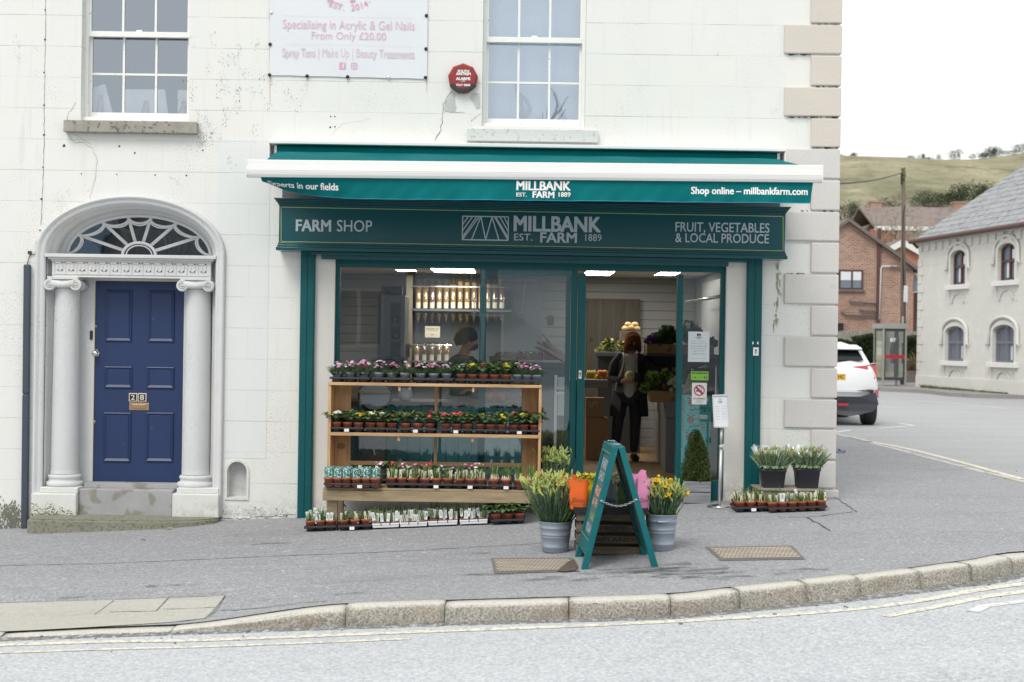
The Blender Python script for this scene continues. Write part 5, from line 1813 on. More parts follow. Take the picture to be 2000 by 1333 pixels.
tag(m.build('paper_notice', M['white'], org=(a.x, YO, a.z)), 'narrow white card beside the bread cabinet', 'notice')
YC = 1.25
ct = thing('counter', 'shop counter with teal boarded front and brown wooden top', 'counter', (PX(900, 800, YC), YC, FZ0))
zc = PZ(900, 786, YC)
m = MB(); cx0, cx1 = PX(672, 800, YC), PX(1046, 800, YC)
nb = 15
for k in range(nb):
 u0 = cx0 + (cx1 - cx0) * k / nb; u1 = cx0 + (cx1 - cx0) * (k + 1) / nb
 m.box(u0 + 0.002, u1 - 0.002, YC, YC + 0.03, FZ0, zc - 0.04, 0.004)
m.build('front', M['teal_panel'], ct)
m = MB(); m.box(cx0 - 0.03, cx1 + 0.03, YC - 0.04, YC + 0.75, zc - 0.04, zc, 0.004); m.build('top', wood('counter_top', (0.10, 0.065, 0.04), (0.19, 0.125, 0.075), (1.4, 14, 14)), ct)
m = MB(); m.box(cx0 + 0.02, cx1 - 0.02, YC + 0.031, YC + 0.7, FZ0, zc - 0.041); m.build('carcass', M['slate'], ct)
YV = YC + 0.1
sc = thing('weighing_scale', 'round faced steel weighing scale hanging behind the top plant shelf', 'scale', P(735, 810, 0.7))
m = MB()
Mx = Matrix.Rotation(R(90), 3, 'X')
c0 = P(733, 772, 0.7)
m.lathe([(0.0, 0.05), (0.165, 0.05), (0.178, 0.03), (0.178, -0.05), (0.165, -0.06), (0.0, -0.06)], c0, 30, Mx, False, False)
m.build('casing', M['black'], sc)
m = MB(); m.lathe([(0.0, 0.052), (0.15, 0.056)], c0, 30, Mx, False, False); m.build('dial', paint('dial_grey', (0.20, 0.23, 0.25), 0.4, 0.05), sc)
m = MB(); m.box(c0.x - 0.22, c0.x + 0.16, 0.62, 0.8, c0.z + 0.02, c0.z + 0.055, 0.004); m.build('pan', M['bench_wood'], sc)
m = MB(); m.box(c0.x - 0.12, c0.x + 0.12, 0.62, 0.82, FZ0, c0.z - 0.17, 0.01); m.build('stand', M['slate'], sc)
m = MB(); b0 = P(791.5, 782, YV)
m.lathe([(0.04, 0), (0.068, 0.03), (0.077, 0.075), (0.066, 0.115), (0.045, 0.135), (0.04, 0.132)], (b0.x, YV, zc + 0.001), 22)
tag(m.build('vase', paint('vase_white', (0.62, 0.66, 0.68), 0.35, 0.03), org=(b0.x, YV, zc)), 'pale round vase on the counter top', 'vase')
for k, (px, dy) in enumerate(((956, 0.0), (968, 0.04), (981, 0.0))):
 m = MB(); q = P(px, 780, YV + dy)
 m.lathe([(0.012, 0.0), (0.05, 0.02), (0.062, 0.055), (0.048, 0.09), (0.014, 0.115), (0.006, 0.135)], (q.x, YV + dy, zc + 0.001), 14)
 tag(m.build('onion', paint('onion_skin', (0.40, 0.16, 0.06), 0.45, 0.3, 20), org=(q.x, YV + dy, zc)), 'brown onion on the counter, %s' % ['left of three', 'middle of three', 'right of three'][k], 'onion', 'onions on the counter')
ar = thing('arrow_sign', 'white upright sign with a black arrow inside the sliding door glass', 'sign', P(1088, 950, 0.45))
a, b = P(1080, 952, 0.45), P(1088.5, 733, 0.45)
m = MB(); m.box(a.x, b.x, 0.44, 0.46, FZ0, b.z, 0.003); m.build('post', M['white'], ar)
a, b = P(1088.5, 812, 0.45), P(1108, 737, 0.45)
m = MB(); m.box(a.x + 0.001, b.x, 0.445, 0.455, a.z, b.z, 0.002); m.build('panel', paint('sign_pale', (0.58, 0.66, 0.67), 0.4), ar)
a, b = P(1083, 771, 0.43), P(1109.5, 757, 0.43)
m = MB(); m.box(a.x, b.x, 0.43, 0.438, a.z, b.z, 0.001); m.build('band', M['white'], ar)
m = MB(); zc2 = a.z + 0.035 * (b.z - a.z) / 0.07
m.box(a.x + 0.035, b.x - 0.01, 0.4275, 0.4295, zc2 - 0.005, zc2 + 0.007)
m.prism([(a.x + 0.012, zc2 + 0.001), (a.x + 0.04, zc2 + 0.016), (a.x + 0.04, zc2 - 0.014)], 0.4275, 0.4295)
put_text(m, 'Keep to the left', on_y(0.4285), a.x + 0.015, b.x - 0.015, b.z - 0.025, b.z - 0.012, 0.01)
m.build('arrow', M['ink'], ar)
rb = MB()
rr = random.Random(8)
A_, B_ = P(1058, 676, 1.6), P(1106, 707, 1.5)
for k in range(16):
 o = Vector((rr.gauss(0, .02), rr.gauss(0, .03), rr.gauss(0, .022)))
 rb.mi = k % 2
 rb.tube([A_ + o * 1.8, (A_ + B_) / 2 + o, B_ + o * 0.5], 0.012, 6)
rbo = tag(rb.build('rhubarb_bundle', [paint('rhubarb_red', (0.40, 0.04, 0.05), 0.4, 0.3, 12), paint('rhubarb_pale', (0.62, 0.42, 0.36), 0.4, 0.2, 12)], org=A_), 'bundle of red and pale rhubarb stalks leaning behind the glass', 'rhubarb')
rs = thing('produce_stand', 'dark produce stand behind the second window pane', 'stand', P(1060, 860, 1.75))
a, b = P(1015, 708, 1.7), P(1110, 700, 1.7)
m = MB(); m.box(a.x, b.x, 1.5, 2.1, a.z - 0.06, a.z, 0.004); m.build('top', M['slate'], rs)
m = MB(); m.box(a.x + 0.05, b.x - 0.03, 1.55, 2.05, FZ0, a.z - 0.061, 0.004); m.build('body', M['slate'], rs)
for k in range(7):
 q = P(1018 + k * 12.5, 706, 1.75); q.z = PZ(1060, 704, 1.7) + 0.001
 t = thing('jar', 'small preserve jar, %s from the left on the dark stand' % ordn[k], 'jar', q, group='jars on the stand behind the second pane')
 m = MB(); m.lathe([(0.03, 0), (0.034, 0.01), (0.034, 0.075), (0.026, 0.085)], seg=12); m.build('glass', paint('jam_%d' % k, ((0.30, 0.05, 0.04), (0.42, 0.22, 0.05), (0.20, 0.22, 0.08))[k % 3], 0.2, 0.1), t, local=True)
 m = MB(); m.lathe([(0.03, 0.0855), (0.03, 0.1)], seg=12); m.build('lid', M['paper'], t, local=True)
bk = thing('wicker_basket', 'brown wicker basket of bread rolls at the sliding door edge', 'basket', P(984, 716, 1.6))
m = MB(); m.lathe([(0.11, 0.0), (0.15, 0.05), (0.165, 0.11), (0.15, 0.11), (0.10, 0.03)], seg=22); m.build('basket', paint('wicker', (0.24, 0.15, 0.075), 0.8, 0.5, 60, obj=True, bump=1.0), bk, local=True)
m = MB()
for k in range(9):
 m.ball(V_(0.09 * math.cos(k * 2.4) * (k / 9) ** .5, 0.09 * math.sin(k * 2.4) * (k / 9) ** .5, 0.11 + 0.02 * (k % 2)), 0.042, 9, 6, (1.2, 1, 0.8))
m.build('bread_rolls', paint('roll_brown', (0.34, 0.19, 0.08), 0.7, 0.3, 30, obj=True), bk, local=True)
YQ = 4.9
fsb = thing('fruit_shelf', 'grey fruit shelf with boxes beneath at the left of the doorway', 'shelf', P(1160, 800, YQ))
zt_ = PZ(1163, 742, YQ)
m = MB(); x0, x1 = PX(1095, 740, YQ), PX(1187, 740, YQ); m.box(x0, x1, YQ, YQ + 0.6, zt_ - 0.11, zt_, 0.005); m.build('tray', M['counter_grey'], fsb)
m = MB(); m.box(x0 + 0.04, x1 - 0.3, YQ + 0.1, YQ + 0.55, FZ0, zt_ - 0.111); m.build('base', M['slate'], fsb)
for k, (px, py, lab) in enumerate(((1166, 738, 'orange at the left on the fruit shelf'), (1175, 739, 'orange in the middle on the fruit shelf'), (1183, 738, 'orange at the right on the fruit shelf'), (1172, 729, 'orange on top of the left pair'), (1181, 729, 'orange on top of the right pair'))):
 q = P(px, py, YQ + 0.15); m = MB(); m.ball(q, 0.042, 12, 8)
 tag(m.build('orange', paint('orange_peel', (0.62, 0.22, 0.03), 0.5, 0.15, 30), org=q), lab, 'orange', 'oranges on the fruit shelf')
m = MB()
for k in range(5):
 c0 = P(1145 + k * 3.4, 740, YQ + 0.1)
 m.tube([c0 + Vector((0, 0.0, 0.0)), c0 + Vector((0.01, -0.03, 0.05)), c0 + Vector((0.02, -0.01, 0.11))], [0.012, 0.019, 0.008], 7)
tag(m.build('banana_bunch', paint('banana', (0.55, 0.45, 0.05), 0.5, 0.15, 20), org=P(1150, 740, YQ + 0.1)), 'bunch of yellow green bananas on the fruit shelf', 'bananas')
for k, (pa, pb, lab) in enumerate((((1142, 812), (1178, 776), 'cardboard box with white print under the fruit shelf'), ((1142, 850), (1186, 814), 'plain cardboard box on the floor under the fruit shelf'))):
 a = P(*pa, YQ - 0.02); b = P(*pb, YQ - 0.02)
 t = thing('cardboard_box', lab, 'box', (a.x, YQ, a.z))
 if k == 1: a.z = FZ0 + 0.001
 else: a.z = PZ(1160, 813, YQ - 0.02)
 m = MB(); m.box(a.x, b.x, YQ - 0.25, YQ + 0.05, a.z, b.z - (0.003 if k else 0), 0.004); m.build('box', M['card'], t)
 if k == 0:
  m = MB(); put_text(m, 'LFT', on_y(YQ - 0.2515), a.x + 0.05, a.x + 0.17, a.z + 0.13, a.z + 0.2, 0.02); m.build('print', M['paper'], t)
YU = 5.8
us = thing('vegetable_shelf', 'dark upper vegetable shelf against the back door', 'shelf', P(1190, 700, YU))
a, b = P(1163, 696, YU), P(1262, 689, YU)
m = MB(); m.box(a.x, b.x, YU, YU + 0.6, a.z, b.z, 0.004); m.build('board', M['slate'], us)
m = MB(); m.box(a.x + 0.05, b.x - 0.05, YU + 0.2, YU + 0.55, FZ0, a.z - 0.001); m.build('base', M['slate'], us)
rr = random.Random(14)
def leaf_pile(name, lab, cat, px0, px1, py_base, hpx, Y, dep, n, mats, seed, lsz=0.05):
 """loose leafy vegetables: many small bent leaf faces through a mound"""
 rr = random.Random(seed)
 m = MB()
 a = P(px0, py_base, Y); b = P(px1, py_base, Y)
 H = hpx / FPX * (Y + DIST)
 for k in range(n):
  u = rr.random(); v = rr.random()
  env = (math.sin(math.pi * min(1, max(0, u))) ** 0.5) * (0.75 + 0.25 * math.sin(u * 13 + seed))
  z = a.z + H * env * rr.random() ** 0.6
  c = Vector((a.x + (b.x - a.x) * u, Y + dep * v, z))
  s = lsz * rr.uniform(0.6, 1.3)
  d = Vector((rr.gauss(0, 1), rr.gauss(0, 0.7), rr.uniform(0.1, 1.4))).normalized()
  w = d.cross(Vector((rr.gauss(0, 1), rr.gauss(0, 1), 0.2))).normalized() * s * 0.4
  m.mi = rr.randrange(len(mats))
  m.sheet([[c - w * 0.4, c + w * 0.4], [c + d * s * 0.5 - w, c + d * s * 0.5 + w], [c + d * s - w * 0.35 - Vector((0, 0, s * 0.15)), c + d * s + w * 0.35 - Vector((0, 0, s * 0.15))]])
 return tag(m.build(name, mats, org=(a + b) / 2, recalc=False), lab, cat)
G1 = leafm('veg_leaf_dark', (0.025, 0.06, 0.02), (0.05, 0.10, 0.03)); G2 = leafm('veg_leaf_bright', (0.12, 0.25, 0.04), (0.22, 0.36, 0.09)); G3 = leafm('veg_leaf_yellow', (0.36, 0.30, 0.04), (0.50, 0.42, 0.08)); G4 = paint('veg_purple', (0.09, 0.035, 0.24), 0.5, 0.3, 20)
leaf_pile('leafy_greens', 'dark leafy greens with yellow on the upper vegetable shelf', 'greens', 1170, 1224, 688, 28, YU + 0.05, 0.4, 260, [G1, G1, G3], 3)
for k, (px, py, r_) in enumerate(((1222, 642, .052), (1232, 640, .058), (1243, 642, .052), (1227, 634, .046), (1240, 634, .046))):
 q = P(px, py, YU + 0.25); m = MB(); m.ball(q, r_, 12, 8, (1.1, 1, 0.8))
 tag(m.build('squash', paint('squash_skin', (0.42, 0.30, 0.14), 0.6, 0.25, 14), org=q), 'tan squash behind the customer, %s' % ['lowest on the left', 'lowest in the middle', 'lowest on the right', 'top left', 'top right'][k], 'squash', 'squashes stacked behind the customer')
a, b = P(1212, 690, YU + 0.2), P(1252, 648, YU + 0.2)
m = MB(); m.box(a.x, b.x, YU + 0.15, YU + 0.45, a.z, b.z, 0.004); tag(m.build('produce_crate', M['crate_wood'], org=a), 'dark crate that lifts the squashes behind the customer', 'crate')
YR_ = 3.1
rc = thing('display_counter', 'grey stepped vegetable counter at the right of the doorway', 'counter', P(1300, 880, YR_))
zt_ = PZ(1312, 786, YR_)
m = MB()
xa, xb = PX(1300, 800, YR_), IX1 - 0.02
m.hexa([Vector(q) for q in ((xa, YR_, zt_ - 0.19), (xb, YR_, zt_ - 0.19), (xb, 6.0, zt_ - 0.19), (PX(1261, 800, 6.0) + 0.1, 6.0, zt_ - 0.19), (xa, YR_, zt_), (xb, YR_, zt_), (xb, 6.0, zt_), (PX(1261, 800, 6.0) + 0.1, 6.0, zt_))], 0.006)
m.build('shelf', M['counter_grey'], rc)
m = MB()
m.hexa([Vector(q) for q in ((xa + 0.01, YR_ + 0.03, FZ0), (xb, YR_ + 0.03, FZ0), (xb, 6.0, FZ0), (PX(1261, 800, 6.0) + 0.12, 6.0, FZ0), (xa + 0.01, YR_ + 0.03, zt_ - 0.191), (xb, YR_ + 0.03, zt_ - 0.191), (xb, 6.0, zt_ - 0.191), (PX(1261, 800, 6.0) + 0.12, 6.0, zt_ - 0.191))])
m.build('base', M['counter_grey'], rc)
z2 = PZ(1310, 692, YR_ + 1.2)
m = MB(); m.box(PX(1262, 690, YR_ + 1.2), xb, YR_ + 1.2, YR_ + 1.9, z2 - 0.03, z2, 0.004); m.build('upper_shelf', M['slate'], rc)
m = MB(); m.box(PX(1262, 690, YR_ + 1.2), xb, YR_ + 1.85, YR_ + 1.9, zt_ + 0.001, z2 - 0.031); m.build('back', M['slate'], rc)
def crate_open(lab, px0, px1, pyb, pyt, Y, dep, matl):
 a = P(px0, pyb, Y); b = P(px1, pyt, Y)
 t = thing('produce_crate', lab, 'crate', (a.x, Y, a.z))
 m = MB()
 m.box(a.x, b.x, Y, Y + 0.012, a.z, b.z, 0.002); m.box(a.x, a.x + 0.012, Y + 0.0125, Y + dep, a.z, b.z, 0.002); m.box(b.x - 0.012, b.x, Y + 0.0125, Y + dep, a.z, b.z, 0.002)
 m.box(a.x + 0.0125, b.x - 0.0125, Y + 0.0125, Y + dep, a.z, a.z + 0.012)
 m.build('crate', matl, t)
crate_open('long wooden crate of greens on the right upper shelf', 1263, 1395, 691, 674, YR_ + 1.22, 0.4, M['crate_new'])
crate_open('wooden crate of lettuce on the grey vegetable counter', 1270, 1322, 786, 764, YR_ + 0.06, 0.35, M['crate_new'])
leaf_pile('lettuce', 'bright green lettuce heaped in the crate on the grey counter', 'lettuce', 1262, 1320, 768, 44, YR_ + 0.1, 0.35, 420, [G2, G2, G1], 5, 0.075)
leaf_pile('kale', 'dark green kale heaped on the right upper shelf', 'kale', 1280, 1396, 676, 46, YR_ + 1.25, 0.4, 700, [G1, G1, G1], 6, 0.08)
leaf_pile('purple_cabbage', 'purple leafy heads at the left end of the kale', 'cabbage', 1264, 1285, 676, 26, YR_ + 1.2, 0.25, 120, [G4], 7, 0.06)
m = MB()
rr = random.Random(21)
for k in range(9):
 a = P(1334 + k * 1.5, 766 - k * 4, 2.9 + 0.02 * k); b = P(1382, 752 - k * 4.2, 2.9 + 0.02 * k)
 m.tube([a, a.lerp(b, .5) + Vector((0, 0, 0.02)), b], [0.018, 0.024, 0.034], 7)
tag(m.build('leek_bunch', paint('leek', (0.38, 0.46, 0.24), 0.6, 0.35, 9), org=P(1350, 766, 2.9)), 'pale green leeks laid behind the no smoking sign', 'leeks')
m = MB(); q = P(1319, 752, YR_ + 0.05)
for k in range(40):
 m.ball(q + Vector((rr.gauss(0, .05), rr.uniform(0, .15), rr.gauss(0.02, .035))), rr.uniform(0.02, 0.035), 7, 5)
tag(m.build('cauliflower', paint('cauliflower', (0.62, 0.56, 0.42), 0.8, 0.2, 20), org=q), 'cream cauliflower at the near end of the grey counter', 'cauliflower')
m = MB(); q = P(1299, 757, YR_ + 0.0); m.ball(q, 0.045, 12, 8); tag(m.build('beetroot', paint('beetroot', (0.08, 0.04, 0.035), 0.6, 0.2), org=q), 'dark round beetroot beside the lettuce crate', 'beetroot')
ch = thing('chiller', 'steel chiller cabinet along the right shop wall', 'chiller', (IX1 - 0.05, 3, FZ0))
m = MB(); m.box(IX1 - 0.02, IX1 - 0.001, 1.2, 6.4, 1.3, 2.45, 0.004); m.build('back', M['alu'], ch)
m = MB()
a = P(1334, 589, 4.6); b = P(1388, 578, 2.0)
m.tube([Vector((IX1 - 0.35, 5.6, a.z + 0.02)), Vector((IX1 - 0.35, 1.7, b.z))], 0.02, 8)
m.build('rail', M['chrome'], ch)
YT = 0.42
teal = paint('teal_box', (0.02, 0.43, 0.43), 0.6, 0.08, 5)
rows_ = [(1338, 1390.5, 774.5, 807.5), (1336, 1389, 808, 840), (1333, 1386.5, 841, 873), (1330, 1386, 874, 906), (1329, 1385, 907, 938)]
for k, (p0, p1, t0, b0) in enumerate(rows_):
 a = P(p0, b0, YT); b = P(p1, t0, YT)
 t = thing('fruit_box', 'turquoise printed fruit box, %s in the stack behind glass' % ['topmost', 'second from the top', 'third from the top', 'fourth from the top', 'lowest'][k], 'box', (a.x, YT, a.z), group='turquoise fruit boxes stacked behind the glass')
 m = MB(); m.box(a.x, b.x, YT, YT + 0.3, a.z + 0.001, b.z - 0.002, 0.003); m.build('carton', teal, t)
 w, h = b.x - a.x, b.z - a.z
 m = MB()
 fn = lambda x, z: Vector((x, YT - 0.0015, z + (x - a.x) * 0.16))
 put_text(m, 'José Manuel Pardo, S.L.', fn, a.x + w * 0.18, a.x + w * 0.94, a.z + h * 0.02, a.z + h * 0.24, 0.02)
 cx, cz = a.x + w * 0.24, a.z + h * 0.60
 m.prism([(cx + 0.035 * math.cos(q * math.pi / 9), cz + 0.035 * math.sin(q * math.pi / 9)) for q in range(18)], YT - 0.002, YT + 0.001)
 for s in (-1, 1):
  m._f([m.bm.verts.new(Vector(q)) for q in ((cx, YT - 0.002, cz + 0.04), (cx + s * 0.03, YT - 0.002, cz + 0.052), (cx + s * 0.05, YT - 0.002, cz + 0.045), (cx + s * 0.025, YT - 0.002, cz + 0.037))])
 m.box(a.x + w * 0.68, a.x + w * 0.78, YT - 0.002, YT, a.z + h * 0.10, a.z + h * 0.2); m.box(a.x + w * 0.82, a.x + w * 0.96, YT - 0.002, YT, a.z + h * 0.14, a.z + h * 0.19)
 m.build('print', M['ink'], t)
 m = MB(); m.box(cx - 0.03, cx + 0.03, YT - 0.003, YT - 0.002, cz - 0.026, cz - 0.012); put_text(m, 'MP', on_y(YT - 0.0032), cx - 0.022, cx + 0.022, cz - 0.008, cz + 0.018, 0.03); m.build('emblem', paint('emblem_orange', (0.35, 0.12, 0.07), 0.6), t)
 m = MB(); m.box(a.x + w * 0.40, a.x + w * 0.64, YT - 0.002, YT - 0.0005, a.z + h * 0.62, a.z + h * 0.72, 0.0); m.build('hand_hole', paint('box_inside', (0.22, 0.11, 0.05), 0.8), t)
 if k < 2:
  m = MB(); m.box(a.x + w * 0.58, a.x + w * 0.86, YT - 0.004, YT - 0.0025, a.z + h * 0.66, a.z + h * 0.92); m.build('sticker', M['white'], t)
YN = YF + 0.012
t, a, b = sheet_sign('shop_notice', 'white notice sheet with a printed heading taped inside the right pane', 'notice', 1343.5, 1386, 648.5, 707, YN, paint('notice_white', (0.66, 0.71, 0.74), 0.6),
 [('MILLBANK', 0.33, 0.67, 0.79, 0.815, 0.02), ('FARM', 0.43, 0.57, 0.765, 0.785, 0.02), ('Only 2 customers', 0.20, 0.80, 0.665, 0.705, 0.0), ('allowed in store at any', 0.12, 0.89, 0.585, 0.625, 0.0), ('one time. Please wear', 0.12, 0.88, 0.50, 0.54, 0.0), ('a face covering and', 0.17, 0.83, 0.415, 0.455, 0.0), ('shop in an anti', 0.24, 0.76, 0.335, 0.375, 0.0), ('clockwise direction.', 0.17, 0.83, 0.25, 0.29, 0.0), ('Thank you for your support', 0.15, 0.85, 0.10, 0.125, 0.0)], paint('print_grey', (0.16, 0.19, 0.23), 0.7))
m = MB(); emblem(m, 1361.5, 1368.5, 652.5, 657, YN - 0.002, 0.0012); m.build('emblem', M['ink'], t)
t, a, b = sheet_sign('hygiene_rating', 'green and black food hygiene rating sticker on the right pane', 'sticker', 1347.5, 1385, 719.5, 744.5, YN, M['black'], [('FOOD', 0.06, 0.16, 0.86, 0.93, 0.0)], M['silver'])
a2, b2 = P(1349, 743, YN - 0.002), P(1384, 726, YN - 0.002)
m = MB(); m.box(a2.x, b2.x, YN - 0.003, YN - 0.001, a2.z, b2.z); m.build('green_field', paint('rating_green', (0.22, 0.48, 0.06), 0.5), t)
m = MB()
put_text(m, 'FOOD HYGIENE RATING', on_y(YN - 0.0045), a2.x + 0.008, b2.x - 0.008, b2.z - 0.026, b2.z - 0.010, 0.02)
for i, ch_ in enumerate('01234'):
 cx = a2.x + 0.02 + i * 0.024; put_text(m, ch_, on_y(YN - 0.0045), cx - 0.005, cx + 0.005, a2.z + 0.02, a2.z + 0.036, 0.0)
cx = b2.x - 0.028
m.prism([(cx + 0.016 * math.cos(q * math.pi / 9), a2.z + 0.028 + 0.016 * math.sin(q * math.pi / 9)) for q in range(18)], YN - 0.0045, YN - 0.003)
m.build('print', M['ink'], t)
m = MB(); put_text(m, '5', on_y(YN - 0.006), cx - 0.006, cx + 0.006, a2.z + 0.018, a2.z + 0.038, 0.02); m.build('digit', M['white'], t)
t, a, b = sheet_sign('no_smoking_sign', 'white no smoking sign with a red barred circle on the right pane', 'sign', 1351, 1380.5, 748.5, 790, YN - 0.004, paint('sign_white', (0.70, 0.71, 0.70), 0.5),
 [('It is against the law', 0.12, 0.88, 0.18, 0.225, 0.0), ('to smoke in', 0.3, 0.7, 0.115, 0.155, 0.0), ('these premises', 0.2, 0.8, 0.05, 0.09, 0.0)])
w, h = b.x - a.x, b.z - a.z
cx, cz, rr_ = (a.x + b.x) / 2, a.z + h * 0.65, w * 0.37
Ys = YN - 0.0055
m = MB()
ci = lambda r: [(cx + r * math.cos(q * math.pi / 16), cz + r * math.sin(q * math.pi / 16)) for q in range(32)]
vs, fs = plate(ci(rr_), [ci(rr_ * 0.80)]); m.add(vs, fs, to_xz(Ys))
d = rr_ * 0.62
m.quad(Vector((cx - d - .007, Ys - .001, cz + d - .007)), Vector((cx - d + .007, Ys - .001, cz + d + .007)), Vector((cx + d + .007, Ys - .001, cz - d + .007)), Vector((cx + d - .007, Ys - .001, cz - d - .007)))
put_text(m, 'NO SMOKING', on_y(Ys), a.x + w * 0.10, b.x - w * 0.10, a.z + h * 0.25, a.z + h * 0.30, 0.02)
m.build('barred_circle', paint('sign_red', (0.42, 0.03, 0.05), 0.5), t)
m = MB(); m.box(cx - rr_ * 0.6, cx + rr_ * 0.45, Ys - 0.0005, Ys + 0.0005, cz - 0.012, cz + 0.001)
m.tube([Vector((cx + rr_ * .5, Ys, cz + .01)), Vector((cx + rr_ * .4, Ys, cz + .03)), Vector((cx + rr_ * .1, Ys, cz + .035)), Vector((cx + rr_ * .05, Ys, cz + .055))], 0.003, 5)
m.build('cigarette', M['ink'], t)
for k, (pa, pb) in enumerate((((920, 528), (927, 608)), ((1027, 545), (1019, 609)))):
 m = MB()
 Yh = YF + 0.14 if k == 0 else YF + 0.18
 A, B = P(*pa, Yh), P(*pb, Yh)
 n = 26
 for i in range(n):
  c0 = A.lerp(B, (i + .5) / n); L = (B - A).length / n * 0.75
  ang = 0 if i % 2 else R(90)
  pts = [c0 + Vector((math.cos(q) * 0.005 * math.cos(ang), math.cos(q) * 0.005 * math.sin(ang), math.sin(q) * L)) for q in [j * math.pi / 4 for j in range(9)]]
  m.tube(pts, 0.0016, 4, False)
 m.ball(B - Vector((0, 0, 0.012)), 0.013, 8, 6)
 tag(m.build('chain', M['chrome'], org=A), ['hanging chain with ring in front of the dispensers', 'hanging chain with ring behind the sliding door glass'][k], 'chain', 'chains hanging in the window')
m = MB(); a, b = P(1068, 636, 2.6), P(1082, 617, 2.6); m.box(a.x, b.x, 2.6, 2.603, a.z, b.z); tag(m.build('paper_notice', M['paper'], org=a), 'small cream card pinned far inside the sliding door pane', 'notice')
# people
def skin_geo(joints, bones, root, sub=2):
 """one continuous surface grown over connected joints: {name: (point, radius)}"""
 names = list(joints)
 me = bpy.data.meshes.new('tmp')
 me.from_pydata([tuple(joints[n][0]) for n in names], [(names.index(a), names.index(b)) for a, b in bones], [])
 ob = link(bpy.data.objects.new('tmp', me))
 sk = ob.modifiers.new('s', 'SKIN')
 sk.use_smooth_shade = True
 for i, n in enumerate(names):
  r = joints[n][1]
  me.skin_vertices[0].data[i].radius = r if isinstance(r, tuple) else (r, r)
  me.skin_vertices[0].data[i].use_root = (n == root)
 su = ob.modifiers.new('u', 'SUBSURF'); su.levels = sub; su.render_levels = sub
 dg = bpy.context.evaluated_depsgraph_get(); dg.update()
 m2 = bpy.data.meshes.new_from_object(ob.evaluated_get(dg))
 vs = [v.co.copy() for v in m2.vertices]; fs = [tuple(p.vertices) for p in m2.polygons]
 bpy.data.objects.remove(ob); bpy.data.meshes.remove(me); bpy.data.meshes.remove(m2)
 return vs, fs
def skinned(name, joints, bones, root, matl, parent, sub=2):
 vs, fs = skin_geo(joints, bones, root, sub)
 m = MB(); m.add(vs, fs, smooth=True)
 return m.build(name, matl, parent, local=True)
V = Vector
def chain_bones(*seqs):
 out = []
 for s in seqs: out += list(zip(s[:-1], s[1:]))
 return out
def fingers(J, B, hand, prefix, base, dirs, up):
 for i, (off, d, L) in enumerate(dirs):
  n0, n1, n2 = prefix + 'a%d' % i, prefix + 'b%d' % i, prefix + 'c%d' % i
  p = base + off
  J[n0] = (p, 0.010); J[n1] = (p + d * L * 0.55, 0.009); J[n2] = (p + d * L * 0.8 + up * L * 0.25, 0.0075)
  B += [(hand, n0), (n0, n1), (n1, n2)]
Yp = 4.75
cb = P(1226, 897, Yp); cb.z = FZ0
cu = thing('person', 'customer in the doorway in black jacket and grey top holding a melon', 'person', cb)
J = {'pel': (V((-0.01, 0, 0.90)), (0.15, 0.11)), 'wst': (V((0, 0, 1.05)), (0.135, 0.10)), 'chs': (V((0.01, 0, 1.25)), (0.15, 0.105)), 'nkb': (V((0.02, -0.01, 1.38)), (0.075, 0.065)), 'nk': (V((0.03, -0.02, 1.44)), 0.05), 'hd': (V((0.04, -0.045, 1.53)), (0.075, 0.09)), 'hdt': (V((0.03, -0.03, 1.61)), (0.065, 0.075)),
     'shl': (V((-0.17, 0, 1.33)), 0.05), 'ell': (V((-0.24, -0.02, 1.07)), 0.042), 'wrl': (V((-0.10, -0.20, 1.04)), 0.030), 'hal': (V((-0.03, -0.23, 1.06)), (0.036, 0.022)),
     'shr': (V((0.19, 0, 1.33)), 0.05), 'elr': (V((0.36, 0.02, 1.20)), 0.042), 'wrr': (V((0.58, 0.02, 1.20)), 0.030), 'har': (V((0.66, 0.01, 1.19)), (0.036, 0.022)),
     'hpl': (V((-0.09, 0, 0.84)), 0.085), 'knl': (V((-0.14, -0.02, 0.48)), 0.06), 'anl': (V((-0.17, 0.02, 0.09)), 0.04), 'tol': (V((-0.18, -0.13, 0.035)), (0.038, 0.03)),
     'hpr': (V((0.09, 0, 0.84)), 0.085), 'knr': (V((0.09, -0.03, 0.48)), 0.06), 'anr': (V((0.08, 0.02, 0.09)), 0.04), 'tor': (V((0.10, -0.13, 0.035)), (0.038, 0.03))}
B = chain_bones(['pel', 'wst', 'chs', 'nkb', 'nk', 'hd', 'hdt'], ['chs', 'shl', 'ell', 'wrl', 'hal'], ['chs', 'shr', 'elr', 'wrr', 'har'], ['pel', 'hpl', 'knl', 'anl', 'tol'], ['pel', 'hpr', 'knr', 'anr', 'tor'])
fingers(J, B, 'hal', 'fl', J['hal'][0], [(V((0.012, -0.01, 0.02 - 0.016 * i)), V((0.95, -0.25, 0.05)).normalized(), 0.075 - 0.006 * abs(i - 1)) for i in range(4)] + [(V((-0.01, -0.01, 0.03)), V((0.5, -0.3, 0.8)).normalized(), 0.055)], V((0.3, 0.6, 0)))
fingers(J, B, 'har', 'fr', J['har'][0], [(V((0.012, 0.02 - 0.016 * i, 0)), V((0.95, 0.05, -0.3)).normalized(), 0.075 - 0.006 * abs(i - 1)) for i in range(4)] + [(V((-0.01, -0.03, 0)), V((0.6, -0.7, -0.2)).normalized(), 0.055)], V((0, 0, -1)))
skinned('body', J, B, 'pel', M['skin'], cu)
blackc = paint('cloth_black', (0.040, 0.044, 0.056), 0.8, 0.2, 8); greyc = paint('cloth_grey', (0.66, 0.68, 0.70), 0.9, 0.08, 20); jean = paint('cloth_navy', (0.042, 0.048, 0.070), 0.85, 0.2, 8)
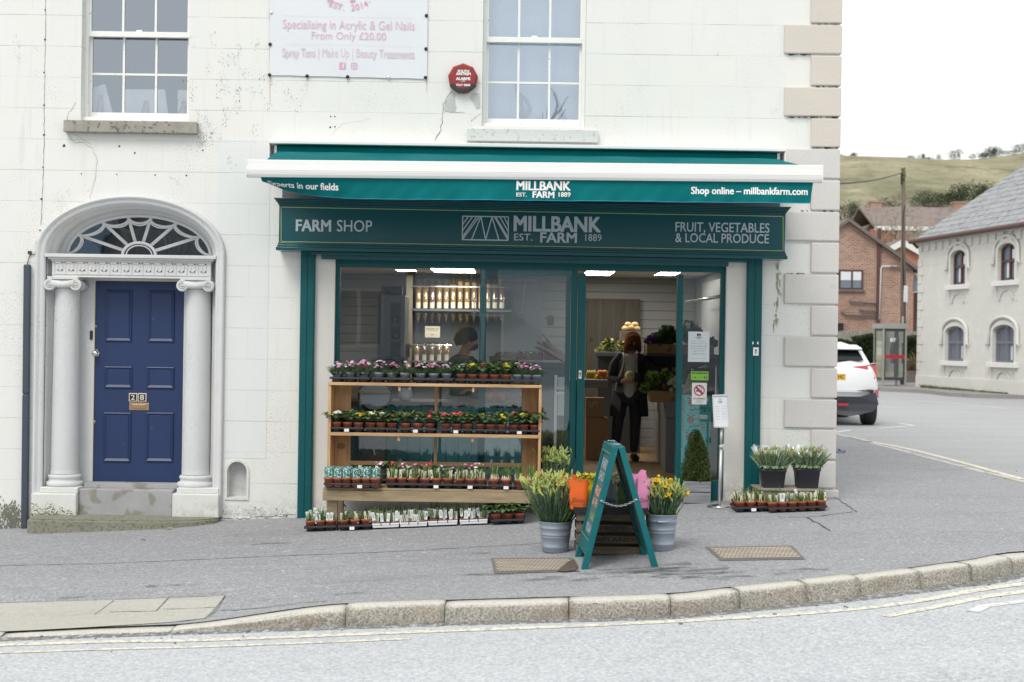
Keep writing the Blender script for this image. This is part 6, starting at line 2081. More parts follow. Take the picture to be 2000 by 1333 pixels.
T = {k: (J[k][0], (J[k][1][0] + .02, J[k][1][1] + .02) if isinstance(J[k][1], tuple) else J[k][1] + 0.018) for k in ('pel', 'hpl', 'knl', 'anl', 'hpr', 'knr', 'anr')}
skinned('trousers', T, chain_bones(['pel', 'hpl', 'knl', 'anl'], ['pel', 'hpr', 'knr', 'anr']), 'pel', jean, cu)
S = {'z': (V((-0.005, -0.012, 0.78)), (0.168, 0.125)), 'a': (V((-0.005, -0.012, 0.88)), (0.172, 0.128)), 'b': (V((0, -0.012, 1.05)), (0.150, 0.112)), 'c': (V((0.01, -0.012, 1.25)), (0.158, 0.116)), 'd': (V((0.02, -0.015, 1.38)), (0.095, 0.085)), 'e': (V((0.025, -0.02, 1.42)), (0.075, 0.07))}
skinned('sweatshirt', S, chain_bones(['z', 'a', 'b', 'c', 'd', 'e']), 'b', greyc, cu)
for s, sh, el, wr in ((-1, 'shl', 'ell', 'wrl'), (1, 'shr', 'elr', 'wrr')):
 K = {'y': (V((0.09 * s, 0.0, 1.38)), 0.06), 's': (J[sh][0] + V((0, 0, 0.005)), 0.072), 'e': (J[el][0], 0.062), 'w': (J[wr][0], 0.048)}
 skinned('jacket_sleeve', K, chain_bones(['y', 's', 'e', 'w']), 's', blackc, cu)
 m = MB()
 rows = []
 for z, xi, xo, dep in ((1.40, 0.075, 0.14, 0.07), (1.30, 0.085, 0.20, 0.12), (1.10, 0.095, 0.205, 0.135), (0.90, 0.11, 0.23, 0.14), (0.70, 0.13, 0.255, 0.15), (0.58, 0.14, 0.26, 0.15)):
  row = [V((s * xi + 0.01, -dep - 0.02, z))]
  for k in range(1, 7):
   a = R(-70 + 160 * k / 6)
   row.append(V((s * xo * max(0.12, math.cos(a)) + 0.01 if math.cos(a) > 0 else 0.01, dep * math.sin(a) + 0.005, z)))
  rows.append(row)
 m.sheet(rows)
 m.build('jacket_front', blackc, cu, local=True)
m = MB()
m.tube([V((-0.085, -0.085, 1.41)), V((-0.07, -0.125, 1.33)), V((-0.10, -0.15, 1.2)), V((-0.17, -0.17, 1.02)), V((-0.19, -0.18, 0.92))], 0.011, 7)
m.tube([V((0.10, -0.085, 1.41)), V((0.085, -0.13, 1.33)), V((0.09, -0.15, 1.15)), V((0.095, -0.15, 1.0))], 0.009, 7)
m.build('hood_cord', paint('cord_cream', (0.56, 0.52, 0.44), 0.8), cu, local=True)
m = MB()
hc = J['hd'][0] + V((0, 0.005, 0.03))
rh = random.Random(17)
for k in range(150):
 a = R(rh.uniform(-215, 35)) ;
 st = hc + V((0.03 * math.cos(a), 0.03 * math.sin(a), 0.105 + rh.uniform(-.008, .006)))
 L = rh.uniform(0.16, 0.27)
 if math.sin(a) < -0.35: L *= 0.35 + 0.5 * abs(math.cos(a))
 pts = [st, hc + V((0.088 * math.cos(a), 0.098 * math.sin(a), 0.06)), hc + V((0.100 * math.cos(a), 0.105 * math.sin(a), 0.10 - L * 0.7)), hc + V((0.088 * math.cos(a) + rh.gauss(0, .012), 0.088 * math.sin(a), 0.09 - L))]
 m.tube(pts, [0.012, 0.016, 0.014, 0.004], 5)
m.ball(hc + V((-0.003, 0.022, 0.05)), 0.104, 14, 9, (1, 1, 0.88))
m.build('hair', paint('hair_auburn', (0.19, 0.08, 0.032), 0.9, 0.35, 40, spec=0.08), cu, local=True)
m = MB()
fcx = hc + V((0.012, -0.088, -0.055))
m.sheet([[fcx + V((x, 0.05 * (abs(x) / 0.06) ** 2 - 0.012 * (1 - abs(v)), z)) for x in (-.075, -.04, 0, .04, .075)] for z, v in ((-.065, 1), (-.015, 0.2), (.036, 0.5))])
m.build('face_mask', blackc, cu, local=True)
m = MB()
for s in (-1, 1):
 m.ball(hc + V((0.012 + s * 0.030, -0.088, 0.0)), 0.011, 8, 6)
m.build('eye', M['ink'], cu, local=True)
m = MB(); m.ball(hc + V((0.012, -0.098, -0.025)), 0.016, 8, 6, (0.8, 0.8, 1.5)); m.build('nose', M['skin'], cu, local=True)
for t_ in ('tol', 'tor'):
 m = MB(); q = J[t_][0]; an = J['an' + t_[-1]][0]
 m.tube([an + V((0, 0.05, -0.045)), an + V((0, -0.02, -0.04)), q + V((0, 0, 0.004)), q + V((0, -0.05, -0.005))], [0.042, 0.052, 0.045, 0.025], 10)
 m.build('shoe', M['black'], cu, local=True)
m = MB(); q = cb + J['hal'][0] + V((0.02, -0.035, 0.055)); m.ball(q, 0.066, 16, 10)
tag(m.build('melon', paint('melon_yellow', (0.62, 0.60, 0.26), 0.6, 0.1, 12), org=q), 'pale yellow melon held in the customer hand', 'melon')
m = MB(); q = cb + J['hal'][0] + V((0.105, -0.03, 0.02)); m.box(q.x - 0.03, q.x + 0.04, q.y - 0.008, q.y + 0.004, q.z - 0.04, q.z + 0.075, 0.006)
tag(m.build('phone', M['black'], org=q), 'black phone held beside the melon', 'phone')
Yw = 2.35
wb = P(908, 900, Yw); wb.z = FZ0
wk = thing('person', 'shop worker in dark teal sweatshirt and black hat leaning over the counter', 'person', wb)
s_ = (Yw + DIST) / FPX
def W(px, py, dy=0.0):
 q = P(px, py, Yw + dy); return q - wb
J = {'pel': (V((-0.04, 0.05, 0.93)), (0.15, 0.12)), 'wst': (V((-0.04, 0.02, 1.08)), (0.15, 0.12)), 'chs': (W(899, 722), (0.16, 0.13)), 'nkb': (W(906, 693), (0.08, 0.07)), 'nk': (W(910, 683), 0.055), 'hd': (W(916, 668, -0.02), (0.085, 0.085)), 'hdt': (W(912, 652), (0.08, 0.075)),
     'shl': (W(884, 712, 0.1), 0.06), 'ell': (W(915, 752, -0.1), 0.048), 'wrl': (W(962, 742, -0.2), 0.034), 'hal': (W(974, 735, -0.2), (0.036, 0.022)),
     'shr': (W(924, 712, -0.1), 0.06), 'elr': (W(950, 742, -0.25), 0.048), 'wrr': (W(982, 718, -0.3), 0.034), 'har': (W(991, 709, -0.3), (0.036, 0.022)),
     'hpl': (V((-0.09, 0.05, 0.86)), 0.085), 'knl': (V((-0.10, 0.04, 0.48)), 0.06), 'anl': (V((-0.1, 0.08, 0.09)), 0.04), 'tol': (V((0.02, 0.06, 0.035)), (0.038, 0.03)),
     'hpr': (V((0.05, -0.02, 0.86)), 0.085), 'knr': (V((0.06, -0.03, 0.48)), 0.06), 'anr': (V((0.06, 0.0, 0.09)), 0.04), 'tor': (V((0.18, -0.02, 0.035)), (0.038, 0.03))}
B = chain_bones(['pel', 'wst', 'chs', 'nkb', 'nk', 'hd', 'hdt'], ['chs', 'shl', 'ell', 'wrl', 'hal'], ['chs', 'shr', 'elr', 'wrr', 'har'], ['pel', 'hpl', 'knl', 'anl', 'tol'], ['pel', 'hpr', 'knr', 'anr', 'tor'])
for h, pf in (('hal', 'fl'), ('har', 'fr')):
 fingers(J, B, h, pf, J[h][0], [(V((0.015, 0.02 - 0.016 * i, 0.0)), V((0.9, 0.0, 0.2)).normalized(), 0.075 - 0.006 * abs(i - 1)) for i in range(4)] + [(V((-0.01, -0.025, 0.01)), V((0.6, -0.5, 0.5)).normalized(), 0.055)], V((0, 0, -1)))
skinned('body', J, B, 'pel', M['skin'], wk)
tealc = paint('cloth_teal', (0.03, 0.17, 0.16), 0.9, 0.15, 10)
S = {k: (J[k][0], (J[k][1][0] + .03, J[k][1][1] + .03) if isinstance(J[k][1], tuple) else J[k][1] + 0.022) for k in ('pel', 'wst', 'chs', 'shl', 'ell', 'wrl', 'shr', 'elr', 'wrr')}
S['top'] = (J['nkb'][0] - V((0, 0, 0.02)), (0.10, 0.09))
skinned('sweatshirt', S, chain_bones(['pel', 'wst', 'chs', 'top'], ['chs', 'shl', 'ell', 'wrl'], ['chs', 'shr', 'elr', 'wrr']), 'wst', tealc, wk)
T = {k: (J[k][0], (J[k][1][0] + .02, J[k][1][1] + .02) if isinstance(J[k][1], tuple) else J[k][1] + 0.018) for k in ('pel', 'hpl', 'knl', 'anl', 'hpr', 'knr', 'anr')}
skinned('trousers', T, chain_bones(['pel', 'hpl', 'knl', 'anl'], ['pel', 'hpr', 'knr', 'anr']), 'pel', jean, wk)
hc = J['hd'][0]
m = MB()
m.ball(hc + V((-0.018, 0.0, 0.055)), 0.118, 16, 10, (1.05, 0.95, 0.95))
m.tube([hc + V((-0.12, 0, -0.05)), hc + V((-0.13, 0.0, 0.02)), hc + V((-0.10, 0, 0.08))], [0.03, 0.05, 0.05], 10)
m.build('hat', paint('hat_charcoal', (0.05, 0.055, 0.062), 0.9, 0.2, 9), wk, local=True)
m = MB(); m.ball(hc + V((0.012, 0, -0.01)), 0.092, 16, 10, (1, 0.9, 1.05)); m.build('face', M['skin'], wk, local=True)
m = MB(); m.ball(hc + V((0.040, 0, -0.048)), 0.070, 14, 9, (1, 0.95, 0.85)); m.build('beard', paint('beard_brown', (0.17, 0.085, 0.045), 0.8, 0.3, 40), wk, local=True)
m = MB(); m.ball(hc + V((0.062, -0.01, -0.012)), 0.045, 12, 8, (0.8, 1.35, 0.8)); m.build('face_mask', M['paper'], wk, local=True)
m = MB(); m.ball(hc + V((0.0, -0.088, -0.015)), 0.02, 8, 6, (0.8, 0.4, 1.4)); m.build('ear', M['skin'], wk, local=True)
q = wb + J['har'][0]
m = MB(); m.sheet([[q + V((0.02, -0.03, 0.09)), q + V((0.13, -0.03, 0.12))], [q + V((-0.0, -0.04, -0.03)), q + V((0.11, -0.04, 0.0))], [q + V((-0.03, -0.02, -0.14)), q + V((0.06, -0.02, -0.12))]])
tag(m.build('paper_bag', M['card'], org=q), 'brown paper bag held open by the shop worker', 'bag')
# plants, pots and trays
def blade(m, base, d, L, w, bend=0.3, seg=3, face=None):
 """one leaf blade: base point, direction, length, half width"""
 d = d.normalized()
 side = face if face is not None else d.cross(V((random.uniform(-1, 1), random.uniform(-1, 1), 0.1))).normalized()
 rows = []
 out = V((d.x, d.y, 0)); out = out.normalized() if out.length > 1e-4 else V((0, 0, 0))
 for i in range(seg + 1):
  t = i / seg
  p = base + d * L * t + out * (bend * L * t * t) - V((0, 0, bend * L * 0.45 * t * t))
  ww = w * (1 - t ** 2.2) if i < seg else w * 0.08
  rows.append([p - side * ww, p + side * ww])
 m.sheet(rows)
def oval_leaf(m, base, az, L, w, rise, droop):
 d = V((math.cos(az), math.sin(az), 0)); s = V((-d.y, d.x, 0))
 rows = []
 for i, (t, ww) in enumerate(((0, .12), (.3, .55), (.6, 1.0), (.85, .8), (1.0, .15))):
  c = base + d * L * t * 0.92 + V((0, 0, rise * math.sin(min(1, t * 1.15) * math.pi * 0.55) * L - droop * L * t * t))
  rows.append([c - s * w * ww + V((0, 0, w * ww * 0.35)), c, c + s * w * ww + V((0, 0, w * ww * 0.35))])
 m.sheet(rows)
def bloom(m, c, r, nrm, petals=5, eye=None, rnd=random):
 n = nrm.normalized()
 a = n.orthogonal().normalized(); b = n.cross(a)
 mi = m.mi
 for k in range(petals):
  t = 2 * math.pi * k / petals + rnd.uniform(-.1, .1)
  u = a * math.cos(t) + b * math.sin(t); v = -a * math.sin(t) + b * math.cos(t)
  m._f([m.bm.verts.new(q) for q in (c, c + u * r * .62 - v * r * .55 + n * r * .16, c + u * r + n * r * .08, c + u * r * .62 + v * r * .55 + n * r * .16)])
 if eye is not None:
  m.mi = eye
  m._f([m.bm.verts.new(c + n * r * .10 + (a * math.cos(k * math.pi / 3) + b * math.sin(k * math.pi / 3)) * r * .28) for k in range(6)])
 m.mi = mi
MESH = {}
def cached(key, fn):
 if key not in MESH: MESH[key] = fn()
 return MESH[key]
PH = 0.084
def pot_mesh(kind):
 m = MB()
 rt, rb = 0.049, 0.036
 m.lathe([(rb, 0.0), (rt - 0.006, PH - 0.020), (rt - 0.003, PH - 0.019), (rt, PH - 0.001), (rt - 0.004, PH), (rt - 0.006, PH - 0.012)], seg=16, cap1=False)
 m.mi = 1
 m.lathe([(rt - 0.006, PH - 0.012), (0.0, PH - 0.010)], seg=16, cap0=False, cap1=False)
 return m.mesh('pot', [M['terra'] if kind == 'terra' else M['greypot'], M['soil']], recalc=True)
def dianthus_leaf(v):
 random.seed(100 + v); m = MB()
 for k in range(150):
  a = random.uniform(0, 2 * math.pi); r = random.uniform(0, .035)
  d = V((math.cos(a) * random.uniform(.1, .75), math.sin(a) * random.uniform(.1, .75), 1))
  blade(m, V((math.cos(a) * r, math.sin(a) * r, PH - .012)), d, random.uniform(.05, .115), random.uniform(.0022, .0036), .25, 2)
 return m.mesh('foliage', M['leaf_d'], recalc=False)
def dianthus_bloom(v, cols):
 random.seed(200 + v); m = MB()
 mats = [FL[c] for c in cols]
 for k in range(random.randint(9, 13)):
  a = random.uniform(0, 2 * math.pi); r = random.uniform(.0, .056)
  c = V((math.cos(a) * r, math.sin(a) * r, PH + random.uniform(.085, .125) - r * .3))
  m.mi = random.randrange(len(mats))
  bloom(m, c, random.uniform(.010, .0155), V((math.cos(a) * .5, math.sin(a) * .5 - .45, 1)), 6)
 return m.mesh('blossom', mats, recalc=False)
def prim_leaf(v):
 random.seed(300 + v); m = MB()
 for k in range(20):
  a = k * 2.399 + random.uniform(-.3, .3)
  oval_leaf(m, V((math.cos(a) * .008, math.sin(a) * .008, PH - .012)), a, random.uniform(.055, .098), random.uniform(.017, .025), random.uniform(.35, .95) * (1 - k * .012) + .1, random.uniform(.1, .45))
 return m.mesh('foliage', M['leaf_p'], recalc=False)
def prim_bloom(v, col, eye):
 random.seed(400 + v); m = MB()
 n = random.randint(6, 11)
 for k in range(n):
  a = random.uniform(0, 2 * math.pi); r = random.uniform(.0, .046)
  c = V((math.cos(a) * r, math.sin(a) * r - .010, PH + random.uniform(.048, .075) - r * .35))
  m.mi = 0
  bloom(m, c, random.uniform(.014, .020), V((math.cos(a) * .5, math.sin(a) * .5 - .6, 1)), 5, 1)
 return m.mesh('blossom', [FL[col], FL[eye]], recalc=False)
def shoots(v, pale, bulbs=False, tall=1.0):
 random.seed(500 + v); m = MB()
 for k in range(26 if not bulbs else 22):
  a = random.uniform(0, 2 * math.pi); r = random.uniform(0, .036)
  d = V((math.cos(a) * random.uniform(0, .22), math.sin(a) * random.uniform(0, .22), 1))
  m.mi = 0 if random.random() > (.6 if pale else .15) else 1
  blade(m, V((math.cos(a) * r, math.sin(a) * r, PH - .012 + (.02 if bulbs else 0))), d, random.uniform(.055, .105) * tall, random.uniform(.0035, .006), .08, 3)
 if bulbs:
  m.mi = 2
  for k in range(9):
   a = k * 2.399; r = .008 + .0033 * k
   m.lathe([(.004, 0), (.013, .008), (.014, .018), (.006, .034), (.003, .05)], (math.cos(a) * r, math.sin(a) * r, PH - .016), 8)
 return m.mesh('foliage', [M['leaf_b'], M['leaf_w'], M['bulbskin']], recalc=False)
def tag_mesh(kind):
 m = MB()
 if kind == 'teal':
  m.sheet([[V((.040 * math.sin(R(a)), -.040 * math.cos(R(a)) + .006, z)) for a in range(-60, 61, 20)] for z in (PH - .01, PH + .05, PH + .092)])
  return m.mesh('card', M['teal_card'], recalc=False)
 w, h0, h1 = (.0105, PH - .03, PH + .062) if kind != 'white' else (.015, PH - .02, PH + .056)
 m.quad(V((-w, 0, h0)), V((w, 0, h0)), V((w, .004, h1)), V((-w, .004, h1)))
 if kind == 'photo':
  m.mi = 1
  m.quad(V((-w * .85, -.0012, h1 - .028)), V((w * .85, -.0012, h1 - .028)), V((w * .85, .001, h1 - .003)), V((-w * .85, .001, h1 - .003)))
  m.mi = 2
  m.quad(V((-w * .5, -.0014, h1 - .06)), V((w * .5, -.0014, h1 - .06)), V((w * .5, -.0005, h1 - .036)), V((-w * .5, -.0005, h1 - .036)))
  return m.mesh('tag', [M['tagyellow'], M['tagpink'], M['leaf_b']], recalc=False)
 if kind == 'white':
  m.mi = 1
  m.quad(V((-w * .6, -.0012, h1 - .05)), V((w * .5, -.0012, h1 - .05)), V((w * .5, 0, h1 - .014)), V((-w * .6, 0, h1 - .014)))
  return m.mesh('tag', [M['tagwhite'], paint('tag_print', (0.50, 0.56, 0.50), 0.6, 0.5, 150, obj=True)], recalc=False)
 return m.mesh('tag', M['tagwhite'], recalc=False)
def child(name, me, parent, loc=(0, 0, 0), rz=0.0, rx=0.0, ry=0.0):
 o = link(bpy.data.objects.new(name, me))
 o.parent = parent
 o.location = loc
 o.rotation_euler = (rx, ry, rz)
 return o
rp = random.Random(77)
PRIM = {'yellow': ('yellow', 'orange'), 'red': ('crimson', 'yellow'), 'white': ('white', 'yellow'), 'purple': ('purple', 'yellow'), 'orange': ('orange', 'yellow'), 'cream': ('cream', 'yellow'), 'magenta': ('magenta', 'yellow')}
DIAN = {'pink': ('pink', 'white'), 'white': ('white', 'pink'), 'crimson': ('crimson', 'pink'), 'magenta': ('magenta', 'white'), 'orange': ('orange', 'pink')}
def potted(kind, col, loc, label, group, tilt_y=0.0):
 nm = {'dianthus': 'potted_dianthus', 'prim': 'potted_primrose', 'leafprim': 'potted_primrose'}.get(kind, 'potted_bulb')
 o = link(bpy.data.objects.new(nm, None))
 o.location = loc
 o.rotation_euler = (rp.uniform(-.04, .04), tilt_y + rp.uniform(-.04, .04), rp.uniform(-.12, .12))
 o.empty_display_size = .05
 tag(o, label, 'potted plant', group)
 spin = rp.uniform(0, 6.28)
 v = rp.randrange(5)
 p_ = child('pot', cached(('pot', kind == 'dianthus'), lambda: pot_mesh('grey' if kind == 'dianthus' else 'terra')), o)
 dz = 0.0
 if kind == 'pale':
  p_.scale = (1, 1, .58); dz = -.035
 if kind == 'dianthus':
  f = child('foliage', cached(('df', v), lambda: dianthus_leaf(v)), o, rz=spin); f.scale = (1.1, 1.1, rp.uniform(.74, 1.0))
  f.rotation_euler[0] = rp.uniform(-.12, .12); f.rotation_euler[1] = rp.uniform(-.1, .1)
  f = child('blossom', cached(('db', v, col), lambda: dianthus_bloom(v, DIAN[col])), o, rz=rp.uniform(-.9, .9)); f.scale = (1.1, 1.1, rp.uniform(.8, .98))
 elif kind in ('prim', 'leafprim'):
  f = child('foliage', cached(('pf', v), lambda: prim_leaf(v)), o, rz=spin)
  s = rp.uniform(1.35, 1.75); f.scale = (s, s, 1.3)
  if col:
   f = child('blossom', cached(('pb', v, col), lambda: prim_bloom(v, *PRIM[col])), o, rz=rp.uniform(-.8, .8)); k_ = rp.uniform(.9, 1.35); f.scale = (k_, k_, rp.uniform(1.0, 1.3))
 else:
  child('foliage', cached(('sh', v, kind), lambda: shoots(v, kind == 'pale', kind == 'bulb', 1.65 if kind == 'pale' else (1.15 if kind == 'bulb' else 1.15))), o, (0, 0, dz), rz=spin).scale = (1, 1, rp.uniform(.85, 1.15))
  if kind == 'teal':
   child('card', cached(('tag', 'teal'), lambda: tag_mesh('teal')), o, rz=rp.uniform(-.2, .2))
  elif kind == 'photo':
   for k in range(3):
    child('tag', cached(('tag', 'photo'), lambda: tag_mesh('photo')), o, (rp.uniform(-.034, .034), rp.uniform(-.036, .02), rp.uniform(-.008, .012)), rp.uniform(-.4, .4), rp.uniform(-.12, .12), rp.uniform(-.16, .16))
  elif kind in ('pale', 'whitetag'):
   for k in range(7 if kind == 'pale' else 3):
    child('tag', cached(('tag', 'white'), lambda: tag_mesh('white')), o, (rp.uniform(-.036, .036), rp.uniform(-.04, .03), dz + rp.uniform(-.006, .045)), rp.uniform(-.6, .6), rp.uniform(-.15, .15), rp.uniform(-.2, .2))
 return o
def tray_mesh(w, d, nx, ny, white):
 m = MB()
 h = 0.044
 for i in range(nx):
  for j in range(ny):
   cx = -w / 2 + w * (i + .5) / nx; cy = d * (j + .5) / ny
   r = min(w / nx, d / ny) * .44
   m.lathe([(r * .80, 0), (r * .86, .008), (r, h - .006)], (cx, cy, 0), 14, cap1=False)
 m.box(-w / 2 + .002, w / 2 - .002, .002, d - .002, h - .006, h - .002)
 if white:
  m.mi = 1
  m.hexa([V(q) for q in ((-w / 2 + .004, .004, h - .034), (w / 2 - .004, .004, h - .034), (w / 2 - .004, d - .004, h - .034), (-w / 2 + .004, d - .004, h - .034), (-w / 2, 0, h - .008), (w / 2, 0, h - .008), (w / 2, d, h - .008), (-w / 2, d, h - .008))], .003)
  m.box(-w / 2, w / 2, -.004, .006, h - .008, h + .006, .002); m.box(-w / 2, w / 2, d - .006, d + .004, h - .008, h + .006, .002)
  m.box(-w / 2 - .001, -w / 2 + .008, .0065, d - .0065, h - .008, h + .005, .002); m.box(w / 2 - .008, w / 2 + .001, .0065, d - .0065, h - .008, h + .005, .002)
  m.mi = 0
  for i in range(1, nx):
   m.box(-w / 2 + w * i / nx - .004, -w / 2 + w * i / nx + .004, -.006, .02, h - .012, h + .010, .001)
 else:
  m.box(-w / 2, w / 2, -.004, .004, h - .016, h + .003, .003); m.box(-w / 2, w / 2, d - .004, d + .004, h - .016, h + .003, .003)
  m.box(-w / 2 - .002, -w / 2 + .005, .0045, d - .0045, h - .016, h + .003, .003); m.box(w / 2 - .005, w / 2 + .002, .0045, d - .0045, h - .016, h + .003, .003)
 return m.mesh('tray', [M['tray'], M['tray_w']])
def set_tray(px0, px1, py, Yf, z, nx, rows, lab, place, slope=0.0, white=False, d=.27, price=None, base_fn=None, ry=0):
 """tray along the picture's x from px0 to px1 with its front edge at depth Yf; rows = one list per row, front first, of (kind, colour, words)"""
 x0, x1 = PX(px0, py, Yf), PX(px1, py, Yf)
 w = x1 - x0 - .004
 xc = (x0 + x1) / 2
 if base_fn: z = base_fn(xc, Yf + d * .3) + .003
 t = thing('plant_tray', lab, 'plant tray', (xc, Yf, z), group='plastic trays of potted plants')
 t.rotation_euler = (0, -slope, 0)
 ny = len(rows)
 ob = link(bpy.data.objects.new('shell', tray_mesh(w, d, nx, ny, white))); ob.parent = t
 if price is not None:
  m = MB(); u = -w / 2 + w * price
  m.box(u - .022, u + .022, -.0075, -.0045, .006, .034)
  m.build('price_label', M['label'], t, local=True)
 for j, row in enumerate(rows):
  n = len(row)
  for i, it in enumerate(row):
   if it is None: continue
   kind, col, words = it
   u = -w / 2 + w * (i + .5) / n; vv = d * (j + .5) / ny
   loc = V((xc, Yf, z)) + V((u, vv, .010 + u * slope))
   pos = ['left', 'second from left', 'third from left', 'fourth from left', 'fifth from left', 'sixth from left'][i] if n > 3 else (['left', 'middle', 'right'][i] if n == 3 else ['left', 'right'][i])
   rowname = 'front' if j == 0 else ('back' if j == ny - 1 else 'middle')
   potted(kind, col, loc, '%s, %s in the %s row, %s' % (words, pos, rowname, place), 'potted plants set out at the shopfront', -slope)
 return t
# the wooden plant rack
YR0, YR1 = -0.62, -0.27
zt = PZ(850, 751, YR0); zm = PZ(850, 849, YR0)
YB0 = -0.98
zb = PZ(840, 957, YB0)
rk_ = thing('plant_rack', 'three tier pine plant rack standing in front of the shop window', 'plant rack', (PX(850, 990, -.6), -.6, pav_z(-0.7, -.6)))
rx0, rx1 = PX(642, 750, YR0), PX(1059, 757, YR0)
def rbox(name, matl, *a):
 m = MB(); m.box(*a, .003); return m.build(name, matl, rk_)
rbox('shelf', M['pine_h'], rx0, rx1, YR0, YR1, zt - .028, zt)
rbox('shelf', M['pine_h'], rx0 + .02, rx1 - .02, YR0, YR1, zm - .03, zm)
for x in (rx0, rx1 - .026):
 rbox('side_panel', M['pine_v'], x, x + .026, YR0 + .012, YR1, zb + .001, zt - .029)
bw = .15
rbox('back_board', M['pine_v'], rx0 + .027, rx0 + .027 + bw, YR1 - .022, YR1 - .001, zb + .001, zt - .029)
rbox('back_board', M['pine_v'], rx1 - .027 - bw, rx1 - .027, YR1 - .022, YR1 - .001, zb + .001, zt - .029)
xp = PX(853, 850, YR1)
rbox('post', M['pine_v'], xp - .014, xp + .014, YR1 - .045, YR1 - .023, zb + .001, zt - .029)
for py in (817, 906):
 z = PZ(850, py, YR1)
 rbox('back_rail', M['pine_h'], rx0 + .027 + bw, rx1 - .027 - bw, YR1 - .021, YR1 - .002, z - .028, z + .012)
for px, z in ((781, zt), (925, zt), (781, zm), (925, zm)):
 xx = PX(px, 760, YR0 + .02)
 rbox('bracket', M['pine_v'], xx - .011, xx + .011, YR0 + .015, YR0 + .05, z - .075, z - .0305)
bx0, bx1 = PX(633, 960, YB0), PX(1044, 968, YB0)
rbox('bench_top', M['bench_wood'], bx0, bx1, YB0 + .02, YR1 + .02, zb - .024, zb)
m = MB(); m.box(bx0, bx1, YB0 - .01, YB0 + .035, zb - .118, zb - .0245, .004); m.build('bench_beam', M['bench_wood'], rk_)
for (px, Y) in ((652, YB0 + .09), (980, YB0 + .09), (664, YR1 - .1), (1010, YR1 - .1)):
 xx = PX(px, 985, Y)
 m = MB(); m.box(xx - .048, xx + .048, Y - .03, Y + .03, pav_z(xx, Y) - .002, zb - .025, .004); m.build('leg', M['bench_wood'], rk_)
D = lambda c: ('dianthus', c, {'pink': 'pink dianthus', 'white': 'white and pink dianthus', 'crimson': 'crimson dianthus', 'magenta': 'magenta dianthus', 'orange': 'orange and pink dianthus'}[c] + ' in grey')
Q = lambda c: ('prim' if c else 'leafprim', c, (c + ' primrose in terracotta' if c else 'green primrose leaves'))
PHO = ('photo', None, 'picture tagged shoots'); PAL = ('pale', None, 'pale white tagged shoots'); WHT = ('whitetag', None, 'white tagged green shoots'); TEA = ('teal', None, 'teal card bulb pot'); BUL = ('bulb', None, 'sprouting bare bulbs')
S0 = YR0 + .012
top = 'top shelf'
set_tray(644, 723, 748, S0, zt + .001, 3, [[D('white'), D('pink'), D('crimson')], [D('pink'), D('white'), D('pink')]], 'black tray of dianthus at the left end of the rack top', 'leftmost tray on top shelf')
set_tray(726, 803, 748, S0, zt + .001, 3, [[D('pink'), D('white'), D('pink')], [D('pink'), D('crimson'), D('orange')]], 'black tray of dianthus second along the rack top', 'second tray on top shelf')
set_tray(808, 886, 750, S0, zt + .001, 3, [[D('white'), D('crimson'), D('pink')], [D('magenta'), D('white'), D('pink')]], 'black tray of dianthus third along the rack top', 'third tray on top shelf')
set_tray(890, 999, 752, S0, zt + .001, 5, [[Q('white'), Q('yellow'), Q('red'), Q(''), Q('yellow')], [Q(''), Q(''), Q('purple'), Q(''), Q('')]], 'black tray of terracotta primrose pots on the rack top', 'primrose tray on top shelf')
set_tray(1002, 1058, 754, S0, zt + .001, 3, [[D('white'), D('crimson'), D('white')], [D('pink'), D('magenta'), D('magenta')]], 'small black tray of dianthus at the right end of the rack top', 'rightmost tray on top shelf')
set_tray(646, 711, 850, S0, zm + .001, 3, [[Q('white'), Q('red'), Q('yellow')], [Q('yellow'), Q('yellow'), Q('red')]], 'black primrose tray at the left end of the rack middle shelf', 'leftmost tray on middle shelf', price=.5)
set_tray(713, 777, 850, S0, zm + .001, 3, [[Q('cream'), Q('white'), Q('red')], [Q('white'), Q('yellow'), Q('orange')]], 'black primrose tray second along the middle shelf', 'second tray on middle shelf')
set_tray(780, 853, 851, S0, zm + .001, 3, [[Q('yellow'), Q('white'), Q('red')], [Q('orange'), Q('yellow'), Q('red')]], 'black primrose tray left of the middle post', 'third tray on middle shelf', price=.45)
set_tray(860, 926, 852, S0, zm + .001, 3, [[Q('red'), Q('red'), Q('orange')], [Q('yellow'), Q('red'), Q('orange')]], 'black tray of red and yellow primroses right of the middle post', 'fourth tray on middle shelf', price=.48)
set_tray(928, 992, 853, S0, zm + .001, 3, [[Q('yellow'), Q('purple'), Q('yellow')], [Q('yellow'), Q('red'), Q('purple')]], 'black tray of yellow and purple primroses on the middle shelf', 'fifth tray on middle shelf')
set_tray(994, 1056, 854, S0, zm + .001, 3, [[Q('red'), Q('yellow'), Q('orange')], [Q('red'), Q('cream'), Q('yellow')]], 'black primrose tray at the right end of the middle shelf', 'rightmost tray on middle shelf', price=.35)
bz = zb + .001
set_tray(634, 687, 951, YB0 - .07, bz, 3, [[TEA, TEA, TEA], [TEA, TEA, TEA]], 'black tray of teal card pots overhanging the bench left end', 'leftmost bench tray')
set_tray(688, 744, 951, YB0 - .07, bz, 3, [[TEA, TEA, TEA], [WHT, TEA, WHT]], 'black tray of teal card pots with a torn price label', 'second bench tray', price=.3)
set_tray(755, 819, 956, YB0 + .01, bz, 3, [[PHO, PHO, PHO], [PHO, PHO, PHO]], 'black bulb tray on the bench right of the teal cards', 'third bench tray')
set_tray(821, 887, 957, YB0 + .01, bz, 3, [[PHO, PHO, PHO], [PHO, PHO, PHO]], 'black bulb tray at the middle of the bench', 'fourth bench tray', price=.5)
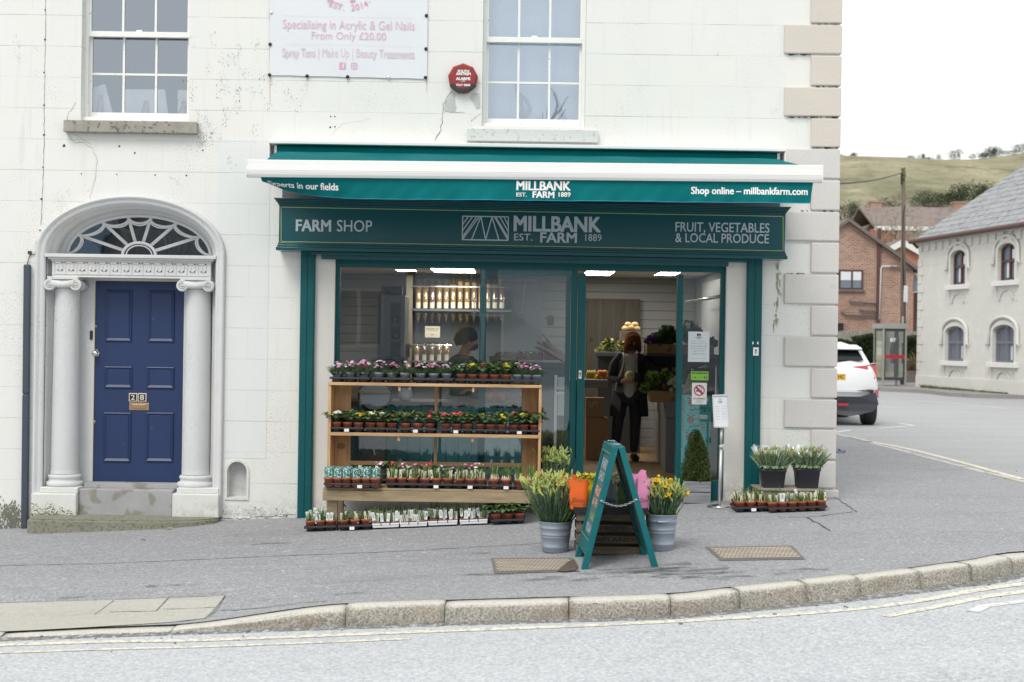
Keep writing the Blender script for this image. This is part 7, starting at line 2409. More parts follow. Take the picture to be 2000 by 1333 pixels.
set_tray(888, 953, 958, YB0 + .01, bz, 3, [[PHO, PHO, PHO], [PHO, PHO, PHO]], 'black bulb tray on the bench left of the bare bulbs', 'fifth bench tray', price=.5)
set_tray(955, 1003, 958, YB0 + .01, bz, 3, [[BUL, BUL], [BUL, BUL], [BUL, BUL]], 'black tray of sprouting bare bulbs on the bench', 'sixth bench tray', price=.75)
set_tray(1005, 1052, 959, YB0 + .01, bz, 3, [[BUL, BUL], [BUL, BUL], [BUL, BUL]], 'black tray of bare bulbs at the bench right end', 'last bench tray')
set_tray(735, 825, 930, -.60, bz, 4, [[D('white'), Q('red'), D('magenta'), D('crimson')]], 'black tray behind the bulbs with a dark red primrose', 'rear bench tray left', d=.15)
set_tray(826, 945, 932, -.60, bz, 5, [[Q('red'), D('pink'), D('pink'), D('crimson'), D('white')]], 'black tray of mixed dianthus behind the bulbs by the post', 'rear bench right', d=.15)
SL = 0.053
def gY(px, py): return ground(px, py).y
set_tray(597, 660, 1042, gY(628, 1043), 0, 3, [[WHT, WHT, WHT], [WHT, WHT, WHT]], 'black tray of white tagged shoots at the left end of the ground row', 'leftmost ground tray', SL, base_fn=pav_z)
set_tray(663, 729, 1040, gY(696, 1040), 0, 3, [[PHO, PHO, PHO], [PHO, PHO, PHO]], 'black tray of picture tagged shoots on the pavement', 'second ground tray', SL, base_fn=pav_z, price=.42)
set_tray(730, 783, 1036, gY(756, 1037), 0, 3, [[PAL, PAL, PAL], [PAL, PAL, PAL]], 'first white rimmed tray from the left on the pavement', 'first white tray', SL, True, base_fn=pav_z)
set_tray(784, 838, 1033, gY(811, 1034), 0, 3, [[PAL, PAL, PAL], [PAL, PAL, PAL]], 'second white rimmed tray from the left on the pavement', 'second white tray', SL, True, base_fn=pav_z)
set_tray(839, 897, 1030, gY(868, 1031), 0, 3, [[PAL, PAL, PAL], [PAL, PAL, PAL]], 'third white rimmed tray, left of a gap in the row', 'third white tray', SL, True, base_fn=pav_z)
set_tray(901, 956, 1027, gY(928, 1028), 0, 3, [[PAL, PAL, PAL], [PAL, PAL, PAL]], 'white rimmed tray beside the green primroses on the pavement', 'last white tray', SL, True, base_fn=pav_z)
set_tray(962, 1030, 1024, gY(996, 1026), 0, 3, [[Q(''), Q('yellow'), Q('')], [Q('red'), Q('red'), Q('yellow')]], 'black primrose tray at the right end of the ground row', 'primrose tray on pavement', SL, base_fn=pav_z)
set_tray(1440, 1504, 997, gY(1472, 998), 0, 3, [[PHO, PHO, PHO], [PHO, PHO, PHO], [PHO, PHO, PHO]], 'black tray of tagged shoots by the right pilaster', 'left tray by right pilaster', SL, base_fn=pav_z, price=.55, d=.36)
set_tray(1505, 1620, 997, gY(1562, 997), 0, 6, [[PHO, WHT, PHO, PHO, PHO, PHO], [PHO, PHO, PHO, WHT, PHO, PHO]], 'long black tray of tagged shoots by the building corner', 'right tray by right pilaster', SL, base_fn=pav_z, d=.25)
# galvanised buckets of daffodils
def bucket(px0, px1, pyt, pyb, lab, handle=True):
 g = ground((px0 + px1) / 2, pyb)
 s = (g.y + DIST) / FPX
 rt = (px1 - px0) / 2 * s
 H = (pyb - pyt) * s * 0.985
 t = thing('bucket', lab, 'bucket', (g.x, g.y + rt * .75, pav_z(g.x, g.y + rt * .75)), group='galvanised buckets of daffodils')
 rb = rt * .77
 rr_ = lambda z: rb + (rt - rb) * z / H
 m = MB()
 prof = [(rb - .004, .0), (rb, .006)]
 for f in (.18, .50, .58, .80):
  z = H * f
  prof += [(rr_(z) - .0005, z - .006), (rr_(z) + .004, z), (rr_(z) - .0005, z + .006)]
 prof += [(rt, H - .008), (rt + .005, H - .002), (rt + .003, H + .002), (rt - .004, H - .004), (rt - .01, H * .7)]
 m.lathe(prof, seg=36, cap1=False)
 m.lathe([(rt - .02, H * .72), (0, H * .72)], seg=20, cap0=False, cap1=False)
 m.build('pail', M['galv'], t, local=True)
 if handle:
  m = MB()
  m.tube([V((rt * 1.0 * math.cos(a), -rt * 1.03 * math.sin(a) - .004, H - .02 - .03 * math.sin(a))) for a in [R(20 + 140 * k / 14) for k in range(15)]], .003, 6)
  m.tube([V((rt * math.cos(a), -rt * 1.03 * math.sin(a) - .004, H - .02 - .03 * math.sin(a))) for a in [R(68 + 44 * k / 6) for k in range(7)]], .009, 8)
  m.build('handle', M['galv'], t, local=True)
 return t, rt, H
def daffodils(t, rt, H, lab, n, hgt, spread, seed, openf):
 rr = random.Random(seed)
 o = V(t.location)
 root = thing('daffodil_bunch', lab, 'daffodils', o + V((0, 0, H * .73)))
 lf, bd, op = MB(), MB(), MB()
 z0 = H * .73
 random.seed(seed)
 for k in range(n):
  a = rr.uniform(0, 2 * math.pi); r = rt * .62 * math.sqrt(rr.random())
  b = V((math.cos(a) * r, math.sin(a) * r, 0))
  tiltv = V((math.cos(a) * r / rt * spread + rr.gauss(0, .08), math.sin(a) * r / rt * spread + rr.gauss(0, .08), 1)).normalized()
  L = hgt * rr.uniform(.72, 1.05)
  tip = b + tiltv * L
  if k % 2 == 0:
   lf.mi = 1 if rr.random() < .35 else 0
   blade(lf, b, tiltv + V((rr.gauss(0, .07), rr.gauss(0, .07), 0)), L * rr.uniform(.6, 1.0), rr.uniform(.006, .009), .14, 4)
   lf.mi = 0
   continue
  lf.tube([b, b + tiltv * L * .55, tip], .0036, 5)
  d = (tiltv * .8 + V((rr.gauss(0, .45), rr.gauss(0, .45), rr.gauss(.15, .35)))).normalized()
  q = tip + d * .018
  bd.mi = 0 if rr.random() < .5 else 1
  bd.tube([tip, q, q + d * .03, q + d * .058], [.004, .0085, .0095, .003], 6)
  if rr.random() < openf:
   op.mi = 0
   bloom(op, q + d * .045, .036, d, 6, 1, rr)
   op.mi = 1
   u = q + d * .045
   op.tube([u, u + d * .02, u + d * .026], [.009, .012, .015], 8, False)
  blade(bd, tip, (V((rr.gauss(0, .6), rr.gauss(0, .6), .8))), .05, .004, .1, 2)
 lf.build('stem', [M['leaf_daf'], M['leaf_b']], root, local=True, recalc=False)
 bd.build('bud', [M['bud'], leafm('bud_green', (0.30, 0.42, 0.15), (0.46, 0.55, 0.22))], root, local=True, recalc=False)
 if len(op.bm.faces): op.build('open_flower', [FL['yellow'], paint('trumpet', (.80, .50, .02), .6, .1)], root, local=True, recalc=False)
t, rt, H = bucket(1056, 1121.5, 1020, 1081, 'ridged galvanised bucket left of the A board', False)
daffodils(t, rt, H, 'budding daffodils in the bucket left of the A board', 400, .40, .70, 31, .06)
t, rt, H = bucket(1265, 1328.5, 1004, 1076, 'galvanised bucket with drop handle right of the A board')
daffodils(t, rt, H, 'daffodils with open flowers in the bucket right of the A board', 320, .29, .55, 32, .12)
t, rt, H = bucket(1060, 1108, 950, 1006, 'galvanised bucket half hidden behind the orange bags', False)
daffodils(t, rt, H, 'budding daffodils in the rear bucket beside the plant rack', 260, .37, .30, 33, .0)
# clipped box trees
def topiary(px_c, py_top, py_base, py_pot, wpx, lab, ys=None, seed=1):
 if ys is None:
  g = ground(px_c, py_pot)
 else:
  g = P(px_c, py_pot, ys); g.z = pav_z(g.x, g.y)
 s = (g.y + DIST) / FPX
 w = wpx * s
 bh = (py_pot - py_base) * s
 t = thing('box_tree', lab, 'topiary', (g.x, g.y + w / 2, pav_z(g.x, g.y)))
 m = MB()
 h2 = w / 2
 T_ = Matrix.Rotation(R(-4), 4, 'Z')
 th = .018
 for (x0, x1, y0, y1) in ((-h2, h2, -h2, -h2 + th), (-h2, h2, h2 - th, h2), (-h2, -h2 + th, -h2 + th + .001, h2 - th - .001), (h2 - th, h2, -h2 + th + .001, h2 - th - .001)):
  for k in range(2):
   m.box(x0, x1, y0, y1, .004 + bh * k / 2, bh * (k + 1) / 2 - .002, .003, T_)
 m.box(-h2 + th, h2 - th, -h2 + th, h2 - th, .004, .02, 0, T_)
 m.mi = 1
 m.box(-h2 + th, h2 - th, -h2 + th, h2 - th, bh * .5, bh * .86, 0, T_)
 m.build('planter', [M['grey_wood'], M['soil']], t, local=True)
 rr = random.Random(seed)
 hc = (py_base - py_top) * s
 m = MB()
 m.tube([V((0, 0, bh * .5)), V((0, 0, bh + hc * .7))], [.014, .006], 6)
 m.build('trunk', M['bench_wood'], t, local=True)
 m = MB()
 rb = w * .475
 for k in range(13000):
  u = rr.random() ** 1.25
  prof = rb * (1 - u ** 2.3) ** .6 * (1 - .34 * u) * (1.0 if u > .08 else .9 + .1 * u / .08)
  a = rr.uniform(0, 2 * math.pi)
  lump = 1 + .10 * math.sin(a * 3 + u * 9 + seed) + .08 * math.sin(a * 7 - u * 17) + .06 * math.sin(a * 13 + u * 41)
  r = prof * lump * (rr.uniform(.86, 1.09) if rr.random() < .8 else rr.uniform(.4, .9))
  p = V((math.cos(a) * r, math.sin(a) * r, bh * .88 + hc * u))
  d = V((math.cos(a) + rr.gauss(0, .6), math.sin(a) + rr.gauss(0, .6), rr.gauss(.55, .5))).normalized()
  w_ = d.cross(V((rr.gauss(0, 1), rr.gauss(0, 1), rr.gauss(0, 1)))).normalized() * .0058
  L = rr.uniform(.013, .023)
  m._f([m.bm.verts.new(q) for q in (p, p + d * L * .5 + w_, p + d * L, p + d * L * .5 - w_)])
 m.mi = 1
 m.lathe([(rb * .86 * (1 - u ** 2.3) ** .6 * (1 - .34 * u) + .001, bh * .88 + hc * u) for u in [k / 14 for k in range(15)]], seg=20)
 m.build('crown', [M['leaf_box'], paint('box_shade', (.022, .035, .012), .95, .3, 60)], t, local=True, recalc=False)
topiary(1366, 836, 938, 981, 53, 'clipped cone box tree in a grey wooden planter right of the doorway', seed=3)
topiary(1078, 842, 940, 982, 50, 'clipped box tree half hidden behind the rack and the daffodils', ys=-.36, seed=5)
# black buckets of wrapped tulips on a low box
gb = ground(1545, 985)
yb_ = -0.50
lb = thing('wooden_box', 'low weathered wooden box under the two black buckets', 'box', (PX(1545, 985, yb_), yb_, pav_z(3, yb_)))
x0, x1 = PX(1483, 970, yb_), PX(1607, 970, yb_)
z1 = PZ(1545, 951, yb_);
m = MB(); m.box(x0, x1, yb_, -.09, z1 - .018, z1, .003); m.build('lid', M['pallet'], lb)
m = MB(); m.box(x0 + .01, x1 - .01, yb_ + .02, yb_ + .04, pav_z(x0, yb_), z1 - .032, .003); m.build('front_board', M['pallet'], lb)
for x in (x0 + .012, x1 - .034):
 m = MB(); m.box(x, x + .022, yb_ + .041, -.1, pav_z(x, yb_), z1 - .019, .002); m.build('side_board', M['pallet'], lb)
def black_bucket(px0, px1, pyt, pyb, lab, lab2, seed):
 Y = yb_ + .05
 a, b = P(px0, pyt, Y), P(px1, pyt, Y)
 xc = (a.x + b.x) / 2; wt = (b.x - a.x) / 2; H = a.z - z1
 t = thing('black_bucket', lab, 'bucket', (xc, Y + wt * .8, z1), group='black buckets of tulips')
 m = MB()
 rows = []
 for k_, z in ((.82, .001), (.84, .004), (.985, H - .03), (1.04, H - .028), (1.05, H), (.99, H), (.97, H - .03)):
  ring = [V((x * wt * k_, y * wt * .78 * k_, z)) for x, y in rrect(-1, 1, -1, 1, .28, 5)]
  rows.append(ring + [ring[0]])
 m.sheet(rows)
 m._f([m.bm.verts.new(V((x * wt * .82, y * wt * .78 * .82, .001))) for x, y in rrect(-1, 1, -1, 1, .28, 5)])
 m._f([m.bm.verts.new(V((x * wt * .95, y * wt * .78 * .95, H * .8))) for x, y in rrect(-1, 1, -1, 1, .28, 5)])
 m.build('pail', M['bucket_black'], t, local=True)
 rr = random.Random(seed)
 root = thing('tulip_bunch', lab2, 'tulips', (xc, Y + wt * .8, z1 + H * .82))
 lf, bd, cl = MB(), MB(), MB()
 random.seed(seed)
 for k in range(330):
  a = rr.uniform(0, 6.283); r = wt * .8 * math.sqrt(rr.random())
  bse = V((math.cos(a) * r, math.sin(a) * r * .75, 0))
  d = V((math.cos(a) * r / wt * .75 + rr.gauss(0, .12), math.sin(a) * r / wt * .5 + rr.gauss(0, .1), 1))
  blade(lf, bse, d, rr.uniform(.12, .235), rr.uniform(.008, .015), .12, 4)
  if k % 9 == 0:
   q = bse + d.normalized() * rr.uniform(.15, .22)
   bd.tube([q, q + V((0, 0, .02)), q + V((0, 0, .042))], [.008, .013, .004], 7)
 for k in range(46):
  a = rr.uniform(math.pi, 2 * math.pi);
  oval_leaf(lf, V((math.cos(a) * wt * .7, math.sin(a) * wt * .55, .03)), a, rr.uniform(.05, .09), rr.uniform(.014, .022), .6, .5)
 for k in range(5):
  a0 = rr.uniform(0, 6.28); cx = V((math.cos(k * 1.256) * wt * .45, math.sin(k * 1.256) * wt * .35, 0))
  rows = []
  for i in range(5):
   tt = i / 4
   row = []
   for j in range(10):
    aa = a0 + j / 9 * 5.2
    rd = (.05 + .085 * tt) * (1 + .12 * math.sin(j * 2.3 + k) * tt)
    row.append(cx * (1 + .5 * tt) + V((math.cos(aa) * rd, math.sin(aa) * rd * .8, .02 + tt * (.22 + .02 * math.sin(j * 3 + k)))))
   rows.append(row)
  cl.sheet(rows)
 lf.build('leaf', M['leaf_t'], root, local=True, recalc=False)
 bd.build('bud', leafm('tulip_bud', (0.50, 0.52, 0.22), (0.62, 0.62, 0.34)), root, local=True, recalc=False)
 cl.build('wrapping', M['cello'], root, local=True, recalc=False)
black_bucket(1491, 1539, 912, 951, 'left of the two black buckets of tulips', 'wrapped budding tulips in the left black bucket', 51)
black_bucket(1558, 1606, 910, 950, 'right of the two black buckets, nearest the corner', 'wrapped budding tulips in the right black bucket', 52)
# crate, tray and gift bags
gc = ground(1196, 1083)
sc_ = (gc.y + DIST) / FPX
cy0 = gc.y
cx0, cx1 = PX(1129, 1083, cy0), PX(1262, 1081, cy0)
czt = PZ(1192, 997, cy0)
cg = pav_z((cx0 + cx1) / 2, cy0)
cr = thing('fruit_crate', 'dark slatted fruit crate carrying the gift bags behind the A board', 'crate', ((cx0 + cx1) / 2, cy0, cg))
cd = .34
n = 4
hh = (czt - cg)
for k in range(n):
 z0 = cg + .006 + hh * k / n; z1_ = cg + hh * (k + 1) / n - .022
 m = MB(); m.box(cx0, cx1, cy0, cy0 + .012, z0, z1_, .002); m.box(cx0 + .002, cx0 + .014, cy0 + .0125, cy0 + cd - .0125, z0, z1_, .002); m.box(cx1 - .014, cx1 - .002, cy0 + .0125, cy0 + cd - .0125, z0, z1_, .002); m.box(cx0, cx1, cy0 + cd - .012, cy0 + cd, z0, z1_, .002)
 m.build('slat', M['crate_wood'], cr)
for x in (cx0 + .0145, cx1 - .0395):
 m = MB(); m.box(x, x + .025, cy0 + .0125, cy0 + .04, cg + .003, czt, .002); m.build('corner_post', M['crate_wood'], cr)
m = MB()
for body, kk in (('FRUIT', 2), ('IRELAND', 1)):
 z0 = cg + .006 + hh * kk / n + .012; z1_ = cg + hh * (kk + 1) / n - .034
 xc = (cx0 + cx1) / 2 + .02
 put_text(m, body, on_y(cy0 - .0012), xc - .10 - .05 * (kk == 1), xc + .10 + .06 * (kk == 1), z0, z1_, .02)
m.build('stencil', paint('stencil', (0.05, 0.045, 0.04), .9), cr)
tr_ = thing('display_tray', 'shallow black tray on the fruit crate under the gift bags', 'tray', ((cx0 + cx1) / 2, cy0, czt))
m = MB()
m.box(cx0 - .02, cx1 + .02, cy0 - .02, cy0 + cd + .02, czt + .001, czt + .006)
for (a0, a1, b0_, b1_) in ((cx0 - .02, cx1 + .02, cy0 - .024, cy0 - .0195), (cx0 - .02, cx1 + .02, cy0 + cd + .02, cy0 + cd + .025), (cx0 - .025, cx0 - .02, cy0 - .019, cy0 + cd + .019), (cx1 + .02, cx1 + .025, cy0 - .019, cy0 + cd + .019)):
 m.box(a0, a1, b0_, b1_, czt - .02, czt + .03, .002)
m.build('tray', M['black'], tr_)
zbase = czt + .0065
def gift_bag(px0, px1, pyt, dy, col, lab, words, seed, flare=1.12, yaw=0.0):
 Y = cy0 + dy
 a, b = P(px0, pyt, Y), P(px1, pyt, Y)
 w = (b.x - a.x) / 2 / flare; H = a.z - zbase; dd = w * .62
 t = thing('gift_bag', lab, 'gift bag', ((a.x + b.x) / 2, Y, zbase), yaw, group='gift bags of potted plants on the crate')
 rr = random.Random(seed)
 m = MB()
 rows = []
 NR = 9
 for i in range(NR):
  tt = i / (NR - 1)
  k_ = 1 + (flare - 1) * tt
  row = []
  base = [(-1, -1), (-.5, -1), (0, -1.0 - .10 * tt), (.5, -1), (1, -1), (1.0 - .12 * tt, 0), (1, 1), (.5, 1), (0, 1 + .1 * tt), (-.5, 1), (-1, 1), (-1 + .12 * tt, 0)]
  for j, (x, y) in enumerate(base):
   wob = (.10 * math.sin(j * 2.1 + i * .8 + seed) + .07 * math.sin(j * 4.3 - i * 1.7 + seed * 2)) * tt + .10 * math.sin(math.pi * tt) * (1 if tt < .7 else .6)
   row.append(V((x * w * (k_ + wob), y * dd * (k_ + wob), tt * H * (1 + .09 * math.sin(j * 1.7 + seed * 1.3) * tt ** 3))))
  rows.append(row + [row[0]])
 m.sheet(rows, True)
 m._f([m.bm.verts.new(q) for q in rows[0][:-1]][::-1])
 m.build('bag', M[col], t, local=True)
 if words:
  m = MB()
  put_text(m, words, lambda x, z: V((x, -dd * 1.14 - .012 - z * .06, z)), -w * .8, w * .85, H * .26, H * .42, 0.0, .3)
  for x in (-.55, .7):
   c0 = V((x * w, -dd * 1.14 - .014, H * .17)); q = .005
   m._f([m.bm.verts.new(c0 + V(e)) for e in ((-q, 0, 0), (0, 0, -q * 1.3), (q, 0, 0), (0, 0, q * 1.3))])
  m.build('lettering', M['ink'], t, local=True)
 return t, w, dd, H
gift_bag(1116, 1151, 939, .07, 'bag_orange', 'orange gift bag at the front left of the crate tray', 'Divine', 1, 1.18, -.15)
gift_bag(1102, 1131, 931, .22, 'bag_orange', 'orange gift bag behind the front orange bag', 'Divine', 2, 1.22, .1)
gift_bag(1143, 1168, 926, .20, 'bag_yellow', 'yellow gift bag between the orange bags and the A board', None, 3, 1.15)
gift_bag(1182, 1207.5, 940, .07, 'bag_grey', 'grey gift bag seen through the A board', 'Divine', 4, 1.05)
gift_bag(1209, 1233, 940, .07, 'bag_green', 'dark green gift bag beside the grey one', 'Divine', 5, 1.05)
gift_bag(1246, 1271, 936, .07, 'bag_pink', 'pink gift bag at the front right of the crate tray', 'Divine', 6, 1.2, .15)
gift_bag(1232, 1264, 921, .22, 'bag_pink', 'taller pink gift bag behind the front pink one', None, 7, 1.15)
rr = random.Random(61)
m = MB()
for k in range(420):
 px = rr.uniform(1186, 1232);
 c0 = P(px, 934 + rr.uniform(-12, 6), cy0 + .1 + rr.uniform(-.05, .06))
 d = V((rr.gauss(0, 1), rr.gauss(0, .6), rr.uniform(0, 1.4))).normalized()
 w_ = d.cross(V((rr.gauss(0, 1), rr.gauss(0, 1), .3))).normalized() * .006
 m.mi = rr.choice((0, 0, 1, 1, 2, 3))
 L = rr.uniform(.014, .03)
 m._f([m.bm.verts.new(q) for q in (c0, c0 + d * L * .5 + w_, c0 + d * L, c0 + d * L * .5 - w_)])
tag(m.build('pot_plant', [leafm('posy_leaf', (.22, .34, .12), (.40, .50, .24)), FL['white'], paint('posy_peach', (.72, .40, .28), .7), M['leaf_p']], org=P(1208, 938, cy0 + .1), recalc=False), 'pale leafy plant with white and peach flowers in the grey and green bags', 'pot plant')
m = MB()
for k in range(120):
 c0 = P(rr.uniform(1133, 1162), 930 + rr.uniform(-4, 7), cy0 + .15 + rr.uniform(-.04, .06))
 d = V((rr.gauss(0, 1), rr.gauss(0, .6), rr.uniform(0, .9))).normalized()
 w_ = d.cross(V((rr.gauss(0, 1), rr.gauss(0, 1), .3))).normalized() * .007
 m.mi = rr.choice((0, 1))
 m._f([m.bm.verts.new(q) for q in (c0, c0 + d * .014 + w_, c0 + d * .03, c0 + d * .014 - w_)])
tag(m.build('pot_plant', [FL['yellow'], M['leaf_p']], org=P(1148, 932, cy0 + .15), recalc=False), 'yellow flowered plant in the yellow bag', 'pot plant')
# A board
FLf = ground(1146, 1112); FRf = ground(1284, 1106.5)
e = V((-.045, .999, 0)).normalized()
hx = PX(1210, 880, FLf.y)
topz = PZ(1210, 872, FLf.y)
hing = V((hx, FLf.y, topz))
ab = thing('a_board', 'teal wooden A board standing open in front of the crate', 'A board', (FLf + FRf) / 2)
Wd = .60
def board_side(foot, top, face):
 """one leaf of the board: foot and top are on its front edge"""
 a = (foot - top); L = a.length; a.normalize()
 nrm = e.cross(a).normalized()
 if nrm.x * face < 0: nrm = -nrm
 Mx = Matrix((( e.x, a.x, nrm.x, top.x), (e.y, a.y, nrm.y, top.y), (e.z, a.z, nrm.z, top.z), (0, 0, 0, 1)))
 return Mx, L
for foot, top, face in ((FLf, hing + V((-.022, 0, 0)), -1), (FRf, hing + V((.022, 0, 0)), 1)):
 Mx, L = board_side(foot, top, face)
 st = .055; th = .046
 m = MB()
 m.box(0, st, 0, L, -th / 2, th / 2, .004, Mx)
 m.box(Wd - st, Wd, 0, L - .0, -th / 2, th / 2, .004, Mx)
 m.box(st + .0005, Wd - st - .0005, 0, .075, -th / 2 + .001, th / 2 - .001, .003, Mx)
 m.box(st + .0005, Wd - st - .0005, L - .22, L - .10, -th / 2 + .001, th / 2 - .001, .003, Mx)
 fr = m.build('leaf_frame', M['teal_paint'], ab)
 m = MB()
 m.box(st + .001, Wd - st - .001, .0755, L - .2205, -.006, .004, 0, Mx)
 m.build('panel', M['chalk'] if face < 0 else M['board_back'], fr)
 if face < 0:
  zo = .0055
  m = MB()
  g0, g1, h0, h1 = st + .012, Wd - st - .012, .085, L - .232
  for (x0, x1, y0, y1) in ((st - .012, Wd - st + .012, .06, .064), (st - .012, Wd - st + .012, L - .214, L - .210)):
   m.box(x0, x1, y0, y1, th / 2, th / 2 + .001, 0, Mx)
  m.build('gold_line', M['gold'], fr)
  fnb = lambda x, z: Mx @ V((x, z, zo))
  m = MB()
  def bt(body, y0, y1, b=.02):
   put_text(m, body, lambda x, z: Mx @ V((Wd - x, -z, zo)) if False else Mx @ V((Wd - x, -z, zo)), st + .05, Wd - st - .05, -y1, -y0, b)
  bt('FARM', .12, .20); bt('SHOP', .22, .29); bt('MILLBANK', L - .31, L - .245, .03)
  m.build('lettering', M['silver'], fr)
  m = MB(); bt('FRUIT', .34, .41, .03); bt('& VEG', .43, .49, .02); m.build('orange_lettering', paint('chalk_peach', (0.62, 0.36, 0.26), .8), fr)
  m = MB()
  for k in range(11):
   xx = st + .10 + k * .028
   p0, p1 = Mx @ V((xx, .54, zo)), Mx @ V((st + .14 + k * .02, L - .34, zo))
   sd_ = e * .006
   m.quad(p0 - sd_ * .5, p0 + sd_ * .5, p1 + sd_, p1 - sd_)
  m.build('field_drawing', paint('chalk_lime', (0.40, 0.52, 0.12), .8), fr)
m = MB()
for off in (.12, Wd - .12):
 c0 = hing + e * off
 m.box(c0.x - .03, c0.x + .03, c0.y - .02, c0.y + .02, c0.z + .012, c0.z + .017, .001)
m.build('hinge', M['chrome'], ab)
ca_, cb_ = P(1177.5, 977.5, FLf.y - .01), P(1245.5, 974.5, FLf.y - .01)
m = MB()
nl = 15
for i in range(nl):
 t0, t1 = i / nl, (i + 1) / nl
 def cp(t_): return ca_.lerp(cb_, t_) + V((0, 0, -.042 * math.sin(math.pi * t_)))
 p0, p1 = cp(t0), cp(t1)
 d = (p1 - p0); L_ = d.length * .68; d.normalize()
 up = V((0, -1, 0)) if i % 2 else d.cross(V((0, -1, 0))).normalized()
 c0 = (p0 + p1) / 2
 m.tube([c0 + d * L_ * math.cos(q) + up * .0062 * math.sin(q) for q in [j * math.pi / 5 for j in range(11)]], .0022, 5, False)
m.ball(ca_, .010, 8, 6); m.ball(cb_, .010, 8, 6)
m.build('chain', M['chain'], ab)
# notice stand
gs = ground(1408, 987)
ns = thing('notice_stand', 'chrome pole stand with a framed white notice by the right pier', 'notice stand', (gs.x, gs.y + .0, gs.z))
m = MB()
m.lathe([(.118, .0), (.120, .006), (.112, .013), (.03, .022), (.022, .028)], gs + V((0, 0, 0)), 32)
m.build('base', M['chrome'], ns)
m = MB()
pt = P(1410.5, 832, gs.y)
mid = P(1410, 870, gs.y)
m.tube([gs + V((0, 0, .02)), mid], .0165, 14)
m.tube([mid, pt], .0125, 14)
m.lathe([(.020, -.02), (.021, .015), (.016, .02)], mid, 14)
m.box(mid.x + .012, mid.x + .034, mid.y - .01, mid.y + .01, mid.z - .03, mid.z + .03, .004)
m.build('pole', M['alu'], ns)
co = [P(1391.5, 768.5, gs.y + .02), P(1422.5, 767, gs.y + .02), P(1426, 833, gs.y - .03), P(1395, 832.5, gs.y - .03)]
cxm = sum(co, V((0, 0, 0))) / 4
def inset(k): return [cxm + (c - cxm) * k for c in co]
nr = (co[1] - co[0]).cross(co[3] - co[0]).normalized()
if nr.y > 0: nr = -nr
m = MB()
o0, i0 = co, [c + (cxm - c).normalized() * .018 for c in co]
for i in range(4):
 j = (i + 1) % 4
 m.hexa([o0[i], o0[j], i0[j], i0[i], o0[i] + nr * .014, o0[j] + nr * .014, i0[j] + nr * .014, i0[i] + nr * .014], .002)
m.build('frame', M['alu'], ns)
m = MB(); m.hexa([c - nr * .004 for c in i0] + [c + nr * .003 for c in i0]); sh = m.build('notice', paint('stand_paper', (0.66, 0.68, 0.72), .5, .02), ns)
ex = (i0[1] - i0[0]); ez = (i0[0] - i0[3])
fnn = lambda u, v: i0[3] + ex * u + ez * v + nr * .0045
m = MB()
put_text(m, 'MILLBANK', fnn, .33, .67, .80, .83, .02); put_text(m, 'FARM', fnn, .42, .58, .765, .785, .02)
for k, (l, r_) in enumerate((('Monday', '9am - 6pm'), ('Tuesday', '9am - 6pm'), ('Wednesday', '9am - 6pm'), ('Thursday', '9am'), ('Friday', '9am - 6pm'), ('Saturday', '9am - 5pm'))):
 v = .64 - k * .085
 put_text(m, l, fnn, .14, .40, v, v + .028, 0); put_text(m, r_, fnn, .60, .90, v, v + .028, 0)
for (u0, v0, u1, v1) in ((.42, .86, .58, .86), (.42, .92, .58, .92), (.42, .86, .42, .92), (.58, .86, .58, .92), (.48, .92, .45, .86), (.52, .92, .55, .86)):
 p, q = fnn(u0, v0), fnn(u1, v1); t_ = (q - p).normalized(); n2 = nr.cross(t_) * .0009
 m.quad(p + n2, q + n2, q - n2, p - n2)
m.build('print', paint('print_blue', (0.12, 0.14, 0.22), .7), sh)
# small things on the pavement
def cover(lab, corners, seed, broken=False):
 q = [ground(*c) for c in corners]
 cen = sum(q, V((0, 0, 0))) / 4
 t = thing('access_cover', lab, 'manhole cover', cen)
 def pt(u, v, dz):
  p = (q[0] * (1 - u) + q[1] * u) * (1 - v) + (q[3] * (1 - u) + q[2] * u) * v
  return V((p.x, p.y, pav_z(p.x, p.y) + dz))
 m = MB()
 m.sheet([[pt(u, v, .0042) for u in (-.022, .25, .5, .75, 1.022)] for v in (-.07, .5, 1.07)])
 m.build('frame', M['iron_d'], t)
 m = MB()
 m.sheet([[pt(u, v, .0065) for u in (.01, .25, .5, .75, .99)] for v in (.03, .5, .97)])
 pl = m.build('plate', M['iron'], t)
 m = MB()
 nx, ny = 19, 8
 for i in range(nx):
  for j in range(ny):
   u = .03 + .94 * (i + .5 + .5 * (j % 2) - .25) / nx; v = .07 + .86 * (j + .5) / ny
   a, b = .36 / nx, .30 / ny
   m._f([m.bm.verts.new(pt(u + du, v + dv, .0085)) for du, dv in ((-a, -b), (a, -b), (a, b), (-a, b))])
 m.build('tread', paint('tread_' + str(seed), (0.50, 0.43, 0.35) if not broken else (0.46, 0.40, 0.33), .75, .2, 8), pl)
cover('patterned access cover right of the A board', [(1386, 1068), (1548, 1064), (1572, 1088), (1412, 1091)], 1)
cover('worn access cover with a dirt filled corner at the A board foot', [(966, 1094), (1118, 1091), (1132, 1115), (972, 1121)], 2, True)
m = MB()
q = [ground(*c) for c in ((1092, 1118), (1112, 1100), (1125, 1094), (1133, 1108), (1128, 1116), (1108, 1119))]
m._f([m.bm.verts.new(V((p.x, p.y, p.z + .0102))) for p in q])
tag(m.build('dirt', paint('dirt_fill', (.10, .085, .065), .95, .4, 30)), 'dark dirt filling the corner of the worn cover', 'dirt', kind='stuff')
g = ground(1644, 879)
m = MB()
rr = random.Random(4)
pts = [[V((g.x + (i - 3) * .022 + rr.gauss(0, .006), g.y + (j - 2) * .03, g.z + .012 + abs(rr.gauss(0, .022)) * (1 if 0 < i < 6 else .3))) for j in range(5)] for i in range(7)]
m.sheet(pts, False)
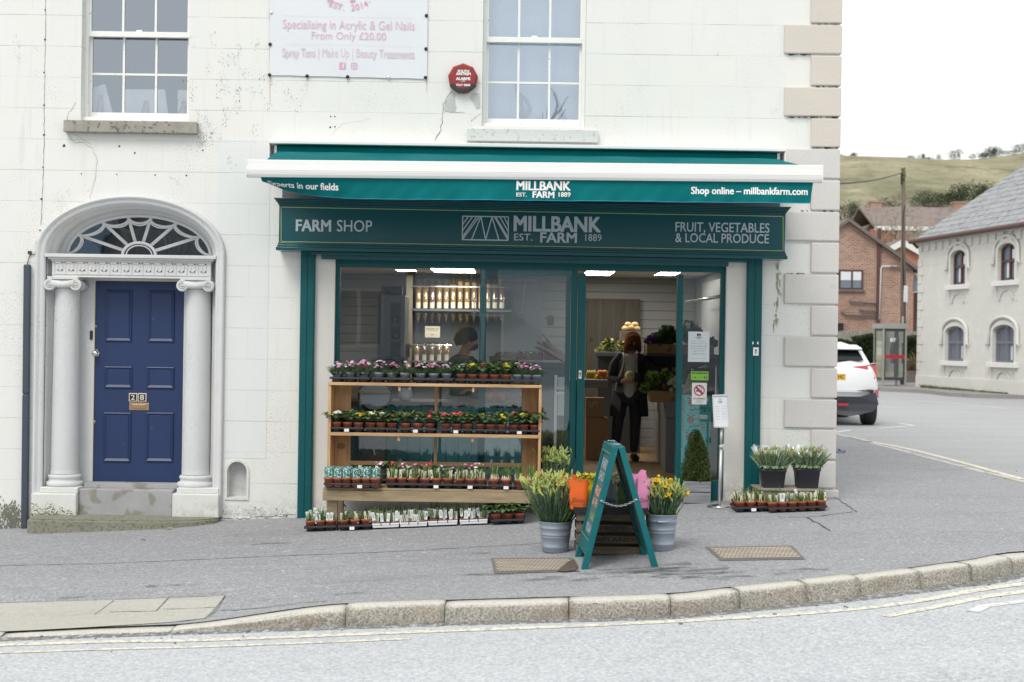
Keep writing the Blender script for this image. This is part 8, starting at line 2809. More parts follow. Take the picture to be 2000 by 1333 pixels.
tag(m.build('crisp_packet', [paint('packet_blue', (.03, .08, .24), .35, .2, 20, speck=(.40, 30, (.70, .75, .8)))], org=g), 'crumpled blue packet on the pavement beyond the corner', 'litter')
for k, (px, py, s, lab) in enumerate(((331, 1042, .045, 'yellow fallen leaf in front of the lower step'), (282, 1063.5, .03, 'dark fallen leaf on the pavement before the blue door'), (1165, 1183, .03, 'brown fallen leaf on the kerb edge'))):
 g = ground(px, py); m = MB(); random.seed(k)
 oval_leaf(m, g + V((-s * .9, 0, .006)), .15, s * 2, s * .45, .12, .05)
 tag(m.build('fallen_leaf', [paint('fallen_yellow', (.46, .43, .20), .8), M['tar'], paint('fallen_brown', (.2, .13, .07), .8)][k], org=g, recalc=False), lab, 'leaf', 'fallen leaves')
m = MB()
cc = P(668, 998, -.35)
m.tube([cc + V((0.05 * math.cos(a) * (1 - .05 * a), .02 * a, .02 + .05 * abs(math.sin(a * .5)))) for a in [k * .4 for k in range(14)]], .006, 6)
m.tube([cc + V((-.03, -.02, .0)), cc + V((-.03, 0, .09)), cc + V((0, .02, .11))], .014, 8)
tag(m.build('hose', M['pipe'], org=cc), 'grey blue hose end coiled behind the bench leg', 'hose')
# beyond the corner
# far pavement
m = MB()
fk = [Vector(on_road(*q)) for q in ((1640, 757), (1720, 759), (1800, 762), (1850, 767), (1880, 769), (2000, 772))]
fk = [Vector((fk[0].x - 14, fk[0].y + 1.5))] + fk + [Vector((26, 25.0)), Vector((30, 15))]
FK = catmull(fk, .4)
FIN = [q + Vector((5 + 0.1 * i, 14)) for i, q in enumerate(FK)]
def fpz(x, y): return road_z(x, y) + .11
m.sheet([[Vector((q.x, q.y, road_z(q.x, q.y) - .05)) for q in FK], [Vector((q.x, q.y, fpz(q.x, q.y))) for q in FK]] + [[Vector((q.lerp(w, t).x, q.lerp(w, t).y, fpz(*q.lerp(w, t)))) for q, w in zip(FK, FIN)] for t in (.02, .25, .5, 1)], False)
tag(m.build('far_pavement', paint('far_paving', (0.26, 0.245, 0.24), .9, .15, 2)), kind='structure')
m = MB()
flat_strip(m, [q + Vector((.02, .0)) for q in FK], [q + Vector((.06, .22)) for q in FK], fpz, .006)
tag(m.build('far_kerb', paint('far_kerb', (0.40, 0.39, 0.38), .9, .15, 4)), kind='structure')
# hill
def hillz(x, y):
 t = sstep(95, 262, y)
 ridge = 36.2 + 0.113 * (min(max(x, -60), 160) - 64) + 1.6 * math.sin(x * .045) + .8 * math.sin(x * .13)
 base = .6 + 5 * sstep(60, 110, y)
 z = base + (ridge - base) * t ** 1.15
 if y > 265: z -= (y - 265) * .12
 return z + 1.2 * noise.noise(V((x * .03, y * .03, 0))) * t
m = MB()
ys_ = [58, 58.5, 70, 82, 95, 105, 115, 125, 135, 145, 155, 165, 175, 185, 195, 205, 215, 225, 235, 245, 252, 258, 262, 268, 280, 320, 420]
m.sheet([[V((x, y, hillz(x, y) if y > 58 else -1.5)) for x in range(-260, 361, 8)] for y in ys_])
def hill_mat():
 n = NT('hill_grass')
 v = n.pos()
 a = n.noise(n.pos((1, .45, 1)), .06, 6, .65); b = n.noise(v, .5, 4, .7); c_2 = n.noise(n.pos((.5, .5, 2)), .18, 5, .6)
 c = n.mix(n.ramp(a, .38, .64), (.185, .18, .115), (.34, .31, .21))
 c = n.mix(n.math('MULTIPLY', n.ramp(b, .45, .75), .55), c, (.12, .125, .065))
 c = n.mix(n.math('MULTIPLY', n.ramp(c_2, .56, .72), .6), c, (.44, .39, .27))
 c = n.mix(n.math('MULTIPLY', n.ramp(n.noise(n.pos((1, .6, 1)), .11, 5, .7), .55, .63), .6), c, (.10, .10, .06))
 c = n.mix(n.math('MULTIPLY', n.ramp(n.noise(n.pos((1, .35, 1.5)), 1.1, 4, .75), .52, .66), .45), c, (.12, .115, .06))
 n.bsdf(c, .95, 0, .15, b, .8, .4)
 return n.m
tag(m.build('hill', hill_mat()), kind='structure')
def bush_mesh(seed, n, mats, flat=1.0, leaf=.07):
 rr = random.Random(seed); m = MB()
 lobes = [(V((rr.uniform(-.6, .6), rr.uniform(-.5, .5), rr.uniform(.25, .75))), rr.uniform(.28, .5)) for _ in range(9)]
 for k in range(n):
  c0, r0 = rr.choice(lobes)
  d = V((rr.gauss(0, 1), rr.gauss(0, 1), rr.gauss(0, 1))).normalized()
  p = c0 + d * r0 * rr.uniform(.55, 1.08)
  if p.z < 0: p.z = abs(p.z) * .3
  p.z *= flat
  t = V((rr.gauss(0, 1), rr.gauss(0, 1), rr.gauss(0, .8))).normalized()
  s = t.cross(V((rr.gauss(0, 1), rr.gauss(0, 1), rr.gauss(0, 1)))).normalized()
  L = leaf * rr.uniform(.6, 1.4)
  m.mi = rr.randrange(len(mats))
  m._f([m.bm.verts.new(q) for q in (p, p + t * L * .5 + s * L * .32, p + t * L, p + t * L * .5 - s * L * .32)])
 return m.mesh('crown', mats, recalc=False)
def leaf2(nm, c): return leafm(nm, c3(c, .75), c3(c, 1.25), 3)
SC1, SC2, SC3, SC4 = leaf2('scrub_grey', (.115, .115, .085)), leaf2('gorse_dark', (.042, .062, .034)), leaf2('ivy_green', (.055, .085, .03)), leaf2('thicket', (.14, .13, .09))
BM = [bush_mesh(1, 1500, [SC1, SC4]), bush_mesh(2, 1700, [SC2, SC2, SC3]), bush_mesh(3, 1300, [SC1, SC2]), bush_mesh(4, 1500, [SC4, SC4, SC1])]
def bush(px, py_b, wpx, hpx, Y, kind, lab, name='bush', cat='bush', group=None, on_hill=True):
 c0 = P(px, py_b, Y)
 z = hillz(c0.x, Y) if on_hill else c0.z
 s = (Y + DIST) / FPX
 t = thing(name, lab, cat, (c0.x, Y, z - .15 * hpx * s), random.Random(int(px * 3 + py_b)).uniform(0, 6), group)
 o = child('crown', BM[kind], t)
 o.scale = (wpx * s / 1.9, wpx * s / 1.9, hpx * s * 1.2)
 return t
def on_hill_y(px, py):
 rx, rz = ray(px, py)
 d = 110.0
 while d < 290 and EYE + rz * d > hillz(rx * d, d - DIST): d += 1.0
 return d - DIST
for px, hpx, wpx, kind, lab in ((1665, 9, 22, 1, 'small dark bush on the hill crest nearest the white building'), (1640, 5, 20, 2, 'low bush on the crest beside the quoins'), (1778, 9, 30, 2, 'low bush on the crest right of the telegraph pole top'), (1799, 15, 17, 1, 'round dark bush on the crest right of the pole'), (1815, 8, 20, 1, 'little dark bush on the crest between two taller ones'),
        (1833, 13, 14, 2, 'thin upright bush on the crest'), (1864, 22, 36, 2, 'bare rounded bush standing alone on the crest'), (1912, 14, 40, 1, 'dark bush at the left end of the crest thicket'), (1938, 22, 52, 1, 'tallest dark thicket on the hill crest'), (1992, 20, 40, 2, 'grey bush on the crest at the picture edge'), (1970, 10, 50, 2, 'low grey bush on the crest between thickets')):
 bush(px, 0, wpx, hpx, 250, kind, lab, group='bushes along the hill crest')
for px, py, wpx, hpx, kind, lab in ((1850, 396, 70, 30, 1, 'dark gorse clump left of the slate roof'), (1888, 392, 90, 42, 1, 'largest dark gorse clump above the slate roof'), (1925, 384, 60, 34, 1, 'dark gorse clump touching the slate roof'), (1820, 400, 60, 30, 2, 'grey gorse clump on the hill above the brown roof'), (1795, 405, 60, 32, 2, 'grey scrub above the brown roof'),
         (1650, 432, 60, 40, 2, 'scrub above the brick gable apex'), (1672, 420, 40, 30, 1, 'dark scrub right of the brick gable apex'), (1690, 440, 50, 42, 3, 'brown scrub behind the chimney'), (1740, 420, 70, 40, 3, 'brown thicket behind the telegraph pole'), (1640, 455, 50, 30, 3, 'brown scrub beside the quoins')):
 bush(px, py, wpx, hpx, on_hill_y(px, py), kind, lab, group='scrub clumps on the hillside')
def tree_mesh(seed, H, ivy):
 rr = random.Random(seed); m = MB()
 def br(p, d, L, r, lvl):
  q = p + d * L
  midp = p.lerp(q, .5) + V((rr.gauss(0, 1), rr.gauss(0, 1), 0)) * L * .05
  m.tube([p, midp, q], [r, r * .85, r * .62], 5, False)
  if lvl <= 0: return
  for k in range(rr.choice((2, 3, 3))):
   nd = (d + V((rr.gauss(0, .45), rr.gauss(0, .45), rr.uniform(-.05, .35)))).normalized()
   br(p.lerp(q, rr.uniform(.55, 1)), nd, L * rr.uniform(.55, .8), r * .58, lvl - 1)
 br(V((0, 0, -.3)), V((rr.gauss(0, .05), 0, 1)).normalized(), H * .36, H * .030, 5)
 return m.mesh('trunk', TWIG)
TWIG = paint('bare_twig', (.33, .30, .235), .9, .2, 2)
TM = [tree_mesh(k, 10, 0) for k in (3, 8, 12)]
ivym = bush_mesh(9, 2600, [SC3, SC2, SC3], 1.0, .06)
for i, (px, pyb, hpx, Y, iv, lab) in enumerate(((1700, 480, 110, 72, 0, 'bare tree left of the brown roofed house'), (1722, 480, 120, 72, 44, 'ivy clad bare tree beside the brick gable'), (1738, 482, 125, 70, 60, 'tall ivy clad tree left of the telegraph pole'), (1757, 480, 105, 73, 0, 'bare tree just behind the telegraph pole'), (1782, 482, 118, 71, 30, 'bare tree right of the telegraph pole'), (1803, 478, 95, 73, 0, 'small bare tree by the slate roof'), (1652, 470, 90, 72, 0, 'bare tree behind the brick gable'))):
 c0 = P(px, pyb, Y); s = (Y + DIST) / FPX
 t = thing('bare_tree', lab, 'tree', (c0.x, Y, hillz(c0.x, Y)), i * 1.7, 'bare trees behind the brick houses')
 o = child('trunk', TM[i % 3], t)
 H = PZ(px, pyb - hpx, Y) - hillz(c0.x, Y)
 o.scale = (H / 10 * .8, H / 10 * .8, H / 10)
 if iv:
  o = child('ivy', ivym, t)
  hi = PZ(px, 490 - iv, Y) - hillz(c0.x, Y)
  o.scale = (.55, .55, hi * .92)
# brick houses
def brick(name, a, b, mort, sc=1.0, bw=.225, rh=.075):
 n = NT(name)
 g = n.n('ShaderNodeNewGeometry').outputs['Position']
 sep = n.n('ShaderNodeSeparateXYZ'); n.l(g, sep.inputs[0])
 cmb = n.n('ShaderNodeCombineXYZ')
 n.l(n.math('ADD', sep.outputs[0], sep.outputs[1]), cmb.inputs[0]); n.l(sep.outputs[2], cmb.inputs[1])
 br = n.n('ShaderNodeTexBrick')
 br.inputs['Scale'].default_value = sc
 br.inputs['Brick Width'].default_value = bw; br.inputs['Row Height'].default_value = rh; br.inputs['Mortar Size'].default_value = .009
 br.inputs['Color1'].default_value = (*a, 1); br.inputs['Color2'].default_value = (*b, 1); br.inputs['Mortar'].default_value = (*mort, 1)
 n.l(cmb.outputs[0], br.inputs['Vector'])
 c = n.mix(n.math('MULTIPLY', n.ramp(n.noise(n.pos(), .8, 4), .4, .7), .35), br.outputs['Color'], c3(a, .75))
 n.bsdf(c, .9, 0, .2)
 return n.m
M['brick_a'] = brick('brick_tan', (.25, .135, .095), (.40, .225, .16), (.50, .45, .40))
M['brick_b'] = brick('brick_red', (.40, .15, .095), (.48, .19, .12), (.42, .33, .27))
M['roof_dark'] = paint('roof_tile_dark', (.16, .14, .13), .85, .25, 3)
M['roof_brown'] = paint('roof_tile_brown', (.205, .165, .15), .85, .15, 1.2, speck=(.42, 2.5, (.14, .115, .11)))
M['brown'] = paint('brown_frame', (.10, .045, .04), .5, .1)
M['house_white'] = paint('white_board', (.68, .68, .66), .6, .05)
M['far_glass'] = paint('far_window_glass', (.16, .20, .25), .12, .3, .8, spec=.8)
M['net'] = paint('net_curtain', (.66, .70, .74), .8, .05)
def gable_house(name, lab, apex, eave_r, Y, depth, base_py, matl, roofm, barge=None, px_wall_r=None, oh=.25):
 A = P(*apex, Y); E_ = P(*eave_r, Y)
 hw = E_.x - A.x
 zg = PZ(apex[0], base_py, Y) - 3
 wr = PX(px_wall_r, eave_r[1], Y) if px_wall_r else E_.x - .15
 wl = 2 * A.x - wr
 zr = A.z - .12 - (A.z - E_.z) * (wr - A.x) / hw
 t = thing(name, lab, 'house', (A.x, Y, max(zg, 0)))
 m = MB(); m.prism([(wl, zg), (wr, zg), (wr, zr), (A.x, A.z - .12), (wl, zr)], Y, Y + depth, 'y'); m.build('wall', matl, t)
 for s in (-1, 1):
  m = MB()
  p0, p1 = (A.x, A.z), (A.x + s * hw * 1.02, A.z - (A.z - E_.z) * 1.02)
  m.prism([p0, p1, (p1[0], p1[1] - .16), (p0[0], p0[1] - .16)], Y - oh, Y + depth + oh, 'y')
  m.build('roof', roofm, t)
  if barge:
   m = MB()
   m.prism([(p0[0], p0[1] - .02), (p1[0], p1[1] - .02), (p1[0], p1[1] - .34), (p0[0], p0[1] - .34)], Y - oh - .04, Y - oh - .002, 'y'); m.build('bargeboard', barge, t)
 return t
bh = gable_house('brick_house', 'tan brick gable house behind the phone box with a brown downpipe', (1654, 421), (1791, 517), 48, 9, 745, M['brick_a'], M['roof_dark'], None, 1782)
def px_box(m, px0, px1, py0, py1, Y, th, bev=0):
 a, b = P(px0, py1, Y), P(px1, py0, Y); m.box(a.x, b.x, Y - th, Y, a.z, b.z, bev)
m = MB(); px_box(m, 1710.5, 1718.5, 440, 640, 47.99, .09); m.build('downpipe', M['brown'], bh)
m = MB(); px_box(m, 1634, 1684.5, 522, 560, 47.99, .05); w = m.build('window', M['brown'], bh)
for a_, b_, c_1 in ((1641, 1661, 0), (1665, 1681, 1)):
 m = MB(); px_box(m, a_, b_, 525.5, 557, 47.935, .01); m.build('pane', M['far_glass'], w)
 m = MB(); px_box(m, a_, b_, 525.5, 542, 47.92, .008); m.build('blind', M['net'], w)
m = MB(); px_box(m, 1632, 1688, 560.5, 564, 47.99, .12); m.build('sill', M['roof_dark'], bh)
for pts in (((1658, 581), (1664, 584), (1711, 587)), ((1642, 601), (1652, 610), (1711, 612)), ((1678, 598), (1684, 601), (1711, 602.5)), ((1717, 618), (1719.5, 518), (1722, 514), (1750, 514)), ((1738, 515), (1790, 519))):
 m = MB(); m.tube([P(x, y, 47.9) for x, y in pts], .045 if pts[0][0] != 1717 else .028, 6); m.build('waste_pipe', M['roof_dark'] if pts[0][0] != 1717 else M['net'], bh)
m = MB(); px_box(m, 1625, 1647, 626, 640, 47.99, .03); m.build('vent', M['black'], bh)
m = MB(); px_box(m, 1783, 1810, 536, 660, 49.5, 1.2);
gw = m.build('rendered_annexe', paint('annexe_grey', (.40, .43, .48), .9, .1), org=P(1790, 700, 49)); tag(gw, 'grey rendered annexe wall between the brick house and the white hall', 'wall')
m = MB()
c0 = P(1783, 565, 48.2);
vs, fs = plate([(c0.x - .02, c0.z), (c0.x + .36, c0.z)] + [(c0.x - .02 + .38 * math.cos(R(a)), c0.z + .9 * math.sin(R(a))) for a in range(5, 91, 8)], [], .02)
m.add(vs, fs, to_xz(48.2)); aw_ = m.build('arched_window', M['house_white'], org=c0); tag(aw_, 'half hidden white arched window at the edge of the annexe', 'window')
m = MB()
vs, fs = plate([(c0.x - .02, c0.z + .06), (c0.x + .27, c0.z + .06)] + [(c0.x - .02 + .29 * math.cos(R(a)), c0.z + .06 + .74 * math.sin(R(a))) for a in range(5, 91, 8)], [], .02)
m.add(vs, fs, to_xz(48.17)); m.build('pane', M['far_glass'], aw_)
gable_house('brick_house', 'red brick gable with white bargeboards behind the telegraph pole', (1759, 461), (1798, 483), 58, 8, 745, M['brick_b'], M['roof_dark'], M['house_white'])
Yb = 78
t = thing('brown_roofed_house', 'long house with a brown tiled roof and chimneys below the hill', 'house', P(1790, 470, Yb))
a, b = P(1704, 437, Yb), P(1900, 436, Yb)
zt2 = PZ(1790, 398, Yb + 4)
m = MB(); m.box(a.x + .2, b.x, Yb, Yb + 8, hillz(a.x, Yb) - 3, a.z - .05); m.build('wall', M['brick_b'], t)
for s in (0, 1):
 m = MB()
 e0, e1 = ((Yb - .3, a.z), (Yb + 4, zt2)) if s == 0 else ((Yb + 8.3, a.z), (Yb + 4, zt2))
 m.prism([e0, e1, (e1[0], e1[1] - .15), (e0[0], e0[1] - .15)], a.x, b.x + 2, 'x'); m.build('roof', M['roof_brown'], t)
m = MB(); m.box(a.x, b.x + 2, Yb - .34, Yb - .302, a.z - .24, a.z + .02); m.build('fascia_board', M['house_white'], t)
for px in (1707, 1869):
 c0 = P(px, 400, Yb + 4); m = MB(); m.box(c0.x - .38, c0.x + .38, Yb + 3.6, Yb + 4.4, zt2 - .6, PZ(px, 391, Yb + 4), .01); m.box(c0.x - .44, c0.x + .44, Yb + 3.55, Yb + 4.45, PZ(px, 391, Yb + 4), PZ(px, 391, Yb + 4) + .12, .01)
 ch_ = m.build('chimney', M['brick_a'], t)
m = MB(); px_box(m, 1786, 1797, 446, 462, Yb - .01, .05); w = m.build('window', M['house_white'], t)
m = MB(); px_box(m, 1788, 1795, 448, 460, Yb - .07, .01); m.build('pane', M['far_glass'], w)
gable_house('white_gabled_house', 'small pale gabled house at the left of the brown roof', (1697, 432), (1716, 447), 80, 6, 745, M['house_white'], M['roof_dark'])
# fence and hedge
fg = P(1700, 700, 44)
fe_ = thing('wooden_fence', 'grey board fence in front of the brick house', 'fence', fg)
m = MB(); rr = random.Random(6)
x = PX(1622, 650, 44); xe = PX(1795, 650, 44)
while x < xe:
 h_ = PZ(1700, 641, 44) + rr.uniform(-.04, .04)
 m.box(x, x + .135, 44 + rr.uniform(-.01, .01), 44.03, fg.z - .4, h_); x += .145
m.build('boards', wood('fence_board', (.24, .225, .20), (.36, .345, .31), (6, 6, .7), .9, False), fe_)
for i, (px0, px1, pyt, lab) in enumerate(((1636, 1672, 664, 'clipped dark hedge nearest the white car roof'), (1672, 1708, 652, 'taller hedge between the car and the phone box'), (1762, 1797, 656, 'hedge between the phone box and the white hall'))):
 Y = 42.5
 a, b = P(px0, 712, Y), P(px1, pyt, Y)
 m = MB(); rr = random.Random(30 + i)
 for k in range(5200):
  p = V((rr.uniform(a.x, b.x), Y + rr.uniform(0, .9), a.z + (b.z - a.z) * rr.random()))
  if rr.random() < .75:
   p.y = Y + rr.uniform(-.06, .1)
  else: p.z = b.z + rr.uniform(-.08, .05)
  p += V((0, .12 * math.sin(p.x * 5), .07 * math.sin(p.x * 4)))
  d = V((rr.gauss(0, 1), rr.gauss(-.5, .6), rr.gauss(.2, .8))).normalized(); s_1 = d.cross(V((rr.gauss(0, 1), rr.gauss(0, 1), rr.gauss(0, 1)))).normalized() * .03
  m.mi = rr.choice((0, 0, 0, 1)); L = rr.uniform(.05, .11)
  m._f([m.bm.verts.new(q) for q in (p, p + d * L * .5 + s_1, p + d * L, p + d * L * .5 - s_1)])
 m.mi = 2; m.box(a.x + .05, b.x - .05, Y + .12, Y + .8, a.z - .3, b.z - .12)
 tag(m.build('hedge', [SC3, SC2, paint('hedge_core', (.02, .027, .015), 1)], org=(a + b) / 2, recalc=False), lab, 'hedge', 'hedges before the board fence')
m = MB(); a, b = P(1768, 742, 41.5), P(1796, 718, 41.5); m.box(a.x, b.x, 41.5, 41.8, a.z - .3, b.z, .02); tag(m.build('garden_wall', M['roof_dark'], org=a), 'low dark garden wall by the white hall corner', 'wall')
m = MB(); rr = random.Random(2)
for k in range(260):
 p = P(rr.uniform(1770, 1790), 720 - abs(rr.gauss(0, 9)), 41.6); d = V((rr.gauss(0, .5), rr.gauss(0, .5), 1)).normalized()
 blade(m, p, d, rr.uniform(.2, .5), .012, .4, 2)
tag(m.build('dry_grass_clump', leaf2('dry_grass', (.34, .27, .15)), org=P(1780, 722, 41.6), recalc=False), 'dry brown grass clump at the garden wall', 'grass clump')
# the white hall with arched windows
C0 = P(1792, 752, 36.0)
aw2 = V((1.15, -7.3, 0)).normalized(); nw = V((aw2.y, -aw2.x, 0)).normalized()
if nw.x > 0: nw = -nw
def wp(px, py, out=0.0):
 rx, rz = ray(px, py)
 o = V((0, -DIST, EYE)); d = V((rx, 1, rz))
 q = V((C0.x, C0.y, 0)) + nw * out
 t = (q - o).dot(nw) / d.dot(nw)
 return o + d * t
def along(p): return (p - V((C0.x, C0.y, 0))).dot(aw2)
WM = Matrix(((aw2.x, -nw.x, 0, C0.x), (aw2.y, -nw.y, 0, C0.y), (0, 0, 1, 0), (0, 0, 0, 1)))      # local: x along the wall towards us, y into the building
hall = thing('white_hall', 'cream rendered hall with arched windows and slate roof across the side road', 'hall', C0)
M['hall_wall'] = wall_mat('hall_render', (.60, .588, .55), True, .45, 0.0)
ze = wp(1796, 464).z; zgr = road_z(C0.x, C0.y) - .2
LEN = 16.0; DEP = 9.0
wins = []
for px0, px1, pyt, pyb in ((1857.5, 1886, 481, 549), (1949, 1983.5, 466.5, 540), (1848, 1884.5, 629.5, 698), (1940.5, 1983, 626, 700)):
 a, b = wp(px0, (pyt + pyb) / 2), wp(px1, (pyt + pyb) / 2)
 u0, u1 = along(a), along(b)
 pm = (px0 + px1) / 2
 zt_2, zb_2 = wp(pm, pyt).z, wp(pm, pyb).z
 wins.append((u0, u1, zb_2, zt_2))
for r0 in (0, 2):
 wd = ((wins[r0][1] - wins[r0][0]) + (wins[r0 + 1][1] - wins[r0 + 1][0])) / 2
 for i in (r0, r0 + 1):
  cxx = (wins[i][0] + wins[i][1]) / 2
  wins[i] = (cxx - wd / 2, cxx + wd / 2, wins[i][2], wins[i][3])
step_ = (wins[1][0] - wins[0][0])
wins2 = [(w, k) for k, w in enumerate(wins)]
for r0 in (0, 2):
 w = wins[r0 + 1]
 wins2.append(((w[0] + step_, w[1] + step_, w[2], w[3]), r0))
def seg_arch(u0, u1, zb_, zt_, rise=.22, o=0.0, n=12):
 uc = (u0 + u1) / 2; hw = (u1 - u0) / 2 + o
 zs = zt_ - rise
 return [(uc - hw, zb_ - o * .0), (uc + hw, zb_ - o * .0)] + [(uc + hw * math.cos(math.pi * k / n), zs + (rise + o) * math.sin(math.pi * k / n)) for k in range(n + 1)]
def to_hall(y): return lambda v: WM @ V((v.x, y - v.z, v.y))
m = MB()
vs, fs = plate([(0, zgr - .3), (LEN, zgr - .3), (LEN, ze), (0, ze)], [seg_arch(*w) for w, k in wins2], .3)
m.add(vs, fs, to_hall(.15))
zri = wp(1942, 359).z
rid = DEP / 2
m.hexa([WM @ V(q) for q in ((.0, .301, zgr - .3), (LEN, .301, zgr - .3), (LEN, DEP, zgr - .3), (.0, DEP, zgr - .3), (.0, .301, ze), (LEN, .301, ze), (LEN, DEP, ze), (.0, DEP, ze))])
hw_ = m.build('wall', M['hall_wall'], hall)
p_r = wp(1942, 359)
rise_ = math.tan(R(34)) * rid
m = MB()
sl = paint('hall_slate', (.29, .30, .315), .8, .3, 2.2, speck=(.44, 5, (.20, .205, .215)))
ovh = .22
def R3(x, y, z): return WM @ V((x, y, z))
for s in (0, 1):
 m = MB()
 y_e, y_r = (-ovh, rid) if s == 0 else (DEP + ovh, rid)
 z_e = ze + .12 - ovh * math.tan(R(34)); z_r = ze + .12 + rise_
 nu = 34
 for k in range(14):
  t0, t1 = k / 14, (k + 1) / 14
  m.hexa([R3(-.12, y_e + (y_r - y_e) * t0, z_e + (z_r - z_e) * t0 - .05), R3(LEN, y_e + (y_r - y_e) * t0, z_e + (z_r - z_e) * t0 - .05), R3(LEN, y_e + (y_r - y_e) * t1, z_e + (z_r - z_e) * t1 - .05), R3(-.12, y_e + (y_r - y_e) * t1, z_e + (z_r - z_e) * t1 - .05),
    R3(-.12, y_e + (y_r - y_e) * t0, z_e + (z_r - z_e) * t0 + .03), R3(LEN, y_e + (y_r - y_e) * t0, z_e + (z_r - z_e) * t0 + .03), R3(LEN, y_e + (y_r - y_e) * t1, z_e + (z_r - z_e) * t1 + .008), R3(-.12, y_e + (y_r - y_e) * t1, z_e + (z_r - z_e) * t1 + .008)])
 rf = m.build('roof', sl, hall)
 if s == 0:
  m = MB(); m.tube([R3(-.15, rid, z_r + .03), R3(LEN, rid, z_r + .03)], .09, 8); m.build('ridge_tile', M['quoin_grey'], rf)
  m = MB(); q = along(wp(1950, 377)); m.hexa([R3(q - .3, 2.6, ze + .12 + 2.6 * .675 + .05), R3(q + .3, 2.6, ze + .12 + 2.6 * .675 + .05), R3(q + .3, 3.2, ze + .12 + 3.2 * .675 + .05), R3(q - .3, 3.2, ze + .12 + 3.2 * .675 + .05), R3(q - .3, 2.6, ze + .12 + 2.6 * .675 + .12), R3(q + .3, 2.6, ze + .12 + 2.6 * .675 + .12), R3(q + .3, 3.2, ze + .12 + 3.2 * .675 + .12), R3(q - .3, 3.2, ze + .12 + 3.2 * .675 + .12)]); m.build('roof_light', M['far_glass'], rf)
for u in (.0, LEN - .3):
 m = MB();
 g3 = [(.3, ze), (DEP, ze), (rid, ze + rise_ - .05)]
 v0_ = [m.bm.verts.new(R3(u + .01, y, z)) for y, z in g3]; v1_ = [m.bm.verts.new(R3(u + .29, y, z)) for y, z in g3]
 m._f(v0_); m._f(v1_[::-1])
 for i in range(3): m._f([v0_[i], v0_[(i + 1) % 3], v1_[(i + 1) % 3], v1_[i]])
 m.build('gable', M['hall_wall'], hall)
m = MB(); m.tube([R3(-.15, -.27, ze - .02), R3(LEN, -.27, ze - .02)], .085, 8); m.tube([R3(.03, -.27, ze - .05), R3(.03, -.06, ze - .25)], .05, 6); m.build('gutter', M['brown'], hall)
m = MB()
k = 0.05
while k < LEN:
 m.box(k, k + .26, -.05, -.001, ze - .40, ze - .12, .006, WM); k += .52
m.box(0, LEN, -.07, -.0015, ze - .12, ze - .02, 0, WM)
m.build('eaves_block', M['hall_wall'], hall)
for k in range(18):
 z0 = zgr + .3 + k * .30
 if z0 + .28 > ze - .42: break
 m = MB(); m.box(-.03, .42 if k % 2 else .26, -.028, .0, z0, z0 + .285, .01, WM); m.build('quoin', M['hall_wall'], hall)
m = MB(); m.box(-.04, LEN, -.05, .0, zgr - .2, zgr + .72, .01, WM); m.build('plinth', M['hall_wall'], hall)
